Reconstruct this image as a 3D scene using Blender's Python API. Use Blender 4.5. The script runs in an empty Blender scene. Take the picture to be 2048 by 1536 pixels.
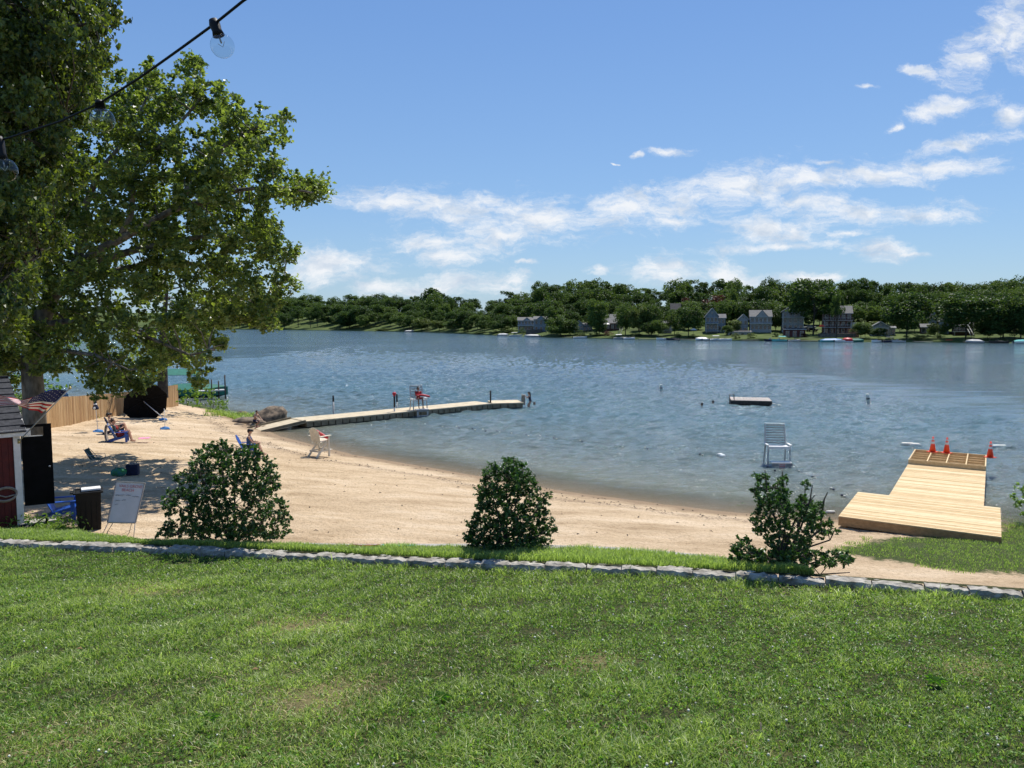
import bpy, math, random
import numpy as np
from mathutils import Vector, Matrix

# ------------------------------------------------------------------ camera, world, sun, exposure
S = bpy.context.scene
COL = S.collection
CAM_H, F = 6.6, 1500.0
PITCH = math.atan(123.0 / F)
cd = bpy.data.cameras.new("camera")
cd.sensor_width = 36.0
cd.lens = F / 2048 * 36.0
cd.clip_start = 0.05
cd.clip_end = 6000
cam = bpy.data.objects.new("camera", cd)
COL.objects.link(cam)
cam.location = (0, 0, CAM_H)
cam.rotation_euler = (math.pi / 2 - PITCH, 0, 0)
S.camera = cam

SUN_EL = math.radians(60)
SUN_AZ = math.radians(26)          # to the right of straight ahead (+Y)
sd = bpy.data.lights.new("sun", 'SUN')
sd.energy = 5.0
sd.angle = math.radians(0.5)
sd.color = (1.0, 0.95, 0.87)
sun = bpy.data.objects.new("sun", sd)
COL.objects.link(sun)
sdir = Vector((math.sin(SUN_AZ) * math.cos(SUN_EL), math.cos(SUN_AZ) * math.cos(SUN_EL), math.sin(SUN_EL)))
sun.rotation_euler = sdir.to_track_quat('Z', 'Y').to_euler()
sun.location = (10, 20, 60)

S.view_settings.view_transform = 'Standard'
S.view_settings.look = 'None'
S.view_settings.gamma = 1
S.view_settings.use_curve_mapping = False
S.view_settings.exposure = 0.28

def rayd(px, py):
    x = (px - 1024) / F
    y = -(py - 768) / F
    c, s = math.cos(PITCH), math.sin(PITCH)
    return Vector((x, c + y * s, -s + y * c))
def P(px, py, z):
    d = rayd(px, py)
    t = (z - CAM_H) / d.z
    return Vector((d.x * t, d.y * t, z))
def AT(px, py, Y):
    d = rayd(px, py)
    t = Y / d.y
    return Vector((d.x * t, Y, CAM_H + d.z * t))

W = bpy.data.worlds.new("World")
S.world = W
W.use_nodes = True
def build_world():
    nt = W.node_tree
    N, L = nt.nodes, nt.links
    N.clear()
    out = N.new('ShaderNodeOutputWorld')
    sky = N.new('ShaderNodeTexSky')
    sky.sky_type = 'NISHITA'
    sky.sun_disc = False
    sky.sun_elevation = SUN_EL
    sky.sun_rotation = SUN_AZ
    sky.altitude = 100
    sky.air_density = 1.15
    sky.dust_density = 0.35
    sky.ozone_density = 2.6
    bg = N.new('ShaderNodeBackground')
    bg.inputs[1].default_value = 0.078
    tint = N.new('ShaderNodeMix'); tint.data_type = 'RGBA'; tint.blend_type = 'MULTIPLY'
    tint.inputs[0].default_value = 1.0
    tint.inputs[7].default_value = (0.80, 0.94, 1.14, 1)
    L.new(sky.outputs[0], tint.inputs[6])
    L.new(tint.outputs[2], bg.inputs[0])
    tc = N.new('ShaderNodeTexCoord')
    sx = N.new('ShaderNodeSeparateXYZ'); L.new(tc.outputs['Generated'], sx.inputs[0])
    def M(op, a, b=None, c=None):
        n = N.new('ShaderNodeMath'); n.operation = op
        for i, v in enumerate((a, b, c)):
            if v is None: continue
            if isinstance(v, (int, float)): n.inputs[i].default_value = v
            else: L.new(v, n.inputs[i])
        return n.outputs[0]
    ym = M('MAXIMUM', sx.outputs[1], 0.05)
    u = M('DIVIDE', sx.outputs[0], ym)
    v = M('DIVIDE', sx.outputs[2], ym)
    cb = N.new('ShaderNodeCombineXYZ')
    L.new(u, cb.inputs[0]); L.new(v, cb.inputs[1])
    # domain warp
    nz = N.new('ShaderNodeTexNoise'); nz.inputs['Scale'].default_value = 9; nz.inputs['Detail'].default_value = 6
    nz.inputs['Roughness'].default_value = 0.62
    L.new(cb.outputs[0], nz.inputs['Vector'])
    sub = N.new('ShaderNodeVectorMath'); sub.operation = 'SUBTRACT'; L.new(nz.outputs['Color'], sub.inputs[0]); sub.inputs[1].default_value = (.5, .5, .5)
    sc = N.new('ShaderNodeVectorMath'); sc.operation = 'MULTIPLY'; L.new(sub.outputs[0], sc.inputs[0]); sc.inputs[1].default_value = (.105, .042, 0)
    ad = N.new('ShaderNodeVectorMath'); ad.operation = 'ADD'; L.new(cb.outputs[0], ad.inputs[0]); L.new(sc.outputs[0], ad.inputs[1])
    blobs = [(770,408,90,20,4),(900,418,150,34,4),(1060,440,170,42,-2),(870,490,100,20,2),(985,478,110,26,-4),(915,517,60,16,0),
             (1230,418,140,36,-10),(1390,402,110,32,-14),(1470,375,125,38,-8),(1600,360,150,26,-5),(1770,342,170,24,-3),(1900,332,110,20,-4),
             (1325,440,60,18,-5),(1545,465,105,30,-2),(1560,497,160,9,-2),(1590,470,55,30,0),(1720,430,190,22,-3),(1870,430,85,13,4),(1600,410,80,24,-5),
             (1690,470,55,8,-3),(1765,502,70,19,2),(1820,512,40,6,0),
             (670,522,120,27,3),(640,540,120,30,3),(760,572,60,18,0),(890,572,110,24,-3),(1020,558,42,22,0),(985,568,70,20,0),
             (1212,537,30,9,-4),(1305,538,66,28,0),(1345,552,75,22,0),(1440,540,58,26,4),(1480,556,60,16,0),(1620,552,90,9,0),
             (1990,62,85,42,-38),(1940,122,62,34,-30),(2030,80,60,44,-30),(1850,148,40,9,25),(1905,213,95,15,-13),(1925,283,105,17,-10),(2035,228,40,22,-12),
(1340,298,42,8,4),(1270,307,14,5,-5),(1215,327,6,2,0),(1725,168,22,4,-5),(1780,250,22,6,-14),(1660,325,40,5,-5),(1460,560,60,18,0),(1055,523,25,4,0)]
    m = None
    for (cx, cy, rx, ry, rot) in blobs:
        d = rayd(cx, cy)
        mp = N.new('ShaderNodeMapping'); mp.vector_type = 'TEXTURE'
        mp.inputs['Location'].default_value = (d.x / d.y, d.z / d.y, 0)
        mp.inputs['Rotation'].default_value = (0, 0, -math.radians(rot))
        mp.inputs['Scale'].default_value = (rx / F * 1.15, ry / F * 1.2, 1)
        L.new(ad.outputs[0], mp.inputs['Vector'])
        ln = N.new('ShaderNodeVectorMath'); ln.operation = 'LENGTH'; L.new(mp.outputs[0], ln.inputs[0])
        o = M('SUBTRACT', 1.0, ln.outputs['Value'])
        m = o if m is None else M('SMOOTH_MAX', m, o, 0.12)
    # detail noises, stretched sideways
    mp2 = N.new('ShaderNodeMapping'); mp2.inputs['Scale'].default_value = (17, 42, 1); L.new(ad.outputs[0], mp2.inputs['Vector'])
    n2 = N.new('ShaderNodeTexNoise'); n2.inputs['Scale'].default_value = 1; n2.inputs['Detail'].default_value = 11; n2.inputs['Roughness'].default_value = 0.72
    L.new(mp2.outputs[0], n2.inputs['Vector'])
    mm = M('MAXIMUM', m, -0.9)
    f = M('ADD', M('MULTIPLY', mm, 1.0), M('MULTIPLY', M('SUBTRACT', n2.outputs[0], 0.50), 3.6))
    mr = N.new('ShaderNodeMapRange'); mr.interpolation_type = 'SMOOTHSTEP'
    mr.inputs[1].default_value = -0.20; mr.inputs[2].default_value = 1.20
    L.new(f, mr.inputs[0])
    ok = M('GREATER_THAN', sx.outputs[1], 0.06)
    up = M('GREATER_THAN', sx.outputs[2], 0.0)
    fac = M('MULTIPLY', M('MULTIPLY', M('MULTIPLY', mr.outputs[0], 0.93), ok), up)
    # self shading of the clouds: thick lower parts go blue grey
    mp3 = N.new('ShaderNodeMapping'); mp3.inputs['Scale'].default_value = (20, 34, 1); mp3.inputs['Location'].default_value = (0, -.35, 0); L.new(ad.outputs[0], mp3.inputs['Vector'])
    n3 = N.new('ShaderNodeTexNoise'); n3.inputs['Scale'].default_value = 1; n3.inputs['Detail'].default_value = 6
    L.new(mp3.outputs[0], n3.inputs['Vector'])
    cr = N.new('ShaderNodeValToRGB')
    cr.color_ramp.elements[0].position = 0.30; cr.color_ramp.elements[0].color = (0.56, 0.66, 0.80, 1)
    cr.color_ramp.elements[1].position = 0.52; cr.color_ramp.elements[1].color = (0.95, 0.97, 1.0, 1)
    L.new(n3.outputs[0], cr.inputs[0])
    bc = N.new('ShaderNodeBackground'); bc.inputs[1].default_value = 0.80
    L.new(cr.outputs[0], bc.inputs[0])
    gr = N.new('ShaderNodeValToRGB'); L.new(sx.outputs[2], gr.inputs[0])
    gr.color_ramp.elements[0].position = 0.0; gr.color_ramp.elements[0].color = (.33, .50, .68, 1)
    gr.color_ramp.elements[1].position = 0.75; gr.color_ramp.elements[1].color = (.09, .20, .50, 1)
    q_ = gr.color_ramp.elements.new(.36); q_.color = (.155, .315, .645, 1)
    q_ = gr.color_ramp.elements.new(.14); q_.color = (.24, .42, .69, 1)
    b2 = N.new('ShaderNodeBackground'); L.new(gr.outputs[0], b2.inputs[0]); b2.inputs[1].default_value = 1.0
    ms = N.new('ShaderNodeMixShader'); ms.inputs[0].default_value = .55; L.new(bg.outputs[0], ms.inputs[1]); L.new(b2.outputs[0], ms.inputs[2])
    mx = N.new('ShaderNodeMixShader')
    L.new(fac, mx.inputs[0]); L.new(ms.outputs[0], mx.inputs[1]); L.new(bc.outputs[0], mx.inputs[2])
    L.new(mx.outputs[0], out.inputs[0])
build_world()

# ------------------------------------------------------------------ helpers
R = random.Random(7)
NR = np.random.default_rng(11)

def link(o, parent=None):
    COL.objects.link(o)
    if parent is not None: o.parent = parent
    return o
def tag(o, label=None, cat=None, group=None, kind=None):
    if label: o['label'] = label
    if cat: o['category'] = cat
    if group: o['group'] = group
    if kind: o['kind'] = kind
    return o
def thing(name, label, cat, loc=(0, 0, 0), rz=0, group=None):
    o = bpy.data.objects.new(name, None)
    o.empty_display_size = 0.2
    o.location = loc; o.rotation_euler = (0, 0, rz)
    link(o)
    return tag(o, label, cat, group)
def copy_tree(o, parent=None):
    c = o.copy(); COL.objects.link(c); c.parent = parent
    for ch in list(o.children): copy_tree(ch, c)
    return c

def pm(name, c1, c2=None, scale=8, rough=0.7, bump=0.0, bscale=None, detail=5, spec=0.4, stretch=None, metallic=0, lo=.35, hi=.65, coord='Object'):
    m = bpy.data.materials.new(name); m.use_nodes = True
    nt = m.node_tree; N, L = nt.nodes, nt.links
    b = N['Principled BSDF']
    b.inputs['Roughness'].default_value = rough
    b.inputs['Specular IOR Level'].default_value = spec
    b.inputs['Metallic'].default_value = metallic
    tc = N.new('ShaderNodeTexCoord'); vec = tc.outputs[coord]
    if stretch:
        mp = N.new('ShaderNodeMapping'); mp.inputs['Scale'].default_value = stretch
        L.new(vec, mp.inputs['Vector']); vec = mp.outputs[0]
    c2 = c2 or tuple(x * 0.8 for x in c1)
    nz = N.new('ShaderNodeTexNoise'); nz.inputs['Scale'].default_value = scale; nz.inputs['Detail'].default_value = detail
    L.new(vec, nz.inputs['Vector'])
    cr = N.new('ShaderNodeValToRGB')
    cr.color_ramp.elements[0].position = lo; cr.color_ramp.elements[0].color = (*c2, 1)
    cr.color_ramp.elements[1].position = hi; cr.color_ramp.elements[1].color = (*c1, 1)
    L.new(nz.outputs[0], cr.inputs[0]); L.new(cr.outputs[0], b.inputs['Base Color'])
    if bump:
        nb = N.new('ShaderNodeTexNoise'); nb.inputs['Scale'].default_value = bscale or scale * 3; nb.inputs['Detail'].default_value = 6
        L.new(vec, nb.inputs['Vector'])
        bp = N.new('ShaderNodeBump'); bp.inputs['Strength'].default_value = bump; bp.inputs['Distance'].default_value = 0.02
        L.new(nb.outputs[0], bp.inputs['Height']); L.new(bp.outputs[0], b.inputs['Normal'])
    return m

def leafmat(name, dark, light, trans=0.35, rnd=0.25, gloss=0.35, tcol=None, attr=True):
    """leaf / blade: reflects and lets light through; colour varies from leaf to leaf and plant to plant"""
    m = bpy.data.materials.new(name); m.use_nodes = True
    nt = m.node_tree; N, L = nt.nodes, nt.links
    b = N['Principled BSDF']
    b.inputs['Roughness'].default_value = 0.45
    b.inputs['Specular IOR Level'].default_value = gloss
    at = N.new('ShaderNodeAttribute'); at.attribute_name = 'shade'
    cr = N.new('ShaderNodeValToRGB')
    cr.color_ramp.elements[0].color = (*dark, 1); cr.color_ramp.elements[1].color = (*light, 1)
    oi = N.new('ShaderNodeObjectInfo')
    ma = N.new('ShaderNodeMath'); ma.operation = 'MULTIPLY_ADD'
    L.new(oi.outputs['Random'], ma.inputs[0]); ma.inputs[1].default_value = rnd * 2
    mb = N.new('ShaderNodeMath'); mb.operation = 'SUBTRACT'; L.new(at.outputs['Fac'], mb.inputs[0]); mb.inputs[1].default_value = rnd
    L.new(mb.outputs[0], ma.inputs[2])
    L.new(ma.outputs[0], cr.inputs[0])
    L.new(cr.outputs[0], b.inputs['Base Color'])
    tr = N.new('ShaderNodeBsdfTranslucent')
    mc = N.new('ShaderNodeMix'); mc.data_type = 'RGBA'; mc.blend_type = 'MULTIPLY'; mc.inputs[0].default_value = 1
    L.new(cr.outputs[0], mc.inputs[6]); mc.inputs[7].default_value = (*(tcol or (1.9, 1.7, 0.7)), 1)
    L.new(mc.outputs[2], tr.inputs[0])
    mx = N.new('ShaderNodeMixShader'); mx.inputs[0].default_value = trans
    L.new(b.outputs[0], mx.inputs[1]); L.new(tr.outputs[0], mx.inputs[2])
    L.new(mx.outputs[0], N['Material Output'].inputs[0])
    return m

class MB:
    def __init__(s): s.v = []; s.f = []; s.mi = []; s.cm = 0; s.sm = []
    def mat(s, i): s.cm = i; return s
    def add(s, vs, fs, smooth=False):
        o = len(s.v); s.v += [tuple(p) for p in vs]
        for q in fs: s.f.append(tuple(i + o for i in q)); s.mi.append(s.cm); s.sm.append(smooth)
        return s
    def box(s, c, d, rz=0, M=None, taper=1.0):
        x, y, z = d[0] / 2, d[1] / 2, d[2] / 2
        vs = [(-x, -y, -z), (x, -y, -z), (x, y, -z), (-x, y, -z), (-x * taper, -y * taper, z), (x * taper, -y * taper, z), (x * taper, y * taper, z), (-x * taper, y * taper, z)]
        m = (M or Matrix.Rotation(rz, 4, 'Z'))
        vs = [m @ Vector(p) + Vector(c) for p in vs]
        return s.add(vs, [(0, 3, 2, 1), (4, 5, 6, 7), (0, 1, 5, 4), (1, 2, 6, 5), (2, 3, 7, 6), (3, 0, 4, 7)])
    def bar(s, a, b, w, h, up=(0, 0, 1)):
        """rectangular bar from a to b"""
        a, b = Vector(a), Vector(b); d = b - a; L = d.length; d.normalize()
        up = Vector(up)
        if abs(d.dot(up)) > .98: up = Vector((0, 1, 0))
        x = d.cross(up).normalized(); z = x.cross(d)
        vs = []
        for e in (a, b):
            for (i, j) in ((-1, -1), (1, -1), (1, 1), (-1, 1)): vs.append(e + x * (w / 2 * i) + z * (h / 2 * j))
        return s.add(vs, [(0, 1, 2, 3), (7, 6, 5, 4), (0, 4, 5, 1), (1, 5, 6, 2), (2, 6, 7, 3), (3, 7, 4, 0)])
    def tube(s, pts, r, n=8, caps=True):
        pts = [Vector(p) for p in pts]
        if not isinstance(r, (list, tuple)): r = [r] * len(pts)
        o = len(s.v); ref = None
        for i, p in enumerate(pts):
            d = (pts[min(i + 1, len(pts) - 1)] - pts[max(i - 1, 0)])
            if d.length < 1e-9: d = Vector((0, 0, 1))
            d.normalize()
            if ref is None: ref = Vector((1, 0, 0)) if abs(d.x) < .8 else Vector((0, 1, 0))
            x = (ref - d * ref.dot(d)).normalized(); ref = x; y = d.cross(x)
            for k in range(n):
                a = 2 * math.pi * k / n
                s.v.append(tuple(p + x * (math.cos(a) * r[i]) + y * (math.sin(a) * r[i])))
        for i in range(len(pts) - 1):
            for k in range(n):
                a, b = o + i * n + k, o + i * n + (k + 1) % n
                s.f.append((a, b, b + n, a + n)); s.mi.append(s.cm); s.sm.append(True)
        if caps:
            s.f.append(tuple(o + k for k in range(n))[::-1]); s.mi.append(s.cm); s.sm.append(False)
            e = o + (len(pts) - 1) * n
            s.f.append(tuple(e + k for k in range(n))); s.mi.append(s.cm); s.sm.append(False)
        return s
    def ell(s, c, r, nu=12, nv=8, M=None, jit=0, rng=None):
        c = Vector(c); o = len(s.v)
        if not isinstance(r, (list, tuple)): r = (r, r, r)
        vs = [Vector((0, 0, -r[2]))]
        for j in range(1, nv):
            t = -math.pi / 2 + math.pi * j / nv
            for i in range(nu):
                a = 2 * math.pi * i / nu
                vs.append(Vector((r[0] * math.cos(t) * math.cos(a), r[1] * math.cos(t) * math.sin(a), r[2] * math.sin(t))))
        vs.append(Vector((0, 0, r[2])))
        if jit: vs = [p * (1 + (rng or R).uniform(-jit, jit)) for p in vs]
        if M is not None: vs = [M @ p for p in vs]
        fs = []
        for i in range(nu):
            fs.append((0, 1 + (i + 1) % nu, 1 + i))
            fs.append((len(vs) - 1, 1 + (nv - 2) * nu + i, 1 + (nv - 2) * nu + (i + 1) % nu))
        for j in range(nv - 2):
            for i in range(nu):
                a = 1 + j * nu + i; b = 1 + j * nu + (i + 1) % nu
                fs.append((a, b, b + nu, a + nu))
        return s.add([p + c for p in vs], fs, True)
    def prism(s, poly, z0, z1, M=None):
        n = len(poly)
        vs = [Vector((p[0], p[1], z0)) for p in poly] + [Vector((p[0], p[1], z1)) for p in poly]
        if M is not None: vs = [M @ p for p in vs]
        return s.add(vs, [tuple(range(n))[::-1], tuple(range(n, 2 * n))] + [(i, (i + 1) % n, n + (i + 1) % n, n + i) for i in range(n)])
    def build(s, name, mats, parent=None, loc=None, shade=None, bevel=0):
        me = bpy.data.meshes.new(name)
        me.from_pydata(s.v, [], s.f)
        if not isinstance(mats, (list, tuple)): mats = [mats]
        for m in mats: me.materials.append(m)
        me.polygons.foreach_set('material_index', [min(i, len(mats) - 1) for i in s.mi])
        me.polygons.foreach_set('use_smooth', s.sm)
        me.update()
        o = bpy.data.objects.new(name, me)
        if loc is not None: o.location = loc
        link(o, parent)
        if bevel:
            b = o.modifiers.new('bevel', 'BEVEL'); b.width = bevel; b.segments = 2; b.limit_method = 'ANGLE'
        return o

def np_mesh(name, V, Q, mat, parent=None, smooth=False, shade=None):
    """V (n,3) floats; Q (m,k) ints, one face size k"""
    me = bpy.data.meshes.new(name)
    V = np.ascontiguousarray(V, dtype=np.float32); Q = np.ascontiguousarray(Q, dtype=np.int32)
    me.vertices.add(len(V)); me.vertices.foreach_set('co', V.ravel())
    k = Q.shape[1]
    me.loops.add(Q.size); me.loops.foreach_set('vertex_index', Q.ravel())
    me.polygons.add(len(Q)); me.polygons.foreach_set('loop_start', np.arange(0, Q.size, k, dtype=np.int32))
    me.polygons.foreach_set('use_smooth', np.full(len(Q), smooth))
    me.update(calc_edges=True)
    if mat is not None: me.materials.append(mat)
    if shade is not None:
        a = me.attributes.new('shade', 'FLOAT', 'POINT'); a.data.foreach_set('value', np.ascontiguousarray(shade, dtype=np.float32))
    o = bpy.data.objects.new(name, me)
    link(o, parent)
    return o

def unit(a): return a / np.maximum(np.linalg.norm(a, axis=-1, keepdims=True), 1e-9)

def leaf_arrays(Pt, size, rng, up=0.5, droop=0.0, ratio=0.62, fold=0.25, jit=.35):
    """kite leaves folded on the midrib: 4 verts, 2 triangles each"""
    n = len(Pt)
    nm = rng.normal(size=(n, 3)); nm[:, 2] = np.abs(nm[:, 2]) * (1 + up); nm = unit(nm)
    t = rng.normal(size=(n, 3)); t[:, 2] -= droop; t = unit(t - nm * np.sum(t * nm, 1, keepdims=True))
    b = np.cross(nm, t)
    s = (size * (1 + rng.uniform(-jit, jit, n)))[:, None]
    base = Pt - t * s * .5
    tip = Pt + t * s * .5 - nm * s * .12
    l = Pt - t * s * .05 + b * s * ratio * .5 + nm * s * fold * .5
    r = Pt - t * s * .05 - b * s * ratio * .5 + nm * s * fold * .5
    V = np.stack([base, r, tip, l], 1).reshape(-1, 3)
    i = np.arange(n)[:, None] * 4
    Q = np.concatenate([i + np.array([0, 1, 2]), i + np.array([0, 2, 3])], 0)
    sh = np.repeat(rng.uniform(0, 1, n), 4)
    return V, Q, sh

def blob_points(c, r, n, rng, per=9, squash=0.8):
    """leaf positions along short twigs that fan out from inside a clump"""
    k = max(2, n // per)
    d = unit(rng.normal(size=(k, 3))); d[:, 2] = d[:, 2] * squash + .12
    L = rng.uniform(.55, 1.12, k)
    ti = np.repeat(np.arange(k), per)
    u = rng.uniform(.25, 1.0, len(ti)) ** .7
    p = d[ti] * (L[ti] * u)[:, None] * r
    p += rng.normal(size=p.shape) * r * .09
    return p + np.array(c)

def pip(poly, x, y):
    c = False; n = len(poly); j = n - 1
    for i in range(n):
        xi, yi = poly[i]; xj, yj = poly[j]
        if (yi > y) != (yj > y) and x < (xj - xi) * (y - yi) / (yj - yi) + xi: c = not c
        j = i
    return c

def interp(pts, x):
    xs = [p[0] for p in pts]; ys = [p[1] for p in pts]
    return np.interp(x, xs, ys)

# ------------------------------------------------------------------ materials
def sandmat():
    m = bpy.data.materials.new('sand'); m.use_nodes = True
    nt = m.node_tree; N, L = nt.nodes, nt.links
    b = N['Principled BSDF']; b.inputs['Roughness'].default_value = .9; b.inputs['Specular IOR Level'].default_value = .15
    tc = N.new('ShaderNodeTexCoord')
    def noise(sc, det=6, ro=.6, vec=None):
        n = N.new('ShaderNodeTexNoise'); n.inputs['Scale'].default_value = sc; n.inputs['Detail'].default_value = det; n.inputs['Roughness'].default_value = ro
        L.new(vec or tc.outputs['Object'], n.inputs['Vector']); return n.outputs[0]
    def ramp(f, stops):
        r = N.new('ShaderNodeValToRGB'); L.new(f, r.inputs[0])
        r.color_ramp.elements[0].position = stops[0][0]; r.color_ramp.elements[0].color = (*stops[0][1], 1)
        r.color_ramp.elements[1].position = stops[-1][0]; r.color_ramp.elements[1].color = (*stops[-1][1], 1)
        for p, c in stops[1:-1]:
            e = r.color_ramp.elements.new(p); e.color = (*c, 1)
        return r.outputs[0]
    def mix(f, a, c, mode='MIX'):
        x = N.new('ShaderNodeMix'); x.data_type = 'RGBA'; x.blend_type = mode
        if isinstance(f, (int, float)): x.inputs[0].default_value = f
        else: L.new(f, x.inputs[0])
        for k, q in ((6, a), (7, c)):
            if isinstance(q, tuple): x.inputs[k].default_value = (*q, 1)
            else: L.new(q, x.inputs[k])
        return x.outputs[2]
    mp = N.new('ShaderNodeMapping'); mp.inputs['Scale'].default_value = (.35, 1.1, 1); mp.inputs['Rotation'].default_value = (0, 0, .45); L.new(tc.outputs['Object'], mp.inputs['Vector'])
    big = ramp(noise(.9, 7, .62, mp.outputs[0]), [(.32, (.44, .32, .195)), (.5, (.60, .455, .295)), (.68, (.71, .565, .395))])
    speck = ramp(noise(11, 6, .8), [(.36, (.36, .29, .23)), (.50, (1, 1, 1))])
    sandc = mix(.52, big, speck, 'MULTIPLY')
    deb = ramp(noise(2.6, 9, .8), [(.60, (1, 1, 1)), (.70, (.42, .33, .24))])
    sandc = mix(.6, sandc, deb, 'MULTIPLY')
    # wet band next to the water, ragged
    aw = N.new('ShaderNodeAttribute'); aw.attribute_name = 'wet'
    wn = N.new('ShaderNodeMath'); wn.operation = 'MULTIPLY_ADD'; L.new(noise(.8, 5), wn.inputs[0]); wn.inputs[1].default_value = .9; wn.inputs[2].default_value = -.45
    wa = N.new('ShaderNodeMath'); wa.operation = 'ADD'; L.new(aw.outputs['Fac'], wa.inputs[0]); L.new(wn.outputs[0], wa.inputs[1])
    wr = N.new('ShaderNodeMapRange'); wr.inputs[1].default_value = .35; wr.inputs[2].default_value = .75; L.new(wa.outputs[0], wr.inputs[0])
    sandc = mix(wr.outputs[0], sandc, (.30, .215, .135))
    # pebbly drift line
    ad = N.new('ShaderNodeAttribute'); ad.attribute_name = 'drift'
    dn = ramp(noise(9, 6, .8), [(.47, (0, 0, 0)), (.56, (1, 1, 1))])
    dm = N.new('ShaderNodeMath'); dm.operation = 'MULTIPLY'; L.new(ad.outputs['Fac'], dm.inputs[0]); L.new(dn, dm.inputs[1])
    sandc = mix(dm.outputs[0], sandc, (.17, .12, .085))
    # turf
    ag = N.new('ShaderNodeAttribute'); ag.attribute_name = 'turf'
    gn = N.new('ShaderNodeMath'); gn.operation = 'MULTIPLY_ADD'; L.new(noise(1.7, 8, .72), gn.inputs[0]); gn.inputs[1].default_value = 1.2; gn.inputs[2].default_value = -.60
    ga = N.new('ShaderNodeMath'); ga.operation = 'ADD'; L.new(ag.outputs['Fac'], ga.inputs[0]); L.new(gn.outputs[0], ga.inputs[1])
    gr = N.new('ShaderNodeMapRange'); gr.inputs[1].default_value = .4; gr.inputs[2].default_value = .6; L.new(ga.outputs[0], gr.inputs[0])
    turf = ramp(noise(16, 8, .8), [(.35, (.025, .035, .012)), (.5, (.055, .08, .02)), (.68, (.15, .14, .06))])
    col = mix(gr.outputs[0], sandc, turf)
    L.new(col, b.inputs['Base Color'])
    bp = N.new('ShaderNodeBump'); bp.inputs['Strength'].default_value = 1.0; bp.inputs['Distance'].default_value = .12
    hh = N.new('ShaderNodeMath'); hh.operation = 'ADD'
    L.new(noise(4.5, 6, .6), hh.inputs[0])
    h2 = N.new('ShaderNodeMath'); h2.operation = 'MULTIPLY'; h2.inputs[1].default_value = .5; L.new(noise(20, 4, .7), h2.inputs[0]); L.new(h2.outputs[0], hh.inputs[1])
    L.new(hh.outputs[0], bp.inputs['Height']); L.new(bp.outputs[0], b.inputs['Normal'])
    return m

def watermat():
    m = bpy.data.materials.new('lake_water'); m.use_nodes = True
    nt = m.node_tree; N, L = nt.nodes, nt.links
    b = N['Principled BSDF']
    b.inputs['Roughness'].default_value = .09
    b.inputs['IOR'].default_value = 1.33
    b.inputs['Specular IOR Level'].default_value = .5
    at = N.new('ShaderNodeAttribute'); at.attribute_name = 'depth'
    tc = N.new('ShaderNodeTexCoord')
    cr = N.new('ShaderNodeValToRGB')      # silty shallow water turns to clear dark blue-green further out
    e = cr.color_ramp.elements
    e[0].position = 0; e[0].color = (.19, .19, .13, 1)
    e[1].position = 1; e[1].color = (.065, .115, .140, 1)
    q = e.new(.22); q.color = (.100, .135, .128, 1)
    q = e.new(.55); q.color = (.075, .14, .16, 1)
    mr = N.new('ShaderNodeMapRange'); mr.inputs[1].default_value = 0; mr.inputs[2].default_value = 3.2; L.new(at.outputs['Fac'], mr.inputs[0])
    L.new(mr.outputs[0], cr.inputs[0]); L.new(cr.outputs[0], b.inputs['Base Color'])
    al = N.new('ShaderNodeMapRange'); al.inputs[1].default_value = 0.0; al.inputs[2].default_value = .32; al.inputs[3].default_value = .30; al.inputs[4].default_value = 1.0
    L.new(at.outputs['Fac'], al.inputs[0]); L.new(al.outputs[0], b.inputs['Alpha'])
    def noise(sc, det, ro, stretch, rot):
        mp = N.new('ShaderNodeMapping'); mp.inputs['Scale'].default_value = stretch; mp.inputs['Rotation'].default_value = (0, 0, rot); L.new(tc.outputs['Object'], mp.inputs['Vector'])
        n = N.new('ShaderNodeTexNoise'); n.inputs['Scale'].default_value = sc; n.inputs['Detail'].default_value = det; n.inputs['Roughness'].default_value = ro
        n.inputs['Distortion'].default_value = .5
        L.new(mp.outputs[0], n.inputs['Vector']); return n.outputs[0]
    def bump(h, dist, prev=None, strength=1.0):
        bp = N.new('ShaderNodeBump'); bp.inputs['Strength'].default_value = strength; bp.inputs['Distance'].default_value = dist
        L.new(h, bp.inputs['Height'])
        if prev: L.new(prev, bp.inputs['Normal'])
        return bp.outputs[0]
    n1 = bump(noise(.16, 4, .6, (.5, 1.4, 1), .25), .5)
    n2 = bump(noise(1.6, 5, .65, (.6, 1.3, 1), -.15), .24, n1)
    n3 = bump(noise(6.0, 4, .65, (.8, 1.2, 1), .1), .085, n2)
    L.new(n3, b.inputs['Normal'])
    # gust patches: rougher and smoother areas
    rr = N.new('ShaderNodeMapRange'); rr.inputs[1].default_value = .35; rr.inputs[2].default_value = .65; rr.inputs[3].default_value = .04; rr.inputs[4].default_value = .11
    L.new(noise(.035, 4, .6, (.4, 1.3, 1), .05), rr.inputs[0]); L.new(rr.outputs[0], b.inputs['Roughness'])
    return m

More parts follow.
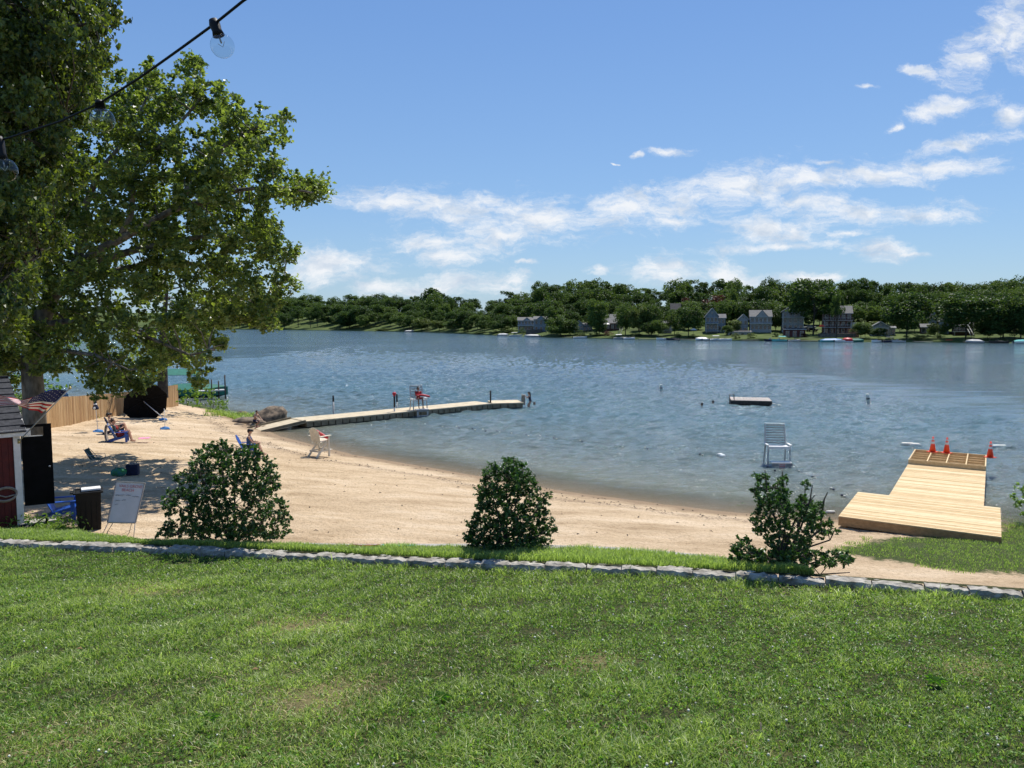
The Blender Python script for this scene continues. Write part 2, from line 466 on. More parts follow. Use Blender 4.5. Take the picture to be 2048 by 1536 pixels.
def turfmat(name, a, bcol, c, scale=2.5):
    m = bpy.data.materials.new(name); m.use_nodes = True
    nt = m.node_tree; N, L = nt.nodes, nt.links
    b = N['Principled BSDF']; b.inputs['Roughness'].default_value = .95; b.inputs['Specular IOR Level'].default_value = .1
    tc = N.new('ShaderNodeTexCoord')
    n = N.new('ShaderNodeTexNoise'); n.inputs['Scale'].default_value = scale; n.inputs['Detail'].default_value = 9; n.inputs['Roughness'].default_value = .7
    L.new(tc.outputs['Object'], n.inputs['Vector'])
    r = N.new('ShaderNodeValToRGB'); L.new(n.outputs[0], r.inputs[0])
    r.color_ramp.elements[0].position = .32; r.color_ramp.elements[0].color = (*a, 1)
    r.color_ramp.elements[1].position = .70; r.color_ramp.elements[1].color = (*c, 1)
    e = r.color_ramp.elements.new(.5); e.color = (*bcol, 1)
    ad = N.new('ShaderNodeAttribute'); ad.attribute_name = 'dry'
    mx = N.new('ShaderNodeMix'); mx.data_type = 'RGBA'; L.new(ad.outputs['Fac'], mx.inputs[0]); L.new(r.outputs[0], mx.inputs[6]); mx.inputs[7].default_value = (.26, .21, .10, 1)
    L.new(mx.outputs[2], b.inputs['Base Color'])
    return m

M_sand = sandmat()
M_water = watermat()
M_soil = turfmat('lawn_soil', (.016, .020, .008), (.035, .042, .016), (.12, .10, .045), 30)
M_hill = turfmat('hill_grass', (.035, .045, .018), (.075, .105, .03), (.12, .15, .045), .10)
M_blade = leafmat('grass_blade', (.058, .130, .018), (.50, .56, .20), trans=.50, rnd=0, gloss=.5, tcol=(1.25, 1.5, .7))
M_clover = leafmat('clover_leaf', (.08, .17, .02), (.22, .36, .07), trans=.48, rnd=0, tcol=(1.4, 1.7, .6))
M_syc = leafmat('sycamore_leaf', (.032, .066, .014), (.25, .315, .085), trans=.46, rnd=0.0, gloss=.7, tcol=(1.6, 1.65, .6))
M_near = leafmat('linden_leaf', (.012, .034, .008), (.15, .20, .035), trans=.38, rnd=0.0, gloss=.6, tcol=(1.7, 1.7, .5))
M_holly = leafmat('holly_leaf', (.008, .026, .008), (.085, .175, .036), trans=.26, rnd=0.0, gloss=.7, tcol=(1.6, 2.0, .5))
M_fd = leafmat('far_leaf_dark', (.028, .060, .020), (.062, .112, .034), trans=.32, rnd=.32, gloss=.1)
M_fm = leafmat('far_leaf_mid', (.042, .082, .026), (.095, .155, .045), trans=.32, rnd=.32, gloss=.1)
M_fl = leafmat('far_leaf_light', (.05, .085, .025), (.14, .19, .055), trans=.22, rnd=.15, gloss=.1)
M_fr = leafmat('far_leaf_red', (.045, .022, .018), (.12, .05, .035), trans=.2, rnd=.15, gloss=.1, tcol=(1.8, .9, .8))
M_weed = leafmat('weed_leaf', (.06, .13, .02), (.22, .34, .07), trans=.4, rnd=0, tcol=(1.5, 1.6, .6))
M_bark = pm('bark', (.22, .20, .165), (.085, .075, .06), 6, .9, .8, 14, stretch=(1, 1, .35))
M_barkd = pm('bark_dark', (.075, .062, .05), (.03, .026, .02), 8, .9, .6, 20)
M_stone = pm('edging_stone', (.46, .43, .37), (.15, .135, .11), 11, .95, 1.0, 26, lo=.3, hi=.68)
M_conc = pm('concrete', (.40, .38, .35), (.28, .265, .24), 6, .9, .5, 40)
M_rock = pm('boulder_rock', (.24, .18, .12), (.06, .048, .036), 3.2, .9, 1.0, 7, lo=.38, hi=.62)
M_white = pm('white_paint', (.78, .77, .74), (.66, .65, .62), 7, .5, .1)
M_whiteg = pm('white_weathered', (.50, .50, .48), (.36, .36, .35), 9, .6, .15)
M_cream = pm('cream_plastic', (.74, .68, .55), (.62, .56, .44), 5, .55, .1)
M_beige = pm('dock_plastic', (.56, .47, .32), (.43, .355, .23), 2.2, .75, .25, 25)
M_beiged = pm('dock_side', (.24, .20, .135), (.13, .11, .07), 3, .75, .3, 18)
M_black = pm('black_plastic', (.007, .007, .008), (.005, .005, .006), 6, .55, .1, spec=.25)
M_blackp = pm('black_paint', (.008, .0075, .008), (.005, .005, .005), 6, .9, spec=.1)
M_red = pm('red_paint', (.11, .012, .011), (.07, .008, .008), 5, .7, .2)
M_grey = pm('grey_metal', (.38, .39, .40), (.28, .29, .30), 10, .4, metallic=.6)
M_blue = pm('blue_plastic', (.012, .085, .42), (.010, .065, .33), 5, .4, .08)
M_navy = pm('navy_fabric', (.012, .018, .055), (.008, .012, .035), 12, .8, .2)
M_bluet = pm('blue_base', (.05, .20, .45), (.03, .13, .33), 5, .5)
M_cane = pm('fence_wood', (.56, .355, .17), (.40, .24, .105), 3.0, .8, .3, 20, stretch=(6, 6, .5))
M_cane2 = pm('fence_wood_pale', (.62, .42, .22), (.48, .31, .15), 3.0, .8, .3, 20, stretch=(6, 6, .5))
M_cane3 = pm('fence_wood_dark', (.44, .26, .12), (.32, .18, .08), 3.0, .8, .3, 20, stretch=(6, 6, .5))
M_shing = pm('roof_shingle', (.050, .052, .060), (.022, .024, .029), 9, .9, .5, 25)
M_shingl = pm('shingle_light', (.20, .20, .205), (.12, .12, .125), 9, .9, .5, 25)
M_orange = pm('cone_orange', (.82, .075, .025), (.70, .055, .018), 5, .45)
M_reflect = pm('reflective_band', (.85, .80, .74), (.72, .66, .60), 20, .35)
M_redcloth = pm('red_cloth', (.30, .012, .014), (.20, .010, .010), 9, .8, .2)
M_redpl = pm('red_foam', (.55, .02, .035), (.42, .015, .025), 9, .5)
M_skin = pm('skin', (.52, .30, .20), (.44, .24, .16), 9, .5)
M_skind = pm('skin_tanned', (.30, .155, .095), (.24, .12, .075), 9, .5)
M_hair = pm('hair_dark', (.020, .013, .010), (.010, .007, .006), 20, .6, .4)
M_hairb = pm('hair_brown', (.060, .032, .020), (.03, .017, .012), 20, .6, .4)
M_pink = pm('pink_towel', (.80, .36, .50), (.62, .16, .32), 14, .9, .4)
M_teal = pm('teal_fabric', (.03, .16, .17), (.04, .22, .06), 7, .8, .3)
M_dteal = pm('dark_teal_webbing', (.012, .05, .045), (.010, .035, .035), 7, .8)
M_green = pm('green_canvas', (.02, .17, .12), (.015, .12, .085), 4, .7)
M_turq = pm('turquoise_canvas', (.12, .50, .47), (.09, .40, .38), 4, .7)
M_tan = pm('tan_towel', (.34, .30, .26), (.22, .20, .18), 10, .9, .4)
M_buoy = pm('buoy_white', (.66, .64, .56), (.50, .48, .42), 8, .5)
M_glassd = pm('window_glass', (.025, .032, .040), (.012, .016, .020), 2, .08, spec=.8)
M_star = pm('flag_white', (.82, .82, .80), (.76, .76, .74), 10, .7)
M_flagr = pm('flag_red', (.50, .012, .025), (.42, .010, .02), 10, .7)
M_flagb = pm('flag_blue', (.015, .022, .12), (.012, .018, .09), 10, .7)
M_slat = pm('shade_grey_slat', (.27, .26, .25), (.19, .185, .18), 9, .7)  # shade on the white stand's slats, put into the colour as darker grey
M_board = pm('whiteboard', (.52, .55, .56), (.44, .47, .48), 3, .22, spec=.6)
M_ink = pm('red_marker', (.50, .08, .09), (.42, .06, .07), 10, .5)
M_inkd = pm('dark_marker', (.10, .14, .18), (.08, .11, .14), 10, .5)

def deckmat():
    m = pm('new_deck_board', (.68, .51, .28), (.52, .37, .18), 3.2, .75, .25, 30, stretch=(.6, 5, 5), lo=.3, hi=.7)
    return m
M_deck = deckmat()
M_deck2 = pm('new_deck_board_pale', (.74, .59, .35), (.60, .46, .25), 3.6, .75, .25, 30, stretch=(.6, 5, 5))
M_deck3 = pm('new_deck_board_warm', (.60, .43, .21), (.44, .30, .14), 2.8, .75, .25, 30, stretch=(.6, 5, 5))
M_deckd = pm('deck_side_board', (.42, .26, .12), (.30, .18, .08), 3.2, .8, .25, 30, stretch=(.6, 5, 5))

# ------------------------------------------------------------------ near terrain
SHORE = [(-160, 80), (-70, 74), (-38, 66), (-25, 60), (-20.2, 53.5), (-16.4, 47.2), (-14.8, 45.3), (-13.3, 43.0), (-8.0, 37.2), (-2.8, 33.0), (2.2, 28.9), (7.2, 25.9), (10.8, 24.7), (16.5, 24.0), (40, 23), (90, 26), (160, 30)]
def shore_dist(x, y):
    """signed distance to the shoreline, positive inland (numpy)"""
    x = np.asarray(x, float); y = np.asarray(y, float)
    best = np.full(x.shape, 1e9); 
    for (x0, y0), (x1, y1) in zip(SHORE[:-1], SHORE[1:]):
        dx, dy = x1 - x0, y1 - y0; L2 = dx * dx + dy * dy
        t = np.clip(((x - x0) * dx + (y - y0) * dy) / L2, 0, 1)
        d = np.hypot(x - x0 - t * dx, y - y0 - t * dy)
        best = np.minimum(best, d)
    ys = interp(SHORE, x)
    return np.where(y < ys, best, -best)
_SN = {}
def smooth_noise(x, y, seed, octs=((1, 1),)):
    key = (seed, octs)
    if key not in _SN:
        r = np.random.default_rng(seed); _SN[key] = [(a, r.normal(size=2) * f, r.uniform(0, 6.28)) for f, a in octs for _ in range(6)]
    out = 0
    for a, k, ph in _SN[key]: out = out + a * np.sin(x * k[0] + y * k[1] + ph) / 2.4
    return out
def beach_z(x, y):
    s = shore_dist(x, y)
    land = 2.0 * (1 - np.exp(-np.maximum(s, 0) * .13 / 2.0))
    land = land + .05 * np.clip(s / 8, 0, 1) * smooth_noise(x, y, 9, ((.35, 1),)) + .018 * np.clip(s / 3, 0, 1) * smooth_noise(x, y, 5, ((1.4, 1), (3.2, .8)))
    sea = -3.5 * (1 - np.exp(np.minimum(s, 0) * .10 / 3.5))
    return np.where(s > 0, land, sea)
def G(px, py):
    d = rayd(px, py); t = 5.0
    prev = t
    while t < 400:
        p = Vector((0, 0, CAM_H)) + d * t
        if p.z < float(beach_z(p.x, p.y)):
            lo, hi = prev, t
            for _ in range(30):
                m = (lo + hi) / 2; p = Vector((0, 0, CAM_H)) + d * m
                if p.z < float(beach_z(p.x, p.y)): hi = m
                else: lo = m
            return Vector((0, 0, CAM_H)) + d * lo
        prev = t; t += .25
    return Vector((0, 0, CAM_H)) + d * 50

LAWN0, LSL = 5.0, 0.12
def lawn_z(x, y, off=0.0): return LAWN0 + off - LSL * y
def lawn_g(x, y): return lawn_z(x, y) + .014 * smooth_noise(x, y, 3, ((1.2, 1), (3, .5))) * np.clip((wallY(x) - y) / .8, 0, 1)
def lawn_pt(px, py, off=0.0):
    d = rayd(px, py)
    t = (LAWN0 + off - CAM_H) / (d.z + LSL * d.y)
    return Vector((d.x * t, d.y * t, CAM_H + d.z * t))
WALL = [lawn_pt(a, b) for a, b in ((-500, 1072), (-200, 1088), (0, 1097), (256, 1106), (512, 1119), (768, 1131), (1024, 1143), (1280, 1153), (1536, 1168), (1792, 1186), (2048, 1205), (2300, 1226), (2700, 1262))]
EDGE = [lawn_pt(a, b, .08) for a, b in ((-500, 1035), (-200, 1050), (0, 1060), (150, 1066), (300, 1083), (512, 1092), (700, 1097), (1024, 1096), (1250, 1104), (1440, 1122), (1550, 1140), (1700, 1166), (1800, 1179), (2048, 1198), (2300, 1219), (2700, 1254))]
wx = [p.x for p in WALL]; wy = [p.y for p in WALL]; ex = [p.x for p in EDGE]; ey = [max(p.y, float(np.interp(p.x, [q.x for q in WALL], [q.y for q in WALL])) + .22) for p in EDGE]
def wallY(x): return np.interp(x, wx, wy)
def edgeY(x): return np.interp(x, ex, ey)

def grid_mesh(name, X, Y, Z, mat, attrs=None, smooth=True):
    ny, nx = X.shape
    V = np.stack([X, Y, Z], -1).reshape(-1, 3)
    i = np.arange(ny - 1)[:, None] * nx + np.arange(nx - 1)[None]
    Q = np.stack([i, i + 1, i + nx + 1, i + nx], -1).reshape(-1, 4)
    o = np_mesh(name, V, Q, mat, smooth=smooth)
    for k, a in (attrs or {}).items():
        t = o.data.attributes.new(k, 'FLOAT', 'POINT'); t.data.foreach_set('value', np.ascontiguousarray(a.ravel(), dtype=np.float32))
    return o

# lawn up to the wall, then the planted strip on the far side of it
t = np.linspace(0, 1, 60)[:, None]
xs = np.linspace(-13, 12, 160)[None]
X = np.repeat(xs, 60, 0); Y = -4 + (wallY(X) + .12 + 4) * t
Z = lawn_g(X, Y)
DRYS = [(lawn_pt(650, 1400), .30, .34), (lawn_pt(1185, 1325), .22, .22), (lawn_pt(70, 1500), .3, .25), (lawn_pt(590, 1255), .35, .25), (lawn_pt(1500, 1500), .14, .14), (lawn_pt(1950, 1330), .25, .2), (lawn_pt(300, 1180), .5, .3)]
tag(grid_mesh('lawn', X, Y, Z, M_soil, {'dry': .5 * sum(np.exp(-(((X - q.x) / a) ** 2 + ((Y - q.y) / b) ** 2)) for q, a, b in DRYS)}), kind='structure')
t = np.linspace(0, 1, 8)[:, None]; X = np.repeat(xs, 8, 0)
Y = wallY(X) + .10 + (edgeY(X) - wallY(X) - .10) * t
tag(grid_mesh('grass_bank', X, Y, lawn_z(X, Y, .08) + 0 * t, M_soil), kind='structure')

def bank_mesh():
    mb = MB(); xs = np.linspace(-13, 12, 120)
    prev = None; vs = []; fs = []
    for i, x in enumerate(xs):
        y = float(edgeY(x)); zt = float(lawn_z(x, y, .08)) + .003 - (.12 if x < -2.6 or x > 2.4 else 0)
        zb = float(beach_z(x, y + .5)) - .4
        vs += [(x, y - .04, zt - .5), (x, y - .04, zt), (x, y + .16, zt), (x, y + .22, zb)]
    n = len(xs)
    for i in range(n - 1):
        for k in range(3): a = i * 4 + k; fs.append((a, a + 4, a + 5, a + 1))
    mb.add(vs, fs)
    o = mb.build('retaining_wall', M_conc)
    tag(o, 'grey concrete retaining wall holding up the grass strip above the sand', 'retaining wall')
bank_mesh()

# beach and lake bed
ysb = np.concatenate([np.arange(6.5, 62, .22), np.arange(62, 100, 1.5)])
xsb = np.concatenate([np.arange(-90, -26, 1.6), np.arange(-26, 26, .22), np.arange(26, 90, 1.6)])
X, Y = np.meshgrid(xsb, ysb)
sd_ = shore_dist(X, Y)
Z = beach_z(X, Y)
near = np.clip(sd_ / 3.0, 0, 1)
foot = np.clip(NR.normal(size=X.shape) - .9, 0, 2)
Z = Z + near * (.010 * NR.normal(size=X.shape) - .030 * foot)
wet = np.clip(1 - sd_ / 2.2, 0, 1)
drift = np.exp(-((sd_ - 2.6 - .35 * smooth_noise(X, Y, 2, ((.5, 1),))) / .35) ** 2) * .9
turf_right_poly = [(1660, 1100), (1760, 1082), (1850, 1068), (1940, 1062), (2003, 1066), (2060, 990), (2400, 990), (2400, 1170), (2048, 1150), (1900, 1140), (1760, 1120)]
TR = [tuple(G(a, b).xy) for a, b in turf_right_poly]
def poly_soft(poly, X, Y, w):
    inside = np.zeros(X.shape, bool); best = np.full(X.shape, 1e9); n = len(poly)
    for i in range(n):
        x0, y0 = poly[i]; x1, y1 = poly[(i + 1) % n]
        c = ((y0 > Y) != (y1 > Y)) & (X < (x1 - x0) * (Y - y0) / ((y1 - y0) if y1 != y0 else 1e-9) + x0)
        inside ^= c
        dx, dy = x1 - x0, y1 - y0; t = np.clip(((X - x0) * dx + (Y - y0) * dy) / (dx * dx + dy * dy + 1e-9), 0, 1)
        best = np.minimum(best, np.hypot(X - x0 - t * dx, Y - y0 - t * dy))
    return np.clip(.5 + np.where(inside, best, -best) / w, 0, 1)
SHEDG = [tuple(G(a, b).xy) for a, b in ((-500, 1010), (0, 1042), (60, 1046), (130, 1052), (180, 1078), (215, 1100))] + [(-11, 9), (-30, 9)]
FENCE_PX = [(62, 868), (100, 856), (190, 838), (270, 824), (357, 812)]
FENCE = [G(a, b) for a, b in FENCE_PX]
BEHIND = [tuple((p.x - 1.2, p.y + 2.2)) for p in FENCE] + [(-17.6, 52.5), (-19.5, 62), (-90, 90), (-90, 38), (-26, 36)]
def turf_mask(X, Y):
    return np.maximum(np.maximum(poly_soft(TR, X, Y, 1.6), poly_soft(SHEDG, X, Y, 1.0)), np.maximum(poly_soft(BEHIND, X, Y, .6), poly_soft([(-90, 30), (-29, 30), (-27, 38), (-27, 60), (-90, 90)], X, Y, 2)))
tf = turf_mask(X, Y)
tag(grid_mesh('beach', X, Y, Z, M_sand, {'wet': wet, 'drift': drift, 'turf': tf}), kind='structure')

# lake: real wave relief where single waves can be seen, finer ripples in the material
ysl = [22.5]
while ysl[-1] < 2000: ysl.append(ysl[-1] + (.15 if ysl[-1] < 60 else .15 * (ysl[-1] / 60) ** 2.2))
ysl = np.array(ysl)
xsl = np.concatenate([-48 * 1.09 ** np.arange(45, 0, -1), np.arange(-48, 34, .24), 34 * 1.09 ** np.arange(0, 50)])
X, Y = np.meshgrid(xsl, ysl)
dep = -shore_dist(X, Y)
dep = np.where(dep > 0, 3.5 * (1 - np.exp(-dep * .10 / 3.5)), 0)
dep = dep + np.clip((Y - 45) / 60, 0, 1) * .6
wr_ = np.random.default_rng(19); H = 0 * X
for k in range(54):
    lam = .40 * (1.7 / .40) ** wr_.uniform(0, 1); a_ = math.radians(-100 + wr_.normal(0, 34)); kk = 2 * math.pi / lam
    fade = 1 / (1 + (Y * .0056 / lam) ** 4)
    warp = .5 * np.sin(X * .31 + Y * .17 + k) + .4 * np.sin(X * .13 - Y * .23 + 2 * k)
    H += .0066 * lam ** .9 * fade * np.sin(kk * (X * math.cos(a_) + Y * math.sin(a_)) + warp * 1.4 + wr_.uniform(0, 6.28))
H = H + .35 * np.abs(H)
H *= np.exp(-np.maximum(X - 32, 0) / 7) * np.exp(-np.maximum(-46 - X, 0) / 7) * np.clip(dep / .8, .12, 1) * (1 + .2 * smooth_noise(X, Y, 23, ((.05, 1),)))
tag(grid_mesh('lake', X, Y, H, M_water, {'depth': np.maximum(dep, 0)}), kind='structure')

# ------------------------------------------------------------------ far shore
FSH = [(-700, 654.5), (-200, 656), (200, 657.5), (480, 658.6), (700, 661.2), (860, 664.5), (1000, 671), (1100, 675), (1300, 679), (1600, 683), (2048, 686), (2500, 687.5), (3200, 689)]
def farD(px): return CAM_H * F / (interp(FSH, px) - 645.0)
HSL = [(-700, .12), (400, .12), (700, .13), (900, .08), (1000, .07), (1100, .10), (1500, .10), (1800, .075), (3200, .08)]
def hillz(px, s):
    sl = interp(HSL, px)
    s = np.asarray(s, float)
    return .35 + np.clip(s, 0, 18) * .075 + sl * np.clip(s - 18, 0, 140) + sl * interp([(1400, .10), (1700, .55)], px) * np.clip(s - 158, 0, 400)
def far_xy(px, s):
    D = farD(px) + s
    return D * (px - 1024) / F, D
pxs = np.arange(-700, 3200, 14.0)
ss = np.concatenate([[-3, -.1, 0, .3, 2, 5], np.arange(9, 60, 5), np.arange(60, 600, 18)])
PXG, SG = np.meshgrid(pxs, ss)
D = farD(PXG) + SG
Z = hillz(PXG, SG) + .25 * smooth_noise(PXG * .03, SG * .1, 4, ((1, 1),))
Z = np.where(SG < 0, -1.5, np.where(SG < .2, -.2, Z))
tag(grid_mesh('far_hillside', D * (PXG - 1024) / F, D, Z, M_hill), kind='structure')

# ------------------------------------------------------------------ near vegetation
def outline_blobs(poly, Y0, depth, step, rng, rj=(.85, 1.25), core=None):
    """fill an outline (target-pixel coordinates at distance Y0) with clumps spread through a real depth"""
    xs = [p[0] for p in poly]; ys = [p[1] for p in poly]
    out = []; cx = sum(xs) / len(xs); hw = (max(xs) - min(xs)) / 2
    x = min(xs); 
    while x < max(xs):
        y = min(ys)
        while y < max(ys):
            qx = x + rng.uniform(-.5, .5) * step; qy = y + rng.uniform(-.5, .5) * step
            if pip(poly, qx, qy):
                k = math.sqrt(max(0.06, 1 - ((qx - cx) / hw) ** 2))
                d = rng.uniform(-1, 1); d = math.copysign(abs(d) ** .7, d) * depth * k
                c = AT(qx, qy, Y0)
                sc = (Y0 + d)
                v = (c - Vector((0, 0, CAM_H)))
                c2 = Vector((v.x * sc / Y0 if abs(d) < 0 else c.x, Y0 + d, 0))
                pz = AT(qx, qy, sc)
                out.append((pz, step / F * sc * rng.uniform(*rj)))
            y += step
        x += step
    return out

def branch_to(mb, limbs, c, r0, rng, sag=.12, maxl=3.2):
    """a branch from the nearest point of the limbs to the clump c"""
    best = None
    for pts in limbs:
        for i, p in enumerate(pts):
            d = (p - c).length + max(0, p.z - c.z) * .3
            if best is None or d < best[0]: best = (d, p)
    a = best[1]; L = (c - a).length
    if L < .15 or L > maxl: return
    m = a.lerp(c, .5) + Vector((rng.uniform(-.1, .1), rng.uniform(-.1, .1), rng.uniform(-sag, .15))) * L
    q1 = a.lerp(m, .5) + Vector((rng.uniform(-.04, .04), 0, rng.uniform(-.04, .04))) * L
    q2 = m.lerp(c, .5) + Vector((0, rng.uniform(-.04, .04), rng.uniform(-.04, .04))) * L
    mb.tube([a, q1, m, q2, c], [r0, r0 * .85, r0 * .65, r0 * .45, r0 * .2], 5, caps=False)

def dens(pts, sub=4):
    out = []
    for a, b in zip(pts[:-1], pts[1:]):
        for k in range(sub): out.append(a.lerp(b, k / sub))
    out.append(pts[-1]); return out

def rel(pts, o): return [p - o for p in pts]

# ---- sycamore
def sycamore():
    rng = random.Random(3); nr = np.random.default_rng(3)
    base = AT(68, 900, 30.0); base = Vector((base.x, 30.0, float(beach_z(base.x, 30.0)) - .1))
    root = thing('sycamore_tree', 'large spreading sycamore leaning out over the beach, thick pale trunk beside the shed', 'tree', base)
    px = lambda a, b, Y: AT(a, b, Y)
    trunk = [base, px(68, 800, 30), px(62, 720, 30), px(78, 650, 30), px(105, 590, 29.8), px(150, 545, 29.6)]
    lim = [
        [px(150, 545, 29.6), px(185, 505, 29.2), px(235, 482, 28.8), px(290, 450, 28.4), px(345, 420, 28), px(415, 402, 27.8), px(480, 380, 27.6), px(550, 372, 27.5), px(620, 385, 27.4)],
        [px(150, 545, 29.6), px(200, 520, 30), px(270, 500, 30.5), px(350, 482, 31), px(420, 470, 31.3), px(500, 480, 31.5), px(575, 508, 31.5)],
        [px(105, 590, 29.8), px(165, 560, 30.8), px(240, 540, 31.5), px(330, 520, 32), px(400, 530, 32.4), px(470, 570, 32.6), px(520, 620, 32.8)],
        [px(150, 545, 29.6), px(165, 480, 29.5), px(172, 410, 29.3), px(200, 340, 29.2), px(260, 270, 29), px(300, 180, 29)],
        [px(235, 482, 28.8), px(262, 430, 28.4), px(270, 350, 28.2), px(330, 280, 28), px(400, 200, 27.8), px(400, 140, 27.8)],
        [px(345, 420, 28), px(400, 350, 27.5), px(450, 290, 27.3), px(520, 250, 27.2), px(565, 240, 27.1)],
        [px(78, 650, 30), px(150, 640, 29), px(230, 650, 28), px(310, 680, 27.2), px(380, 710, 26.8), px(430, 700, 26.6)],
        [px(62, 720, 30), px(120, 700, 28.5), px(190, 710, 27), px(260, 740, 26.2)],
        [px(78, 650, 30), px(30, 600, 29), px(-40, 560, 28), px(-140, 520, 27)],
        [px(105, 590, 29.8), px(80, 500, 31), px(60, 400, 32), px(40, 250, 32)],
    ]
    mb = MB()
    mb.tube(rel(trunk, base), [.50, .40, .37, .34, .29, .25], 12)
    for k, l in enumerate(lim):
        n = len(l); r0 = .19 if k < 4 else .13
        mb.tube(rel(l, base), [r0 * (1 - .82 * i / (n - 1)) for i in range(n)], 7, caps=False)
    limbs = [dens(l) for l in lim]
    outline = [(285, 165), (300, 130), (345, 165), (378, 122), (398, 118), (410, 160), (440, 165), (470, 205), (480, 225), (515, 215), (525, 235), (545, 260), (555, 232), (580, 232),
               (572, 262), (560, 300), (550, 320), (568, 345), (575, 325), (598, 362), (640, 372), (648, 390), (620, 398), (590, 390), (555, 405), (540, 430), (545, 460), (555, 492), (598, 500), (596, 520),
               (568, 530), (585, 570), (560, 585), (560, 620), (535, 655), (500, 650), (480, 640), (465, 625), (455, 660), (450, 700), (415, 730), (425, 765), (395, 765),
               (385, 730), (350, 740), (320, 770), (290, 775), (265, 785), (225, 780), (195, 790), (165, 760), (120, 745), (80, 770), (20, 770), (-120, 700), (-200, 560), (-150, 350), (-60, 220), (60, 100), (160, 90), (230, 140)]
    bl = outline_blobs(outline, 29.5, 4.2, 26, rng, (.75, 1.2))
    bl += outline_blobs(outline, 29.0, 3.0, 40, rng, (.8, 1.2))
    # ragged tips that stand off the outline
    for (a, b) in ((300, 128), (380, 124), (398, 122), (345, 150), (436, 168), (575, 236), (560, 240), (578, 335), (596, 365), (628, 383), (642, 388), (590, 508), (575, 505), (540, 640), (510, 650), (447, 690), (405, 770), (288, 778), (200, 792), (470, 200), (520, 216), (583, 575), (575, 520), (560, 545), (570, 560), (555, 580), (545, 600), (548, 620), (530, 630), (520, 645), (500, 640), (560, 500), (550, 470), (545, 450), (440, 640), (450, 670), (430, 720), (415, 745), (380, 745), (330, 755), (500, 600), (515, 560)):
        bl.append((AT(a, b, 28.6 + rng.uniform(-1, 1)), rng.uniform(.26, .38)))
    V = []; Q = []; Sh = []; off = 0
    for (c, r) in bl:
        if rng.random() < .20: continue
        if rng.random() < .8: branch_to(mb, [rel(l, base) for l in limbs], c - base, rng.uniform(.018, .038), rng, .12, 1.7)
        n = int(175 * (r / .55) ** 2 * rng.uniform(.4, 1.2)) + 10
        pt = blob_points(tuple(c - base), r, n, nr, 9)
        v, q, s = leaf_arrays(pt, .160, nr, up=.6, droop=.35, ratio=.8)
        V.append(v); Q.append(q + off); Sh.append(np.clip(s * .75 + rng.uniform(0, .25), 0, 1)); off += len(v)
    np_mesh('crown', np.concatenate(V), np.concatenate(Q), M_syc, root, shade=np.concatenate(Sh))
    mb.build('trunk', M_bark, root)
sycamore()

# ---- nearer, denser tree on the left edge
def lindentree():
    rng = random.Random(5); nr = np.random.default_rng(5)
    Y0 = 15.5
    base = AT(-330, 0, Y0 + .5); base = Vector((base.x, Y0 + .5, float(beach_z(base.x, Y0)) - .1))
    root = thing('linden_tree', 'dense dark tree hanging in from the upper left, nearest tree to the lawn', 'tree', base)
    px = lambda a, b, Y=Y0: AT(a, b, Y)
    trunk = [base, px(-325, 800), px(-300, 560), px(-260, 380), px(-220, 200), px(-180, 0), px(-150, -200)]
    lim = [[px(-260, 380), px(-160, 330), px(-60, 300), px(40, 270), px(130, 230)],
           [px(-300, 560), px(-200, 520), px(-100, 490), px(0, 480), px(80, 500)],
           [px(-220, 200), px(-100, 130), px(20, 90), px(120, 60), px(210, 40)],
           [px(-180, 0), px(-60, -60), px(60, -120), px(150, -120)]]
    mb = MB()
    mb.tube(rel(trunk, base), [.34, .28, .25, .22, .19, .15, .08], 10)
    for l in lim: mb.tube(rel(l, base), [.10 * (1 - .8 * i / (len(l) - 1)) for i in range(len(l))], 6, caps=False)
    limbs = [rel(dens(l), base) for l in lim + [trunk[1:]]]
    outline = [(170, -260), (215, -100), (235, 0), (240, 50), (222, 70), (238, 95), (215, 125), (190, 165), (185, 200), (160, 230), (175, 270), (150, 310), (165, 350), (130, 390), (110, 430), (120, 480), (85, 530), (60, 570), (75, 610),
               (30, 650), (0, 690), (-120, 720), (-300, 700), (-420, 600), (-480, 300), (-400, 0), (-250, -260)]
    bl = outline_blobs(outline, Y0, 2.0, 34, rng, (.8, 1.2))
    bl += outline_blobs([(p[0] * .93 - 12, p[1]) for p in outline], Y0 + .6, 1.2, 44, rng, (.9, 1.3))
    for (a, b) in ((238, 50), (232, 10), (236, 95), (222, 130), (195, 175), (183, 260), (170, 330), (208, 60), (150, 400), (222, -10)):
        bl.append((AT(a, b, Y0 - .3 + rng.uniform(-.3, .3)), .13))
    V = []; Q = []; Sh = []; off = 0
    for (c, r) in bl:
        if rng.random() < .6: branch_to(mb, limbs, c - base, rng.uniform(.010, .020), rng)
        n = int(175 * (r / .36) ** 2 * rng.uniform(.6, 1.2)) + 8
        pt = blob_points(tuple(c - base), r, n, nr, 8, .9)
        v, q, s = leaf_arrays(pt, .105, nr, up=.0, droop=1.5, ratio=.72)
        V.append(v); Q.append(q + off); Sh.append(np.clip(s * .8 + rng.uniform(-.05, .22), 0, 1)); off += len(v)
    np_mesh('crown', np.concatenate(V), np.concatenate(Q), M_near, root, shade=np.concatenate(Sh))
    mb.build('trunk', M_barkd, root)
lindentree()

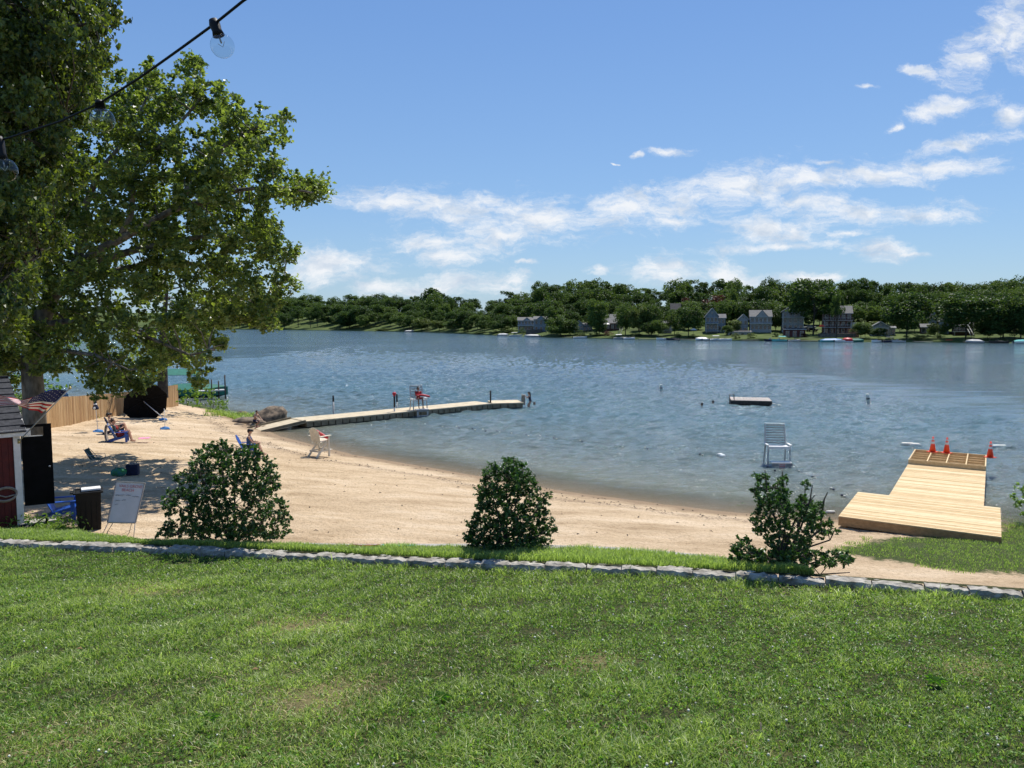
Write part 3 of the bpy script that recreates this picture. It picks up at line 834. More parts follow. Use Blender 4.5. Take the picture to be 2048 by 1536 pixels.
# ---- the dark tree with a thin trunk behind the fence
def small_tree(name, label, base, outline, Y0, depth, step, leafmat_, leaf, perblob, trunk_px, rr, cat='tree', group=None, seed=1, ratio=.6, droop=.3):
    rng = random.Random(seed); nr = np.random.default_rng(seed)
    root = thing(name, label, cat, base, 0, group)
    mb = MB(); limbs = []
    for tp in trunk_px:
        pts = [AT(a, b, Y0 + o) for a, b, o in tp]; pts[0] = Vector((pts[0].x, pts[0].y, pts[0].z))
        mb.tube(rel(pts, base), [rr * (1 - .75 * i / (len(pts) - 1)) for i in range(len(pts))], 7, caps=False)
        limbs.append(rel(dens(pts), base))
    V = []; Q = []; Sh = []; off = 0
    for (c, r) in outline_blobs(outline, Y0, depth, step, rng):
        if rng.random() < .1: continue
        branch_to(mb, limbs, c - base, rr * .16, rng)
        n = int(perblob * rng.uniform(.6, 1.15)) + 6
        v, q, s = leaf_arrays(blob_points(tuple(c - base), r, n, nr, 8), leaf, nr, up=.5, droop=droop, ratio=ratio)
        V.append(v); Q.append(q + off); Sh.append(s); off += len(v)
    np_mesh('crown' if cat == 'tree' else 'foliage', np.concatenate(V), np.concatenate(Q), leafmat_, root, shade=np.concatenate(Sh))
    mb.build('trunk' if cat == 'tree' else 'stems', M_barkd, root)
    return root
b = AT(326, 790, 50.5); b.z = float(beach_z(b.x, b.y))
small_tree('shore_tree', 'dark tree with slim straight trunk behind the black umbrella and fence', b,
           [(300, 560), (400, 560), (430, 620), (440, 680), (400, 700), (380, 735), (345, 700), (300, 740), (250, 730), (230, 650), (260, 590)], 50.5, 3.2, 30, M_fm, .26, 60,
           [[(326, 795, 0), (326, 740, 0), (324, 690, 0), (330, 620, 0), (335, 570, 0)]], .38, seed=21)
b = AT(120, 800, 46); b.z = float(beach_z(b.x, b.y))
small_tree('shore_tree', 'leafy tree behind the left end of the fence, left of the blue tarp', b,
           [(-60, 640), (60, 640), (140, 660), (180, 700), (150, 740), (118, 765), (125, 800), (90, 810), (20, 800), (-60, 800)], 46, 3, 32, M_weed, .22, 60,
           [[(70, 830, 0), (72, 780, 0), (60, 700, 0), (50, 650, 0)]], .22, seed=22)
b = G(405, 815)
small_tree('waterside_bush', 'bright green leafy bush at the right end of the fence by the water', b,
           [(358, 785), (385, 775), (415, 778), (440, 795), (458, 818), (430, 820), (390, 815), (358, 812)], 51, 1.2, 13, M_weed, .17, 40,
           [[(400, 816, 0), (402, 795, 0)], [(425, 818, 0), (430, 800, 0)], [(375, 812, 0), (372, 795, 0)]], .03, cat='bush', seed=23)

# ---- three holly bushes on the bank
def holly(label, base_px, outline, step, extra_stems, seed, thin=.12, lower=None, n=46):
    rng = random.Random(seed); nr = np.random.default_rng(seed)
    base = lawn_pt(base_px[0], base_px[1], .08); base.y = max(base.y, float(wallY(base.x)) + .45); base.z = float(lawn_z(base.x, base.y, .08)); Y0 = base.y + .12
    root = thing('holly_bush', label, 'bush', base, 0, 'dark evergreen bushes along the stone edging')
    mb = MB(); limbs = []
    for tp in extra_stems:
        pts = [base + Vector((rng.uniform(-.05, .05), rng.uniform(-.05, .05), -.03))] + [AT(a, b, Y0 + rng.uniform(-.15, .15)) for a, b in tp]
        mb.tube(rel(pts, base), [.014 * (1 - .7 * i / (len(pts) - 1)) for i in range(len(pts))], 6, caps=False)
        limbs.append(rel(dens(pts, 3), base))
    V = []; Q = []; Sh = []; off = 0
    hw = (max(p[0] for p in outline) - min(p[0] for p in outline)) / 2 / F * Y0
    for (c, r) in outline_blobs(outline, Y0, hw * .62, step, rng, (1.0, 1.7)):
        if rng.random() < thin: continue
        c.y = max(c.y, float(wallY(c.x)) + .30 + r * .5)
        if c.z < float(lawn_z(c.x, c.y, .10)): c.z = float(lawn_z(c.x, c.y, .12)) + .02
        branch_to(mb, limbs, c - base, rng.uniform(.003, .006), rng, .02)
        m = int(n * rng.uniform(.6, 1.3))
        p = blob_points(tuple(c - base), r, m, nr, 6, 1.0)
        v, q, s = leaf_arrays(p, .041, nr, up=.6, droop=-.5, ratio=.50, fold=.2)
        V.append(v); Q.append(q + off); Sh.append(s); off += len(v)
    np_mesh('foliage', np.concatenate(V), np.concatenate(Q), M_holly, root, shade=np.concatenate(Sh))
    mb.build('stems', M_barkd, root)
holly('broad rounded dark holly bush, widest of the three, in front of the seated beachgoer', (458, 1093),
      [(420, 888), (400, 905), (392, 888), (385, 915), (375, 945), (345, 945), (348, 965), (330, 990), (322, 1020), (345, 1040), (325, 1060), (305, 1082), (345, 1090), (400, 1092), (520, 1098), (550, 1080), (582, 1060), (583, 1040), (575, 1012), (552, 995), (562, 970), (560, 955), (548, 935), (520, 905), (505, 890), (495, 885), (470, 900), (455, 885), (440, 880)], 8.0,
      [[(430, 1000), (400, 950)], [(450, 1000), (440, 900)], [(470, 980), (490, 900)], [(490, 1020), (540, 960)], [(420, 1050), (350, 1010)], [(500, 1060), (570, 1040)], [(400, 1070), (330, 1070)]], 31, .20)
holly('upright cone-shaped dark holly bush in the middle of the bank', (1018, 1102),
      [(1000, 915), (1003, 925), (988, 922), (990, 928), (965, 935), (968, 955), (955, 975), (948, 1005), (952, 1030), (935, 1045), (932, 1085), (945, 1100), (1000, 1106), (1080, 1106), (1098, 1090), (1100, 1070), (1110, 1055), (1098, 1035), (1095, 1000), (1098, 990), (1080, 990), (1075, 970), (1060, 945), (1055, 930), (1040, 922), (1025, 918)], 8.2,
      [[(1015, 1030), (1012, 930)], [(1000, 1040), (975, 960)], [(1030, 1020), (1045, 940)], [(1050, 1050), (1090, 1000)], [(990, 1070), (945, 1050)], [(1060, 1080), (1095, 1060)]], 32, .10)
holly('loose open holly bush with bare twigs and a low side clump, rightmost of the three', (1585, 1152),
      [(1528, 935), (1535, 950), (1540, 980), (1552, 975), (1560, 935), (1566, 940), (1575, 975), (1578, 1010), (1600, 1000), (1606, 965), (1612, 965), (1612, 1000), (1640, 1010), (1650, 1020), (1645, 1045), (1670, 1050), (1675, 1070), (1650, 1070), (1620, 1085), (1605, 1130), (1660, 1135), (1700, 1135), (1708, 1150), (1690, 1165), (1620, 1162), (1560, 1155), (1480, 1140), (1462, 1115), (1465, 1090), (1485, 1080), (1508, 1088), (1520, 1105), (1535, 1090), (1535, 1075), (1505, 1065), (1500, 1040), (1515, 1005), (1512, 970), (1508, 955)], 8.8,
      [[(1570, 1060), (1565, 940)], [(1560, 1060), (1535, 1000), (1530, 940)], [(1590, 1080), (1610, 1010), (1610, 970)], [(1600, 1080), (1640, 1030)], [(1600, 1100), (1660, 1080), (1672, 1055)], [(1610, 1130), (1680, 1110)], [(1550, 1120), (1480, 1100)], [(1620, 1150), (1700, 1145)], [(1590, 1040), (1630, 990)], [(1600, 1060), (1620, 1000), (1625, 970)], [(1640, 1060), (1648, 1000), (1655, 985)], [(1605, 1110), (1640, 1150)]], 33, .20, n=46)

# ---- reeds by the deck and the plant at the right edge
rng = random.Random(4)
b = G(1958, 1005)
root = thing('reed_clump', 'thin brown-green reeds leaning beside the new wooden deck', 'reeds', b)
for k, pts in enumerate(([(1960, 1012), (1958, 985), (1948, 970), (1925, 955)], [(1961, 1012), (1957, 990), (1945, 972), (1938, 968)], [(1962, 1012), (1962, 995), (1955, 980)])):
    q = [AT(x, y, b.y) for x, y in pts]
    mb = MB(); mb.tube(rel(q, b), [.035, .028, .018, .004], 5) if len(q) == 4 else mb.tube(rel(q, b), [.03, .02, .005], 5)
    mb.build('stalk', M_barkd, root)
b = AT(2055, 1050, 24.3); b.z = float(beach_z(b.x, b.y))
small_tree('shore_plant', 'yellow-green leafy plant at the water edge right of the deck', b,
           [(2022, 975), (2035, 965), (2080, 950), (2120, 960), (2120, 1040), (2060, 1045), (2038, 1030), (2030, 1000)], 24.3, .6, 16, M_weed, .12, 30,
           [[(2060, 1048, 0), (2045, 990, 0)], [(2080, 1048, 0), (2090, 980, 0)]], .02, cat='plant', seed=41)
nr = np.random.default_rng(8)
def blades(X, Y, Z, h, w, rng, lean=.55, shade=None, seg=True):
    n = len(X); P0 = np.stack([X, Y, Z], 1)
    a = rng.uniform(0, 6.283, n); b_ = np.stack([np.cos(a), np.sin(a), 0 * a], 1)
    la = rng.uniform(0, 6.283, n); le = rng.uniform(.1, 1, n) * lean
    ld = np.stack([np.cos(la) * le, np.sin(la) * le, np.ones(n)], 1)
    h = h[:, None]; w = w[:, None]
    l = P0 - b_ * w / 2; r = P0 + b_ * w / 2
    mid = P0 + ld * h * np.array([.35, .35, .6])
    tip = P0 + ld * h * np.array([1.1, 1.1, .9])
    V = np.stack([l, r, mid + b_ * w * .4, mid - b_ * w * .4, tip], 1).reshape(-1, 3)
    i = np.arange(n)[:, None] * 5
    Q = np.concatenate([i + np.array([0, 1, 2]), i + np.array([0, 2, 3]), i + np.array([3, 2, 4])], 0)
    s = rng.uniform(0, 1, n) if shade is None else shade
    return V, Q, np.repeat(s, 5)

# ---- lawn grass: short mown blades, clover, dry patches
def lawn_grass():
    DRY = DRYS
    rng = np.random.default_rng(77)
    V = []; Q = []; Sh = []; off = 0
    n = 640000
    # more blades close to the viewer
    Y = 2.2 + (rng.uniform(0, 1, n) ** 1.15) * 7.2
    X = rng.uniform(-1, 1, n) * (Y * .74 + .6)
    m_ = 460000; Yo = 1.6 + rng.uniform(0, 1, m_) * 7.8      # the lawn to either side of the frame
    Xo = (Yo * .74 + .6 + rng.uniform(0, 1, m_) * 3.6) * np.where(rng.uniform(0, 1, m_) < .5, -1, 1)
    X = np.concatenate([X, Xo]); Y = np.concatenate([Y, Yo])
    k = (Y < wallY(X) - .02) & (np.abs(X) < 11)
    X, Y = X[k], Y[k]
    patch = smooth_noise(X, Y, 12, ((.9, .6), (2.4, .5), (6, .35)))
    dry = smooth_noise(X, Y, 44, ((1.1, .6), (3.2, .5), (8, .4)))
    spots = sum(np.exp(-(((X - q.x) / a) ** 2 + ((Y - q.y) / b) ** 2)) for q, a, b in DRY)
    spots = spots * .6
    dry = dry * .6 + 1.5 * spots
    clump = smooth_noise(X, Y, 71, ((16, .8), (34, .8)))
    keep = rng.uniform(0, 1, len(X)) < np.clip(.80 + .24 * clump - .35 * np.clip(spots, 0, 1), .18, 1)
    X, Y, patch, dry, clump = X[keep], Y[keep], patch[keep], dry[keep], clump[keep]
    n = len(X)
    h = .033 * (1 + .25 * patch) * rng.uniform(.40, 1.35, n) * (1 - .45 * np.clip(dry - .5, 0, 1)) * (1 + .25 * clump)
    edge = np.clip(1 - (wallY(X) - Y) / .12, 0, 1)
    h = h * (1 + .9 * edge)
    tall = rng.uniform(0, 1, n) < .012
    h = np.where(tall, h * 1.9, h)
    w = rng.uniform(.0034, .0078, n) * (.6 + Y * .11)
    s = np.clip(.36 + .12 * patch + .10 * clump + rng.normal(0, .24, n) + np.clip(dry - .5, 0, 1.2) * .25, 0, 1)
    Z = lawn_g(X, Y) - .004
    v, q, sh = blades(X, Y, Z, np.maximum(h, .010), w, rng, 1.25, s)
    o = np_mesh('lawn_grass', v, q, M_blade, shade=sh)
    tag(o, 'mown green lawn grass in the foreground', 'grass', kind='stuff')
    # clover and broad leaves
    n = 30000
    Y = 2.2 + rng.uniform(0, 1, n) ** 1.2 * 6.6; X = rng.uniform(-1, 1, n) * (Y * .74 + .5)
    c = smooth_noise(X, Y, 91, ((1.3, .7), (4, .5)))
    k = (c + rng.normal(0, .6, n) > .25) & (Y < wallY(X) - .05); X, Y = X[k], Y[k]; n = len(X)
    Pt = np.stack([X, Y, lawn_g(X, Y) + rng.uniform(.012, .038, n)], 1)
    Pt = np.repeat(Pt, 3, 0) + rng.normal(0, .006, (3 * n, 3)) * np.array([1, 1, .3])
    v, q, sh = leaf_arrays(Pt, .014, rng, up=2.5, ratio=.9, fold=.1)
    o = np_mesh('clover_patches', v, q, M_clover, shade=sh)
    tag(o, 'low clover leaves spread through the lawn', 'clover', kind='stuff')
    # dead stalks and dry clippings
    n = 42000
    Y = 2.2 + rng.uniform(0, 1, n) * 6.2; X = rng.uniform(-1, 1, n) * (Y * .74 + .5)
    d = smooth_noise(X, Y, 44, ((1.1, .7), (3.2, .5))) * .5 + 2.2 * sum(np.exp(-(((X - q.x) / a) ** 2 + ((Y - q.y) / b) ** 2)) for q, a, b in DRY); k = (d + rng.normal(0, .5, n) > .75) & (Y < wallY(X) - .05); X, Y = X[k], Y[k]; n = len(X)
    v, q, sh = blades(X, Y, lawn_g(X, Y) + rng.uniform(.012, .03, n), np.full(n, .012), rng.uniform(.002, .004, n), rng, 4.5)
    o = np_mesh('dry_grass_clippings', v, q, pm('dry_grass', (.46, .38, .20), (.30, .24, .12), 30, .9), shade=sh)
    tag(o, 'straw coloured dry blades lying in the lawn', 'dry grass', kind='stuff')
    # clover flowers
    n = 420
    mb = MB(); r2 = random.Random(6)
    for _ in range(n):
        y = 2.4 + r2.random() ** 1.1 * 5.6; x = r2.uniform(-1, 1) * (y * .74)
        if y > float(wallY(x)) - .1: continue
        if float(smooth_noise(np.array(x), np.array(y), 91, ((1.3, .7), (4, .5)))) < 0 and r2.random() < .7: continue
        z = float(lawn_g(x, y)) + r2.uniform(.040, .058)
        mb.ell((x, y, z), r2.uniform(.004, .0075), 7, 5, jit=.15, rng=r2)
    o = mb.build('clover_flowers', pm('clover_flower', (.72, .70, .58), (.52, .50, .36), 60, .9))
    tag(o, 'small white clover flowers dotted over the lawn', 'flowers', kind='stuff')
lawn_grass()

def strip_grass():
    rng = np.random.default_rng(78)
    n = 90000
    X = rng.uniform(-8.5, 7.5, n); t = rng.uniform(-.02, 1.03, n)
    w0 = wallY(X) + .17; e0 = edgeY(X) - .02
    Y = w0 + (e0 - w0) * t
    k = (e0 > w0 + .06); X, Y, t = X[k], Y[k], t[k]; n = len(X)
    pn = smooth_noise(X, Y, 17, ((1.5, .6), (5, .6)))
    h = .065 * rng.uniform(.45, 1.3, n) * (1 + .35 * pn)
    s = np.clip(.62 + rng.normal(0, .18, n) + .1 * pn, 0, 1)
    v, q, sh = blades(X, Y, lawn_z(X, Y, .078), np.maximum(h, .02), rng.uniform(.005, .009, n), rng, .7, s)
    # unmown turf on the beach level: right patch, by the shed, behind the fence
    parts = [(v, q, sh)]
    def turf(poly, n, hh, ww, mean):
        xs = [p[0] for p in poly]; ys = [p[1] for p in poly]
        X = rng.uniform(min(xs), max(xs), n); Y = rng.uniform(min(ys), max(ys), n)
        m = poly_soft(poly, X, Y, 1.0) + .55 * smooth_noise(X, Y, 55, ((1.3, .5), (4, .5)))
        k = m > .55; X, Y = X[k], Y[k]; n = len(X)
        return blades(X, Y, beach_z(X, Y) - .005, hh * rng.uniform(.5, 1.4, n), ww * rng.uniform(.7, 1.3, n), rng, .8, np.clip(mean + rng.normal(0, .18, n), 0, 1))
    parts.append(turf([p for p in TR], 130000, .06, .014, .42))
    parts.append(turf([tuple(G(a, b).xy) for a, b in ((-60, 1040), (60, 1044), (130, 1050), (180, 1076), (205, 1098), (-60, 1100))], 16000, .13, .016, .62))
    parts.append(turf([(-19.0, 50.2), (-16.8, 51.2), (-17.5, 54), (-22, 54.5)], 3000, .3, .04, .55))
    off = 0; Vs = []; Qs = []; Ss = []
    for a, b_, c in parts: Vs.append(a); Qs.append(b_ + off); Ss.append(c); off += len(a)
    o = np_mesh('bank_grass', np.concatenate(Vs), np.concatenate(Qs), M_blade, shade=np.concatenate(Ss))
    tag(o, 'longer bright grass on the bank and at the edges of the sand', 'grass', kind='stuff')
strip_grass()

def weeds():
    r2 = random.Random(12); nr2 = np.random.default_rng(12)
    def weed(name, label, c, rad, leaf, n, h, cat='weed', group=None, mat=None):
        root = thing(name, label, cat, c, 0, group)
        pts = nr2.normal(size=(n, 3)) * np.array([rad, rad, h * .35]) + np.array([0, 0, h * .5]); pts[:, 2] = np.abs(pts[:, 2])
        v, q, s = leaf_arrays(pts, leaf, nr2, up=1.0, droop=-.3, ratio=.45)
        np_mesh('foliage', v, q, mat or M_weed, root, shade=s)
    for (a, b, lab) in ((135, 1062, 'leafy green weed at the foot of the black trash can'), (40, 1058, 'low green weed growing before the red shed wall'), (92, 1058, 'spreading green weed below the open shed door')):
        weed('weed', lab, G(a, b), .28, .11, 150, .34, group='weeds before the shed')
    for (a, b, lab) in ((145, 843, 'small green weed at the fence foot, left one'), (176, 836, 'small green weed sprouting in the sand near the folded umbrella')):
        weed('weed', lab, G(a, b), .30, .14, 90, .3, group='weeds along the fence')
    for (a, b, lab) in ((880, 1405, 'flat broad-leaved weed in the lawn, below the middle'), (1870, 1372, 'flat broad-leaved weed in the lawn toward the lower right'), (415, 1290 + 160, 'flat broad-leaved weed in the lawn toward the lower left')):
        pnt = lawn_pt(a, b)
        o = []
        mb = MB()
        for k in range(9):
            an = k * .7 + r2.uniform(-.2, .2); L = r2.uniform(.05, .085)
            dx, dy = math.cos(an), math.sin(an)
            mb.add([(0, 0, .012), (dx * L * .5 - dy * .014, dy * L * .5 + dx * .014, .035), (dx * L, dy * L, .018), (dx * L * .5 + dy * .014, dy * L * .5 - dx * .014, .035)], [(0, 1, 2), (0, 2, 3)])
        ob = mb.build('plantain_weed', M_clover); ob.location = pnt + Vector((0, 0, .012))
        tag(ob, lab, 'weed', 'broad-leaved weeds in the lawn')
    pnt = lawn_pt(1515, 1475)
    mb = MB(); mb.tube([(-.09, -.02, .03), (-.03, 0, .045), (.03, .02, .04), (.05, .09, .06)], [.006, .008, .008, .005], 6); mb.tube([(.03, .02, .04), (.07, -.05, .03)], [.006, .003], 6)
    ob = mb.build('fallen_twig', M_barkd); ob.location = pnt; ob.scale = (.7, .7, .7); tag(ob, 'grey forked twig lying in the grass at lower right', 'twig')
    for (a, b, lab, c) in ((159, 1308, 'curled tan dead leaf on the lawn at left', M_deckd), (510, 1350, 'small brown dead leaf left of the dry patch', M_deckd), (1715, 1222, 'rust brown dead leaf just below the stone edging', M_barkd)):
        pnt = lawn_pt(a, b)
        mb = MB(); mb.add([(-.02, 0, 0), (0, -.013, .008), (.024, 0, .002), (0, .013, .01)], [(0, 1, 2), (0, 2, 3)])
        ob = mb.build('dead_leaf', c); ob.location = pnt + Vector((0, 0, .035)); tag(ob, lab, 'leaf', 'dead leaves on the lawn')
weeds()

# ------------------------------------------------------------------ stone edging
def stone_wall():
    r2 = random.Random(9)
    root = thing('stone_wall', 'low edging wall of pale rough stones laid end to end across the lawn', 'wall', (0, float(wallY(0)), float(lawn_z(0, wallY(0)))))
    o0 = root.location.copy()
    x = -8.8
    while x < 7.6:
        L = r2.uniform(.29, .42); y0, y1 = float(wallY(x)), float(wallY(x + L))
        a = Vector((x, y0, 0)); b = Vector((x + L * .975, y0 + (y1 - y0) * .975, 0))
        mid = (a + b) / 2; z = float(lawn_z(mid.x, mid.y)); d = (b - a); n = Vector((-d.y, d.x, 0)).normalized()
        w = r2.uniform(.13, .17); h = r2.uniform(.062, .080)
        na, nb, nc = 9, 4, 3
        mb = MB(); vs = []; idx = {}
        def rn(): return r2.uniform(-.009, .009)
        # rounded block: grid on top and sides
        rows = []
        prof = [(-.5, -.06), (-.53, .45), (-.47, .93), (-.2, 1.02), (.2, 1.0), (.47, .9), (.5, -.06)]
        for i in range(na + 1):
            u = i / na; ep = 1 - .10 * (abs(u * 2 - 1) ** 6)
            row = []
            for (pw, ph) in prof:
                row.append(a + d * u + n * (pw * w * ep + .075 + rn()) + Vector((0, 0, z + ph * h * ep + rn())))
            rows.append(row)
        m = len(prof); 
        for row in rows: vs += [p - o0 for p in row]
        fs = [(i * m + k, (i + 1) * m + k, (i + 1) * m + k + 1, i * m + k + 1) for i in range(na) for k in range(m - 1)]
        fs += [tuple(range(m))[::-1], tuple(na * m + k for k in range(m))]
        mb.add([v for v in vs], fs)
        mb.build('stone', M_stone, root)
        x += L
stone_wall()

# ------------------------------------------------------------------ people
def remesh_obj(mb, name, mat, parent, voxel=.011, sm=2):
    o = mb.build(name, mat, parent)
    r = o.modifiers.new('remesh', 'REMESH'); r.mode = 'VOXEL'; r.voxel_size = voxel; r.use_smooth_shade = True
    if sm:
        s = o.modifiers.new('smooth', 'SMOOTH'); s.iterations = sm; s.factor = .5
    return o
def cap(mb, a, b, ra, rb, n=10):
    mb.tube([a, b], [ra, rb], n); mb.ell(a, ra, 10, 8); mb.ell(b, rb, 10, 8)
def hand(mb, w, d, nrm, s=1.0):
    """palm, four unequal bent fingers, thumb from the side; w wrist, d direction, nrm palm normal"""
    w = Vector(w); d = Vector(d).normalized(); nrm = Vector(nrm); nrm = (nrm - d * nrm.dot(d)).normalized(); sd_ = d.cross(nrm)
    for k in range(3): mb.tube([w + sd_ * (.012 * (k - 1)) , w + d * .085 * s + sd_ * (.024 * (k - 1))], [.017, .015], 6)
    for k, L in enumerate((.070, .080, .074, .058)):
        o = w + d * .082 * s + sd_ * (-.032 + .0215 * k)
        m = o + d * L * .5 + nrm * .008; e = m + d * L * .42 + nrm * .022
        mb.tube([o, m, e], [.0105, .0095, .0075], 6)
    o = w + d * .03 - sd_ * .03
    mb.tube([o, o + d * .028 - sd_ * .022 + nrm * .008, o + d * .06 - sd_ * .028 + nrm * .02], [.013, .0115, .009], 6)
def person(label, loc, rz, J, skin, group=None, torso=(.155, .10, .145, .105), cloth=None, hair=('hair', None), headdir=(1, 0, 0), scale=1.0, legs=True, extras=None):
    """J: joint table, x forward, y left, z up. cloth: list of (name, material, kind)"""
    root = thing('person', label, 'person', loc, rz, group)
    root.scale = (scale,) * 3
    V = {k: Vector(p) for k, p in J.items()}
    mb = MB()
    hd = Vector(headdir).normalized(); up = (V['head'] - V['neck']).normalized(); side = up.cross(hd).normalized(); hd = side.cross(up)
    HM = Matrix((hd, side, up)).transposed().to_4x4()
    h = V['head']
    mb.ell(h + up * .01, (.095, .076, .112), 14, 10, HM)
    mb.ell(h + hd * .035 - up * .055, (.055, .050, .052), 10, 8, HM)     # jaw
    mb.tube([h + hd * .085 + up * .012, h + hd * .108 - up * .018], [.009, .014], 6)   # nose
    mb.ell(h + hd * .082 - up * .048, (.012, .024, .009), 8, 6, HM)     # mouth
    for s in (-1, 1): mb.ell(h + side * s * .078 - hd * .005, (.020, .010, .030), 8, 6, HM)
    cap(mb, V['neck'], h - up * .05, .052, .048)
    ch, pe = V['chest'], V['pelvis']
    spine = (ch - pe).normalized()
    tx = Vector((0, 1, 0)).cross(spine).normalized()
    TM = Matrix((tx, Vector((0, 1, 0)), spine)).transposed().to_4x4()
    mb.ell(ch, (.112, .158, .17), 14, 10, TM)
    mb.ell(ch.lerp(pe, .5), (.092, .128, .16), 14, 10, TM)
    mb.ell(pe, (.118, .162, .125), 14, 10, TM)
    cap(mb, V['neck'], ch + spine * .09, .055, .085)
    for s, S in ((1, 'l'), (-1, 'r')):
        sh, el, wr = V['sh' + S], V['el' + S], V['wr' + S]
        cap(mb, ch + spine * .08 + Vector((0, s * .06, 0)), sh, .07, .056)
        cap(mb, sh, el, .050, .038); cap(mb, el, wr, .038, .026)
        hand(mb, wr, (wr - el), (0, 0, -1) if abs((wr - el).normalized().z) < .8 else (1, 0, 0))
        if legs:
            hi, kn, an = V['hi' + S], V['kn' + S], V['an' + S]
            cap(mb, hi, kn, .088, .058)
            c1 = kn.lerp(an, .3) + (V['to' + S] - an).normalized() * -.012
            cap(mb, kn, c1, .056, .056); cap(mb, c1, an, .056, .036)
            to = V['to' + S]; cap(mb, an + (an - to).normalized() * .03 + Vector((0, 0, -.03)), to, .036, .026)
            fd = (to - an); fd.z = 0; fd.normalize(); fs = Vector((-fd.y, fd.x, 0))
            for k in range(5): mb.tube([to + fs * (.014 * (k - 2)) * .9, to + fs * (.016 * (k - 2)) + fd * (.045 - .004 * abs(k - 1))], [.012, .009], 5)
    remesh_obj(mb, 'body', skin, root)
    for (nm, mt, kind) in (cloth or []):
        c = MB()
        if kind in ('shirt', 'suit', 'tank'):
            c.ell(ch, (.124, .168, .172), 14, 10, TM); c.ell(ch.lerp(pe, .5), (.106, .142, .17), 14, 10, TM)
            if kind != 'tank' or True: c.ell(pe, (.128, .172, .115), 14, 10, TM)
            for s, S in ((1, 'l'), (-1, 'r')):
                if kind == 'shirt':
                    cap(c, ch + spine * .06 + Vector((0, s * .08, 0)), V['sh' + S], .078, .068); cap(c, V['sh' + S], V['sh' + S].lerp(V['el' + S], .5), .064, .058)
                elif kind == 'tank':
                    cap(c, ch + spine * .06 + Vector((0, s * .07, 0)), V['sh' + S] - Vector((0, s * .05, 0)), .075, .055)
                else: c.tube([ch + spine * .10 + Vector((.09, s * .07, 0)), V['neck'] + Vector((0, s * .085, -.02)), ch + spine * .06 + Vector((-.09, s * .07, 0))], [.018, .018, .018], 6)
        elif kind == 'shorts':
            c.ell(pe, (.134, .178, .125), 14, 10, TM)
            for S in 'lr': cap(c, V['hi' + S], V['hi' + S].lerp(V['kn' + S], .62), .104, .092)
        elif kind == 'sleeves':
            for s, S in ((1, 'l'), (-1, 'r')):
                cap(c, ch + spine * .05 + Vector((0, s * .08, 0)), V['sh' + S], .085, .072); cap(c, V['sh' + S], V['el' + S], .062, .052); cap(c, V['el' + S], V['wr' + S].lerp(V['el' + S], .15), .050, .042)
        remesh_obj(c, nm, mt, root, .013)
    if hair[1] is not None:
        c = MB(); c.ell(h + up * .03 - hd * .018, (.102, .088, .108), 14, 10, HM, .03, random.Random(1))
        if hair[0] == 'bun': c.ell(h + up * .13 - hd * .05, .045, 10, 8)
        if hair[0] == 'long': cap(c, h - hd * .07, h - hd * .10 - up * .24, .07, .05)
        if hair[0] == 'pony': c.tube([h - hd * .09 + up * .03, h - hd * .14 - up * .06, h - hd * .13 - up * .2], [.04, .035, .015], 7)
        if hair[0] == 'cap': c.tube([h + up * .055 + hd * .06, h + up * .045 + hd * .16], [.06, .045], 8)
        remesh_obj(c, 'hair' if hair[0] != 'cap' else 'cap', hair[1], root, .012)
    for s in (-1, 1):
        e = MB(); e.ell(h + hd * .083 + side * s * .032 + up * .012, (.010, .013, .008), 8, 6, HM); e.build('eye', M_black, root)
    if extras: extras(root, V, HM, h, hd, side, up)
    return root
def seated(hs=.42, lean=-.25, kfwd=.44, kz=.06, foot=(.55, .08), arm='lap', spread=.10, foot_r=None, knee_r=None):
    J = {}
    pe = Vector((0, 0, hs + .10)); J['pelvis'] = pe
    sp = Vector((lean, 0, 1)).normalized()
    J['chest'] = pe + sp * .33; J['neck'] = pe + sp * .52; J['head'] = J['neck'] + (sp * .4 + Vector((0.05, 0, .6))).normalized() * .17
    for s, S in ((1, 'l'), (-1, 'r')):
        J['hi' + S] = pe + Vector((.03, s * .095, -.03))
        kf, kzz = (kfwd, kz) if (S == 'l' or knee_r is None) else knee_r
        fx, fz = foot if (S == 'l' or foot_r is None) else foot_r
        J['kn' + S] = pe + Vector((kf, s * spread, kzz))
        J['an' + S] = Vector((fx, s * spread, fz)); J['to' + S] = Vector((fx + .14, s * (spread + .02), fz - .045))
        J['sh' + S] = pe + sp * .46 + Vector((0, s * .18, -.01))
        J['el' + S] = J['sh' + S] + Vector((.10, s * .05, -.26))
        J['wr' + S] = J['el' + S] + Vector((.23, -s * .06, .03))
    if arm == 'hold':
        for s, S in ((1, 'l'), (-1, 'r')): J['wr' + S] = J['el' + S] + Vector((.19, -s * .10, .15))
    if arm == 'forward':
        for s, S in ((1, 'l'), (-1, 'r')): J['el' + S] = J['sh' + S] + Vector((.14, 0, -.25)); J['wr' + S] = J['el' + S] + Vector((.22, -s * .03, -.02))
    return J

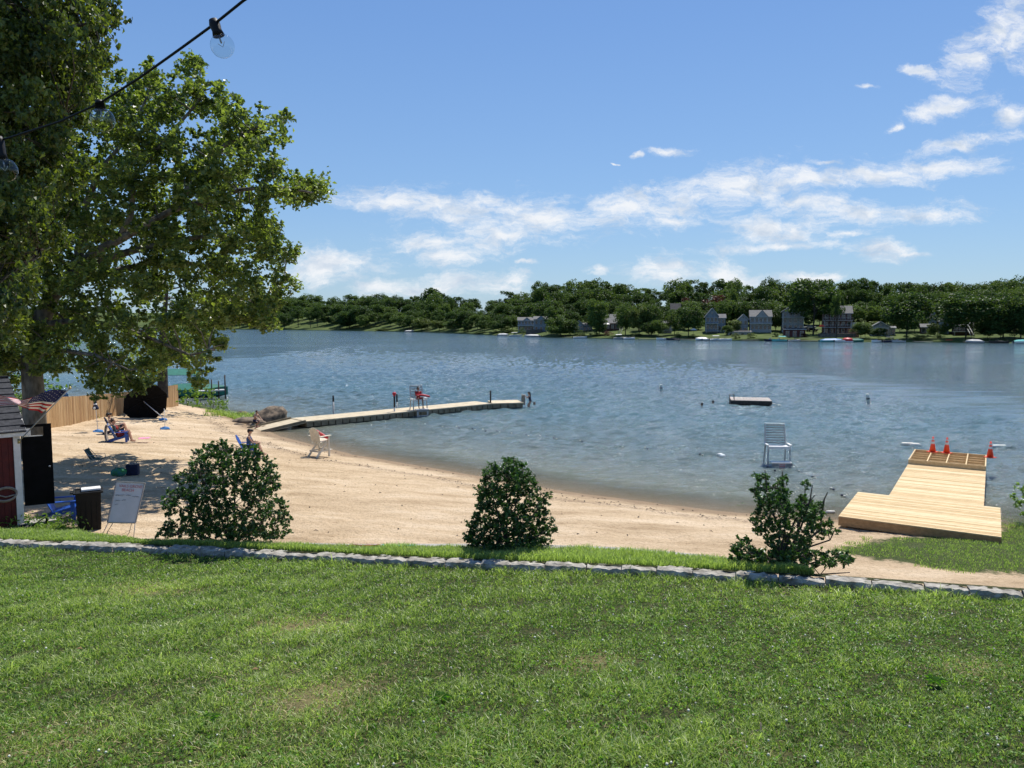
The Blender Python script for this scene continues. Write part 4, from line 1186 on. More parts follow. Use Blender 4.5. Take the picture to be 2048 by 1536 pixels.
# ------------------------------------------------------------------ furniture on the beach
def adirondack(name, label, loc, rz, mat, seat_h=.36, group=None, legs_h=0, w=.56, backmat=None, lean=.9):
    """x forward"""
    root = thing(name, label, 'chair', loc, rz, group)
    H = seat_h + legs_h
    for i in range(7):
        y = (i - 3) * (w - .06) / 6.6
        hh = .74 - .016 * (i - 3) ** 2
        m = MB(); m.bar((-.10, y, H - .08), (-.10 - .36 * hh / .74 * lean, y * 1.12, H + hh * .93 - .08), .068, .02, up=(1, 0, .4)); m.build('back_slat', backmat or mat, root)
    for i in range(6):
        m = MB(); x = -.08 + i * .095; m.box((x, 0, H - .09 + i * .020), (.085, w, .022), M=Matrix.Rotation(-.2, 4, 'Y')); m.build('seat_slat', mat, root)
    for s in (-1, 1):
        m = MB(); m.box((.14, s * (w / 2 + .05), H + .20), (.70, .13, .025)); m.build('armrest', mat, root, bevel=.008)
        m = MB(); m.bar((.40, s * (w / 2 + .02), 0), (.38, s * (w / 2 + .02), H + .19), .04, .10, up=(1, 0, 0)); m.build('front_leg', mat, root)
        m = MB(); m.bar((.42, s * (w / 2 - .02), H + .0), (-.55 if not legs_h else -.36, s * (w / 2 - .02), .02), .03, .10); m.build('rear_leg', mat, root)
    if legs_h:
        m = MB(); m.bar((.40, -w / 2, .34), (.40, w / 2, .34), .03, .07); m.build('stretcher', mat, root)
        m = MB(); m.bar((-.22, -w / 2, .30), (-.22, w / 2, .30), .03, .07); m.build('stretcher', mat, root)
        for s in (-1, 1):
            m = MB(); m.bar((.40, s * (w / 2 - .02), .30), (-.25, s * (w / 2 - .02), .30), .025, .06); m.build('stretcher', mat, root)
        m = MB(); m.box((.52, 0, .30), (.26, w, .025)); m.build('footrest', mat, root)
    return root

# woman in the blue chair by the water
c = G(492, 910)
adirondack('beach_chair', 'blue plastic beach chair with a tall rounded back near the water line', c, math.radians(12), M_blue, .34)
person('person in a blue top sitting forward on the blue chair near the water', c + Vector((.12, 0, .0)), math.radians(12),
       seated(.30, .12, .44, .10, (.62, .06), 'forward'), M_skin, None, cloth=[('tank_top', pm('blue_top', (.06, .13, .26), (.04, .09, .19), 9, .8), 'tank'), ('shorts', M_navy, 'shorts')],
       hair=('cap', M_hair), headdir=(1, 0, -.55))

# white tall lookout chair at the water's edge
c = G(636, 914)
adirondack('lookout_chair', 'tall cream adirondack chair standing on the sand at the water edge', c, math.radians(58), M_cream, .34, legs_h=.46, w=.60, lean=.45)
mb = MB(); mb.tube([(-.38, 0, 0), (-.30, 0, 0), (.3, 0, 0), (.38, 0, 0)], [.03, .07, .07, .03], 8); mb.box((0, 0, -.10), (.02, .02, .16))
o = mb.build('rescue_tube', M_redpl); o.location = c + Vector((.16, .10, 1.06)); o.rotation_euler = (0, .5, math.radians(-15)); tag(o, 'red rescue tube laid across the arms of the cream lookout chair', 'float')

# two sunbathers by the fence
c1 = G(236, 884); c2 = G(228, 868)
adirondack('beach_chair', 'low blue beach chair under the nearer sunbather, draped with a towel', c1, math.radians(20), M_blue, .30, w=.5)
adirondack('beach_chair', 'dark low beach chair of the farther sunbather, half hidden by the nearer one', c2, math.radians(20), M_navy, .30, w=.5)
def shades(root, V, HM, h, hd, side, up):
    m = MB(); m.ell(h + hd * .09 + up * .014, (.014, .062, .018), 10, 6, HM); m.build('sunglasses', M_black, root)
person('person with a hair bun and sunglasses reading in the nearer low chair, knees up', c1 + Vector((.05, 0, 0)), math.radians(20),
       seated(.26, -.42, .43, .17, (.55, .08), 'hold'), M_skin, None, cloth=[('swimsuit', M_redcloth, 'suit'), ('cardigan', pm('dark_teal_knit', (.05, .075, .08), (.035, .05, .055), 12, .8), 'sleeves'), ('shorts', pm('maroon_shorts', (.16, .015, .03), (.11, .01, .02), 9, .8), 'shorts')],
       hair=('bun', M_hairb), headdir=(1, -.1, -.15), extras=shades)
person('person in dark clothes sitting behind the one with the bun, legs crossed forward', c2 + Vector((.05, 0, 0)), math.radians(20),
       seated(.26, -.5, .43, .16, (.60, .08), 'hold'), M_skin, None, cloth=[('swimsuit', M_navy, 'suit')], hair=('cap', M_hair), headdir=(1, 0, -.1))
def drape(name, label, cat, loc, rz, pts, mat, th=.012, seed=0):
    """cloth: rows of points"""
    r2 = random.Random(seed); mb = MB(); ny, nx = len(pts), len(pts[0])
    vs = [tuple(Vector(p) + Vector((r2.uniform(-.015, .015), r2.uniform(-.015, .015), r2.uniform(-.008, .008)))) for row in pts for p in row]
    mb.add(vs, [(j * nx + i, j * nx + i + 1, (j + 1) * nx + i + 1, (j + 1) * nx + i) for j in range(ny - 1) for i in range(nx - 1)], True)
    o = mb.build(name, mat); o.location = loc; o.rotation_euler = (0, 0, rz)
    s = o.modifiers.new('sub', 'SUBSURF'); s.levels = 2; s.render_levels = 2
    t_ = o.modifiers.new('thick', 'SOLIDIFY'); t_.thickness = th
    return tag(o, label, cat)
rows = []
for k, (x, z) in enumerate(((-.34, .80), (-.42, .92), (-.50, .80), (-.53, .5), (-.50, .22), (-.44, .06))):
    rows.append([(x + .03 * math.sin(j * 2 + k), -.33 + j * .11 * (1 + .04 * k), z + .02 * math.sin(j * 1.7)) for j in range(7)])
drape('towel', 'grey-brown towel hanging over the back of the nearer low chair', 'towel', c1, math.radians(20), rows, M_tan, seed=2)
rows = [[(.62 + .1 * i + .03 * math.sin(i * 2 + j), -.2 + .09 * j, .05 + .07 * abs(math.sin(i * 1.9 + j * 1.3))) for i in range(6)] for j in range(6)]
drape('towel', 'crumpled pink towel lying on the sand at the sunbathers feet', 'towel', c1 + Vector((.12, .35, 0)), .3, rows, M_pink, seed=3)
for k, (a, b, lab) in enumerate(((262, 883, 'left sandal lying by the sunbathers feet'), (268, 885, 'right sandal lying by the sunbathers feet'))):
    mb = MB(); mb.box((0, 0, .012), (.25, .09, .022), .3); mb.tube([(.02, -.045, .02), (.06, 0, .06), (.02, .045, .02)], .01, 5)
    o = mb.build('sandal', M_tan); o.location = G(a, b); tag(o, lab, 'sandal', 'sandals by the low chairs')

# green folding chair in the shade
c = G(196, 934)
root = thing('folding_chair', 'dark green folding lawn chair with thin metal frame, alone in the tree shade', 'chair', c, math.radians(8)); root.scale = (.85, .85, .85)
mb = MB(); mb.bar((-.28, -.22, .92), (-.05, -.22, .42), .012, .012)
m = MB(); m.add([(-.46, -.25, .84), (-.46, .25, .84), (-.20, .25, .38), (-.20, -.25, .38), (-.475, -.25, .83), (-.475, .25, .83), (-.215, .25, .37), (-.215, -.25, .37)], [(0, 1, 2, 3), (7, 6, 5, 4), (0, 4, 5, 1), (1, 5, 6, 2), (2, 6, 7, 3), (3, 7, 4, 0)]); m.build('backrest', M_dteal, root)
m = MB(); m.box((.02, 0, .38), (.44, .5, .015)); m.build('seat', M_dteal, root)
for s in (-.27, .27):
    m = MB(); m.tube([(-.48, s, .86), (.25, s, .0)], .013, 6); m.build('leg', M_grey, root)
    m = MB(); m.tube([(.24, s, .40), (-.32, s, .0)], .013, 6); m.build('leg', M_grey, root)
    m = MB(); m.tube([(-.36, s, .58), (.22, s, .57), (.24, s, .38)], .013, 6); m.build('armrest', M_grey, root)

# bags
c = G(266, 950)
root = thing('cooler_bag', 'dark navy square tote standing on the shaded sand', 'bag', c, .2)
m = MB(); m.box((0, 0, .20), (.40, .28, .40), taper=1.04); m.build('bag_body', M_navy, root, bevel=.03)
m = MB(); m.ell((0, 0, .40), (.15, .10, .06), 10, 6); m.build('towel_roll', M_tan, root)
for s in (-1, 1):
    m = MB(); m.tube([(-.11, s * .145, .30), (-.09, s * .15, .48), (.09, s * .15, .48), (.11, s * .145, .30)], .010, 6); m.build('handle', M_navy, root)
c = G(240, 952)
root = thing('beach_bag', 'slumped teal and green beach bag leaning beside the navy tote', 'bag', c, 0)
m = MB(); m.ell((0, 0, .15), (.24, .17, .17), 14, 8, None, .10, random.Random(3)); m.ell((-.20, .02, .12), (.15, .13, .13), 12, 8, None, .1, random.Random(5)); remesh_obj(m, 'bag_body', M_teal, root, .018, 2)
m = MB(); m.tube([(-.15, -.1, .26), (-.05, -.14, .36), (.1, -.1, .28)], .012, 6); m.build('handle', M_green, root)
mb = MB(); mb.tube([(-.45, 0, .02), (-.1, .05, .04), (.25, 0, .03), (.5, .06, .05)], [.012, .018, .015, .006], 6); mb.tube([(.1, .02, .03), (.25, -.12, .06)], [.01, .004], 5)
o = mb.build('driftwood_stick', M_barkd); o.location = G(160, 868); tag(o, 'thin bent stick lying on the sand in front of the fence', 'stick')

# umbrellas
def base_plate(root, z=0):
    m = MB(); m.box((0, 0, .04 + z), (.52, .52, .08), .5, taper=.8); m.ell((0, 0, .09 + z), (.16, .16, .05), 12, 6); m.build('base', M_bluet, root, bevel=.02)
c = G(196, 864)
root = thing('folded_umbrella', 'closed navy and white patio umbrella on a thin pole left of the sunbathers', 'umbrella', c)
base_plate(root)
m = MB(); m.tube([(0, 0, .05), (-.10, 0, 2.0)], .017, 8); m.build('pole', M_white, root)
m = MB(); m.tube([(-.062, 0, 1.18), (-.066, 0, 1.24), (-.07, 0, 1.34), (-.078, 0, 1.50), (-.085, 0, 1.75), (-.1, 0, 2.02)], [.12, .16, .12, .07, .085, .02], 9); m.build('canopy', M_navy, root)
m = MB(); m.tube([(-.075, 0, 1.40), (-.078, 0, 1.50)], [.095, .082], 9); m.ell((-.066, -.13, 1.27), (.07, .04, .07), 8, 6); m.build('trim', M_white, root)
c = G(330, 858)
root = thing('umbrella_stand', 'empty thin umbrella pole in a blue base, just in front of the black umbrella', 'umbrella stand', c)
base_plate(root)
m = MB(); m.tube([(0, 0, .05), (0, 0, 1.15)], .014, 8); m.build('pole', M_white, root)
c = G(326, 840); 
root = thing('beach_umbrella', 'open black umbrella tipped on its side against the fence, white pole in a blue base', 'umbrella', c)
base_plate(root)
hub = AT(290, 805, c.y + .35) - c
tip0 = Vector((.05, 0, .10)); ax = (hub - tip0).normalized()
m = MB(); m.tube([tip0, hub + ax * .12], .022, 8); m.build('pole', M_white, root)
# canopy dish around the hub
# rim ring faces the viewer: the umbrella top points away along ax
a3 = Vector((-.62, .70, .34)).normalized(); u_ = a3.cross(Vector((0, 0, 1))).normalized(); v_ = u_.cross(a3)
apex = hub + a3 * .30; rad = 1.36
m = MB(); vs = [apex]; rings = 4
for k in range(1, rings + 1):
    for i in range(8):
        an = math.pi * 2 * (i + .5) / 8; rr = rad * k / rings; vs.append(apex - a3 * (.42 * (k / rings) ** 1.6) + (u_ * math.cos(an) + v_ * math.sin(an)) * rr)
fs = [(0, 1 + (i + 1) % 8, 1 + i) for i in range(8)]
for k in range(rings - 1):
    for i in range(8): a = 1 + k * 8 + i; b_ = 1 + k * 8 + (i + 1) % 8; fs.append((a, b_, b_ + 8, a + 8))
m.add(vs, fs); o = m.build('canopy', M_blackp, root); sm_ = o.modifiers.new('thick', 'SOLIDIFY'); sm_.thickness = .01
lowest = min((c + p).z - float(beach_z((c + p).x, (c + p).y)) for p in vs)
for i in range(8):
    m = MB(); m.tube([apex - a3 * .03, vs[1 + 3 * 8 + i] - a3 * .03], .008, 5); m.build('rib', M_black, root)

# ------------------------------------------------------------------ fence
def fence():
    root = thing('picket_fence', 'new light wooden stockade fence curving along the left edge of the beach', 'fence', FENCE[0])
    o = root.location.copy()
    tops = [(62, 806), (100, 795), (190, 790), (250, 782), (357, 769)]
    r2 = random.Random(2)
    for i in range(len(FENCE) - 1):
        a, b = FENCE[i], FENCE[i + 1]
        ha = AT(tops[i][0], tops[i][1], a.y).z - a.z; hb = AT(tops[i + 1][0], tops[i + 1][1], b.y).z - b.z
        L = (b - a).xy.length; n = int(L / .098)
        mb = MB(); d = (b - a).normalized(); rz = math.atan2(d.y, d.x)
        for k in range(n):
            u = (k + .5) / n; p = a.lerp(b, u) - o; h = ha + (hb - ha) * u + r2.uniform(-.012, .012)
            w = .088; Mz = Matrix.Rotation(rz, 4, 'Z')
            poly = [(-w / 2, -.15), (w / 2, -.15), (w / 2, h - .04), (w / 2 - .022, h), (-w / 2 + .022, h), (-w / 2, h - .04)]
            y0 = r2.uniform(-.004, .004); mb.mat(r2.choice((0, 0, 1, 2)))
            vs = [Mz @ Vector((q[0], y0 - .009, q[1])) + p for q in poly] + [Mz @ Vector((q[0], y0 + .009, q[1])) + p for q in poly]
            mb.add(vs, [tuple(range(6)), tuple(range(6, 12))[::-1]] + [(j, j + 6, (j + 1) % 6 + 6, (j + 1) % 6) for j in range(6)])
        mb.build('picket_panel', [M_cane, M_cane2, M_cane3], root)
        off = Vector((-d.y, d.x, 0)) * .035
        for zz in (.25, .85):
            m = MB(); m.bar(a - o + off + Vector((0, 0, ha * zz)), b - o + off + Vector((0, 0, hb * zz)), .04, .08); m.build('rail', M_cane, root)
        m = MB(); m.box(a - o + off * 2 + Vector((0, 0, ha / 2 - .1)), (.09, .09, ha + .1)); m.build('post', M_cane, root)
fence()

# ------------------------------------------------------------------ shed
def shed():
    Y0 = 19.0
    zb = float(beach_z(-12.8, Y0)) - .02
    X1 = AT(39, 900, Y0).x                       # right front corner
    eave = AT(30, 866, Y0).z
    o = Vector((X1, Y0, zb)); H = eave - zb
    root = thing('shed', 'red board shed with white trim and grey shingle roof at the left edge, door open', 'shed', o, math.radians(44))
    wdt, dep = 3.0, 3.2
    def wall(name, mat, a, b, h, gaps=()):
        m = MB(); a = Vector(a); b = Vector(b); L = (b - a).length; n = max(1, int(L / .14)); d = (b - a) / n
        for i in range(n):
            p = a + d * (i + .5); m.box(p + Vector((0, 0, h / 2)), (L / n * .94, .02, h), math.atan2(d.y, d.x))
        m.bar(a + Vector((0, 0, h / 2)) + Vector((-d.y, d.x, 0)).normalized() * .02, b + Vector((0, 0, h / 2)) + Vector((-d.y, d.x, 0)).normalized() * .02, .02, h)
        return m.build(name, mat, root)
    wall('wall', M_red, (-wdt, 0, 0), (-.10, 0, 0), H)
    wall('wall', M_red, (-wdt, 0, 0), (-wdt, dep, 0), H)
    wall('wall', M_red, (-wdt, dep, 0), (0, dep, 0), H)
    wall('wall', M_red, (-.05, dep, 0), (-.05, 1.0, 0), H)
    m = MB(); m.box((-.06, -.025, H / 2), (.15, .06, H)); m.build('corner_board', M_white, root)
    m = MB(); m.box((-1.4, -.16, H + .02), (wdt + .26, .035, .17)); m.build('fascia', M_white, root)
    m = MB(); m.bar((.12, -.14, H + .03), (.12, dep / 2 + .1, H + 1.30), .03, .14); m.build('rake_board', M_white, root)
    # door frame side trim
    m = MB(); m.box((-.03, .10, H / 2), (.06, .09, H - .02)); m.box((-.03, 1.0, H / 2), (.06, .09, H - .02)); m.build('door_trim', M_white, root)
    # roof with shingle courses
    for sgn in (0, 1):
        m = MB(); n = 9
        for i in range(n):
            u0, u1 = i / n, (i + 1) / n + .03
            y = (-.22 + (dep / 2 + .22) * u0, -.22 + (dep / 2 + .22) * u1); z = (H + .04 + 1.30 * u0, H + .04 + 1.30 * u1)
            if sgn: y = (dep - y[0], dep - y[1])
            m.bar((-1.45, (y[0] + y[1]) / 2, (z[0] + z[1]) / 2 + .02), (-1.45 + .001, (y[0] + y[1]) / 2, (z[0] + z[1]) / 2 + .02), .001, .001) if False else None
            t0 = .035
            x0, x1 = -wdt - .15, .13
            vs = [(x0, y[0], z[0] + t0), (x1, y[0], z[0] + t0), (x1, y[1], z[1]), (x0, y[1], z[1]), (x0, y[0], z[0]), (x1, y[0], z[0]), (x1, y[1], z[1] - .03), (x0, y[1], z[1] - .03)]
            m.add(vs, [(0, 1, 2, 3), (4, 7, 6, 5), (0, 4, 5, 1), (1, 5, 6, 2), (2, 6, 7, 3), (3, 7, 4, 0)])
        m.build('roof', M_shing, root)
    # gable fill
    m = MB(); m.add([(-.03, 0, H), (-.03, dep, H), (-.03, dep / 2, H + 1.22), (-.06, 0, H), (-.06, dep, H), (-.06, dep / 2, H + 1.22)], [(0, 1, 2), (5, 4, 3)]); m.build('gable', M_red, root)
    # open door, swung out to face the viewer
    w = (AT(99, 900, Y0).x - X1) * .86; zt = AT(60, 850, Y0).z - zb; zl = AT(60, 1012, Y0).z - zb
    m = MB()
    wy0, wy1 = zt - .30, zt - .07
    m.box((.02 + w / 2, -.02, (zl + wy0) / 2), (w, .04, wy0 - zl)); m.box((.02 + w / 2, -.02, (wy1 + zt) / 2), (w, .04, zt - wy1))
    m.box((.02 + .03, -.02, (wy0 + wy1) / 2), (.06, .04, wy1 - wy0 - .004)); m.box((.02 + w - .09, -.02, (wy0 + wy1) / 2), (.18, .04, wy1 - wy0 - .004))
    dr = m.build('door', M_blackp, root); dr.rotation_euler = (0, 0, math.radians(-13)); dr.location = (.03, -.02, 0)
    m = MB(); m.box((.26, -.045, wy0), (.45, .02, .02)); m.build('window_trim', M_white, dr)
    m = MB(); m.ell((w - .06, -.07, zl + (zt - zl) * .47), .028, 10, 8); m.build('doorknob', M_grey, dr)
    m = MB(); m.box((.34, .0, .08), (.9, .5, .16)); m.build('step', M_conc, root)
    m = MB()
    for q in (0, 1):
        pts = [(-.36 + .24 * math.cos(a), -.035 - .03 * q, .95 + .17 * math.sin(a) + .03 * q) for a in np.linspace(0, 6.28, 22)]
        m.tube(pts, .022, 6, caps=False)
    m.tube([(-.58, -.04, 1.0), (-.36, -.05, .90), (-.14, -.04, .93)], .018, 6)
    o2 = m.build('rope_coil', M_tan); o2.location = root.location; o2.rotation_euler = root.rotation_euler; tag(o2, 'coiled pale rope hanging on the red shed wall', 'rope')
    # dark tool leaning under the door
    m = MB(); m.tube([(.15, -.35, .10), (.50, -.28, .32)], .018, 6); m.tube([(.52, -.3, .36), (.50, -.3, .05)], .03, 6); m.ell((.02, -.4, .10), (.16, .12, .10), 10, 7); 
    o2 = m.build('hand_cart', M_black); o2.location = root.location; o2.rotation_euler = (0, 0, math.radians(33)); tag(o2, 'small dark folded cart lying at the foot of the shed door', 'cart')
    # flag pole and flag
    a = AT(38, 882, Y0 - .05); b = AT(140, 776, Y0 - 1.1)
    fr = thing('flag_on_pole', 'flag with stars and stripes blowing left from an angled pole on the shed corner', 'flag', a)
    m = MB(); m.tube([(0, 0, 0), b - a], .014, 8); m.build('flagpole', M_whiteg, fr)
    m = MB(); m.ell(b - a, .035, 10, 8); m.tube([(0, 0, -.06), (0, 0, .05)], .035, 8); m.build('finial', pm('brass', (.5, .42, .2), (.4, .33, .15), 8, .4, metallic=.6), fr)
    # cloth: control lines (top edge, bottom edge) along the fly
    top = [(134, 781, -1.05), (108, 779, -1.1), (80, 787, -1.15), (62, 796, -1.2), (42, 801, -1.1), (20, 794, -1.0), (-5, 790, -1.1), (-40, 788, -1.2)]
    bot = [(86, 826, -.60), (72, 822, -.75), (60, 819, -.95), (50, 817, -1.0), (38, 809, -1.15), (15, 810, -1.1), (-8, 811, -1.0), (-40, 808, -1.1)]
    nu, nv = 42, 26
    def lerp3(tab, u):
        x = u * (len(tab) - 1); i = min(int(x), len(tab) - 2); f = x - i
        p = [tab[i][k] * (1 - f) + tab[i + 1][k] * f for k in range(3)]
        return AT(p[0], p[1], Y0 + p[2])
    grid = [[lerp3(top, i / nu).lerp(lerp3(bot, i / nu), j / nv) - a + Vector((0, .05 * math.sin(i * .55 + j * .18), 0)) for i in range(nu + 1)] for j in range(nv + 1)]
    def pick(cond, name, mat):
        m = MB(); ids = {}; vs = []; fs = []
        for j in range(nv):
            for i in range(nu):
                if cond(i, j):
                    q = []
                    for (di, dj) in ((0, 0), (1, 0), (1, 1), (0, 1)):
                        k = (i + di, j + dj)
                        if k not in ids: ids[k] = len(vs); vs.append(grid[k[1]][k[0]])
                        q.append(ids[k])
                    fs.append(tuple(q))
        m.add(vs, fs, True); m.build(name, mat, fr)
    canton = lambda i, j: i < nu * .4 and j < 14
    pick(canton, 'canton', M_flagb)
    pick(lambda i, j: not canton(i, j) and (j // 2) % 2 == 0, 'red_stripes', M_flagr)
    pick(lambda i, j: not canton(i, j) and (j // 2) % 2 == 1, 'white_stripes', M_star)
    m = MB()
    for r in range(9):
        for cidx in range(6 if r % 2 == 0 else 5):
            u = (cidx + (.5 if r % 2 == 0 else 1)) / 6 * .4; v = (r + .7) / 9.4 * 14 / 26
            i = min(int(u * nu), nu - 1); j = min(int(v * nv), nv - 1)
            p = grid[j][i] + (grid[j][i + 1] - grid[j][i]) * (u * nu - i) + (grid[j + 1][i] - grid[j][i]) * (v * nv - j)
            ex_ = (grid[j][i + 1] - grid[j][i]).normalized(); ey_ = (grid[j + 1][i] - grid[j][i]).normalized()
            pts = []
            for k in range(10):
                an = math.pi * k / 5; rr = .014 if k % 2 == 0 else .006
                pts.append(p + ex_ * math.sin(an) * rr - ey_ * math.cos(an) * rr + Vector((0, -.006, 0)))
            m.add(pts, [tuple(range(10))])
    m.build('stars', M_star, fr)
shed()

# blue chair, trash can, whiteboard
c = G(118, 1040)
adirondack('garden_chair', 'bright blue plastic garden chair between the shed door and the trash can', c, math.radians(22), M_blue, .36, w=.56)
mb = MB()
r2 = random.Random(5)
for k in range(14):
    p = Vector((r2.uniform(-.35, .35), r2.uniform(-.2, .2), .02)); an = r2.uniform(0, 3.1); mb.tube([p, p + Vector((math.cos(an) * .2, math.sin(an) * .2, .02))], [.012, .006], 5)
o = mb.build('stick_pile', M_barkd); o.location = G(140, 1040); tag(o, 'small pile of sticks on the sand beneath the blue garden chair', 'sticks')
c = G(180, 1056)
root = thing('trash_can', 'large black plastic trash can with flared rim, beside the whiteboard', 'trash can', c, .50)
Hc = AT(180, 982, c.y).z - c.z; w = 47 / F * c.y
m = MB(); m.box((0, 0, Hc / 2), (w * .86, w * .80, Hc), taper=1.12)
for k in range(4): m.box((-w * .3 + k * w * .2, -w * .43, Hc * .42), (.02, .03, Hc * .78))
m.build('bin_body', M_black, root, bevel=.03)
m = MB(); 
for s in (-1, 1): m.box((0, s * w * .47, Hc), (w * 1.12, .05, .05)); m.box((s * w * .53, 0, Hc), (.05, w * .89, .05))
m.build('rim', M_black, root, bevel=.012)
m = MB(); m.box((-w * .58, 0, Hc), (.12, .3, .03)); m.tube([(-w * .62, -.16, Hc), (-w * .62, .16, Hc)], .018, 8); m.build('handle', M_black, root)
m = MB(); m.box((.06, .05, Hc + .045), (w * .74, w * .55, .05), .05); m.build('foam_tray', M_white, root, bevel=.01)
for s in (-1, 1):
    m = MB(); m.tube([(s * w * .36, w * .42, .07), (s * w * .44, w * .42, .07)], .07, 12); m.build('wheel', M_black, root)

def whiteboard():
    Yb = G(250, 1074).y
    base = G(250, 1074)
    root = thing('whiteboard_easel', 'leaning whiteboard on thin metal legs with red and faded black handwriting', 'whiteboard', base)
    q = [AT(233, 963, Yb + .32), AT(290, 966, Yb + .32), AT(271, 1046, Yb + .05), AT(215, 1045, Yb + .05)]     # TL TR BR BL
    TL, TR_, BR, BL = [p - base for p in q]
    n = (TR_ - TL).cross(BL - TL).normalized()      # away / toward
    if n.y > 0: n = -n
    def pt(u, v, k=0): return TL.lerp(TR_, u).lerp(BL.lerp(BR, u), v) + n * k
    m = MB(); vs = [pt(0, 0), pt(1, 0), pt(1, 1), pt(0, 1), pt(0, 0, -.015), pt(1, 0, -.015), pt(1, 1, -.015), pt(0, 1, -.015)]
    m.add(vs, [(3, 2, 1, 0), (4, 5, 6, 7), (0, 1, 5, 4), (1, 2, 6, 5), (2, 3, 7, 6), (3, 0, 4, 7)]); m.build('board', M_board, root)
    m = MB()
    for a, b in (((0, 0), (1, 0)), ((1, 0), (1, 1)), ((1, 1), (0, 1)), ((0, 1), (0, 0))): m.bar(pt(*a, .004), pt(*b, .004), .024, .024)
    m.build('frame', M_grey, root)
    for (u, x, y, yo) in ((.02, 203, 1073, -.05), (.97, 267, 1074, -.05), (.20, 215, 1066, .45), (.85, 258, 1062, .45)):
        e = AT(x, y, Yb + yo) - base; e.z = float(beach_z(Yb * 0 + (e + base).x, (e + base).y)) - base.z
        m = MB(); m.tube([pt(u, .98, -.02), e], .010, 6); m.build('leg', M_grey, root)
    m = MB(); m.tube([pt(.05, 1.2, -.02), pt(.5, 1.32, -.02), pt(.9, 1.16, -.02)], .004, 5); m.build('cord', M_barkd, root)
    ex_ = (TR_ - TL).normalized(); ey_ = n.cross(ex_).normalized()
    if ey_.z < 0: ey_ = -ey_
    Mr = Matrix((ex_, ey_, ex_.cross(ey_))).transposed().to_4x4()
    def text(s, u, v, size, mat, nm):
        cu = bpy.data.curves.new(nm, 'FONT'); cu.body = s; cu.size = size; cu.align_x = 'CENTER'; cu.align_y = 'CENTER'; cu.extrude = .001; cu.offset = -.001
        to = bpy.data.objects.new(nm, cu); COL.objects.link(to)
        dg = bpy.context.evaluated_depsgraph_get(); dg.update()
        me = bpy.data.meshes.new_from_object(to.evaluated_get(dg)); bpy.data.objects.remove(to)
        me.materials.clear(); me.materials.append(mat)
        o = bpy.data.objects.new(nm, me); link(o, root); o.matrix_local = Matrix.Translation(pt(u, v, .012)) @ Mr
    text('VAILS GROVE', .54, .105, .098, M_ink, 'lettering')
    text('BEACH', .47, .20, .098, M_ink, 'lettering')
    r2 = random.Random(8)
    m = MB()
    for (v, u0, u1) in ((.33, .08, .40), (.325, .45, .62), (.35, .68, .92), (.46, .12, .28), (.45, .34, .48), (.56, .13, .22)):
        u = u0; pts = []
        while u < u1: pts.append(pt(u, v + r2.uniform(-.017, .017), .012)); u += .018
        if len(pts) > 1: m.tube(pts, .004, 4)
    m.build('faded_writing', M_inkd, root)
whiteboard()

# towels behind the bank
for (a0, a1, yy, lab, mt) in ((655, 760, 1102, 'red and coral towel spread on the wall edge, left of the blue one', M_pink), (762, 830, 1102, 'turquoise towel beside the red one behind the grass strip', M_turq)):
    pa, pb = lawn_pt(a0, yy - 4, .09), lawn_pt(a1, yy - 4, .09)
    rows = [[tuple((pa.lerp(pb, i / 7)) - pa + Vector((0, .04 + .03 * j, .028 + .012 * math.sin(i * 2.1 + j) - .008 * j))) for i in range(8)] for j in range(4)]
    o = drape('towel', lab, 'towel', pa, 0, rows, M_redcloth if mt is M_pink else mt, .015, seed=int(a0))

# ------------------------------------------------------------------ rocks, child, swimmers
def rock(name, label, c, r, seed, group=None, mat=None):
    rr = random.Random(seed); m = MB()
    m.ell((0, 0, 0), r, 26, 16)
    nrr = np.random.default_rng(seed)
    V = np.array(m.v); k = nrr.normal(size=(9, 3)) * 2.2 / max(r); ph = nrr.uniform(0, 6.28, 9)
    d = sum(np.sin(V @ k[i] + ph[i]) for i in range(9)) * .045 + nrr.normal(0, .012, len(V))
    d = d + .06 * np.sign(np.sin(V @ (k[0] * 1.7)))
    V = V * (1 + d[:, None]); m.v = [tuple(p) for p in V]
    o = m.build(name, mat or M_rock); o.location = c
    return tag(o, label, 'rock', group)
c = P(538, 842, 0); rock('boulder', 'big brown rounded boulder at the water edge left of the dock ramp', Vector((c.x, c.y + .4, -.1)), (1.2, 1.0, .98), 4, 'rocks at the tip of the beach')
c = P(490, 845, 0); rock('boulder', 'long low brown rock between the sand and the big boulder', Vector((c.x, c.y, .05)), (1.05, .7, .36), 7, 'rocks at the tip of the beach')
for k, (a, b, r, lab) in enumerate(((477, 852, .35, 'small dark rock at the sand edge, leftmost of the group'), (520, 846, .4, 'wet rock in front of the boulder beside the wading child'), (562, 838, .42, 'dark rock at the right foot of the boulder'), (500, 851, .3, 'low wet rock half in the water near the small waves'), (484, 828, .45, 'dark rock behind the long low one'))):
    c = P(a, b, 0); rock('rock', lab, Vector((c.x, c.y, -.02)), (r, r * .7, r * .55), 20 + k, 'rocks at the tip of the beach')
c = P(510, 850, .0)
J = {'pelvis': (0, 0, .30), 'chest': (.10, 0, .60), 'neck': (.16, 0, .78), 'head': (.20, 0, .95), 'shl': (.15, .17, .73), 'ell': (.30, .22, .52), 'wrl': (.46, .20, .40), 'shr': (.15, -.17, .73), 'elr': (.32, -.22, .54), 'wrr': (.48, -.18, .42),
     'hil': (0, .09, .26), 'knl': (.30, .12, .22), 'anl': (.25, .12, -.10), 'tol': (.38, .13, -.13), 'hir': (0, -.09, .26), 'knr': (.28, -.12, .22), 'anr': (.22, -.12, -.10), 'tor': (.35, -.13, -.13)}
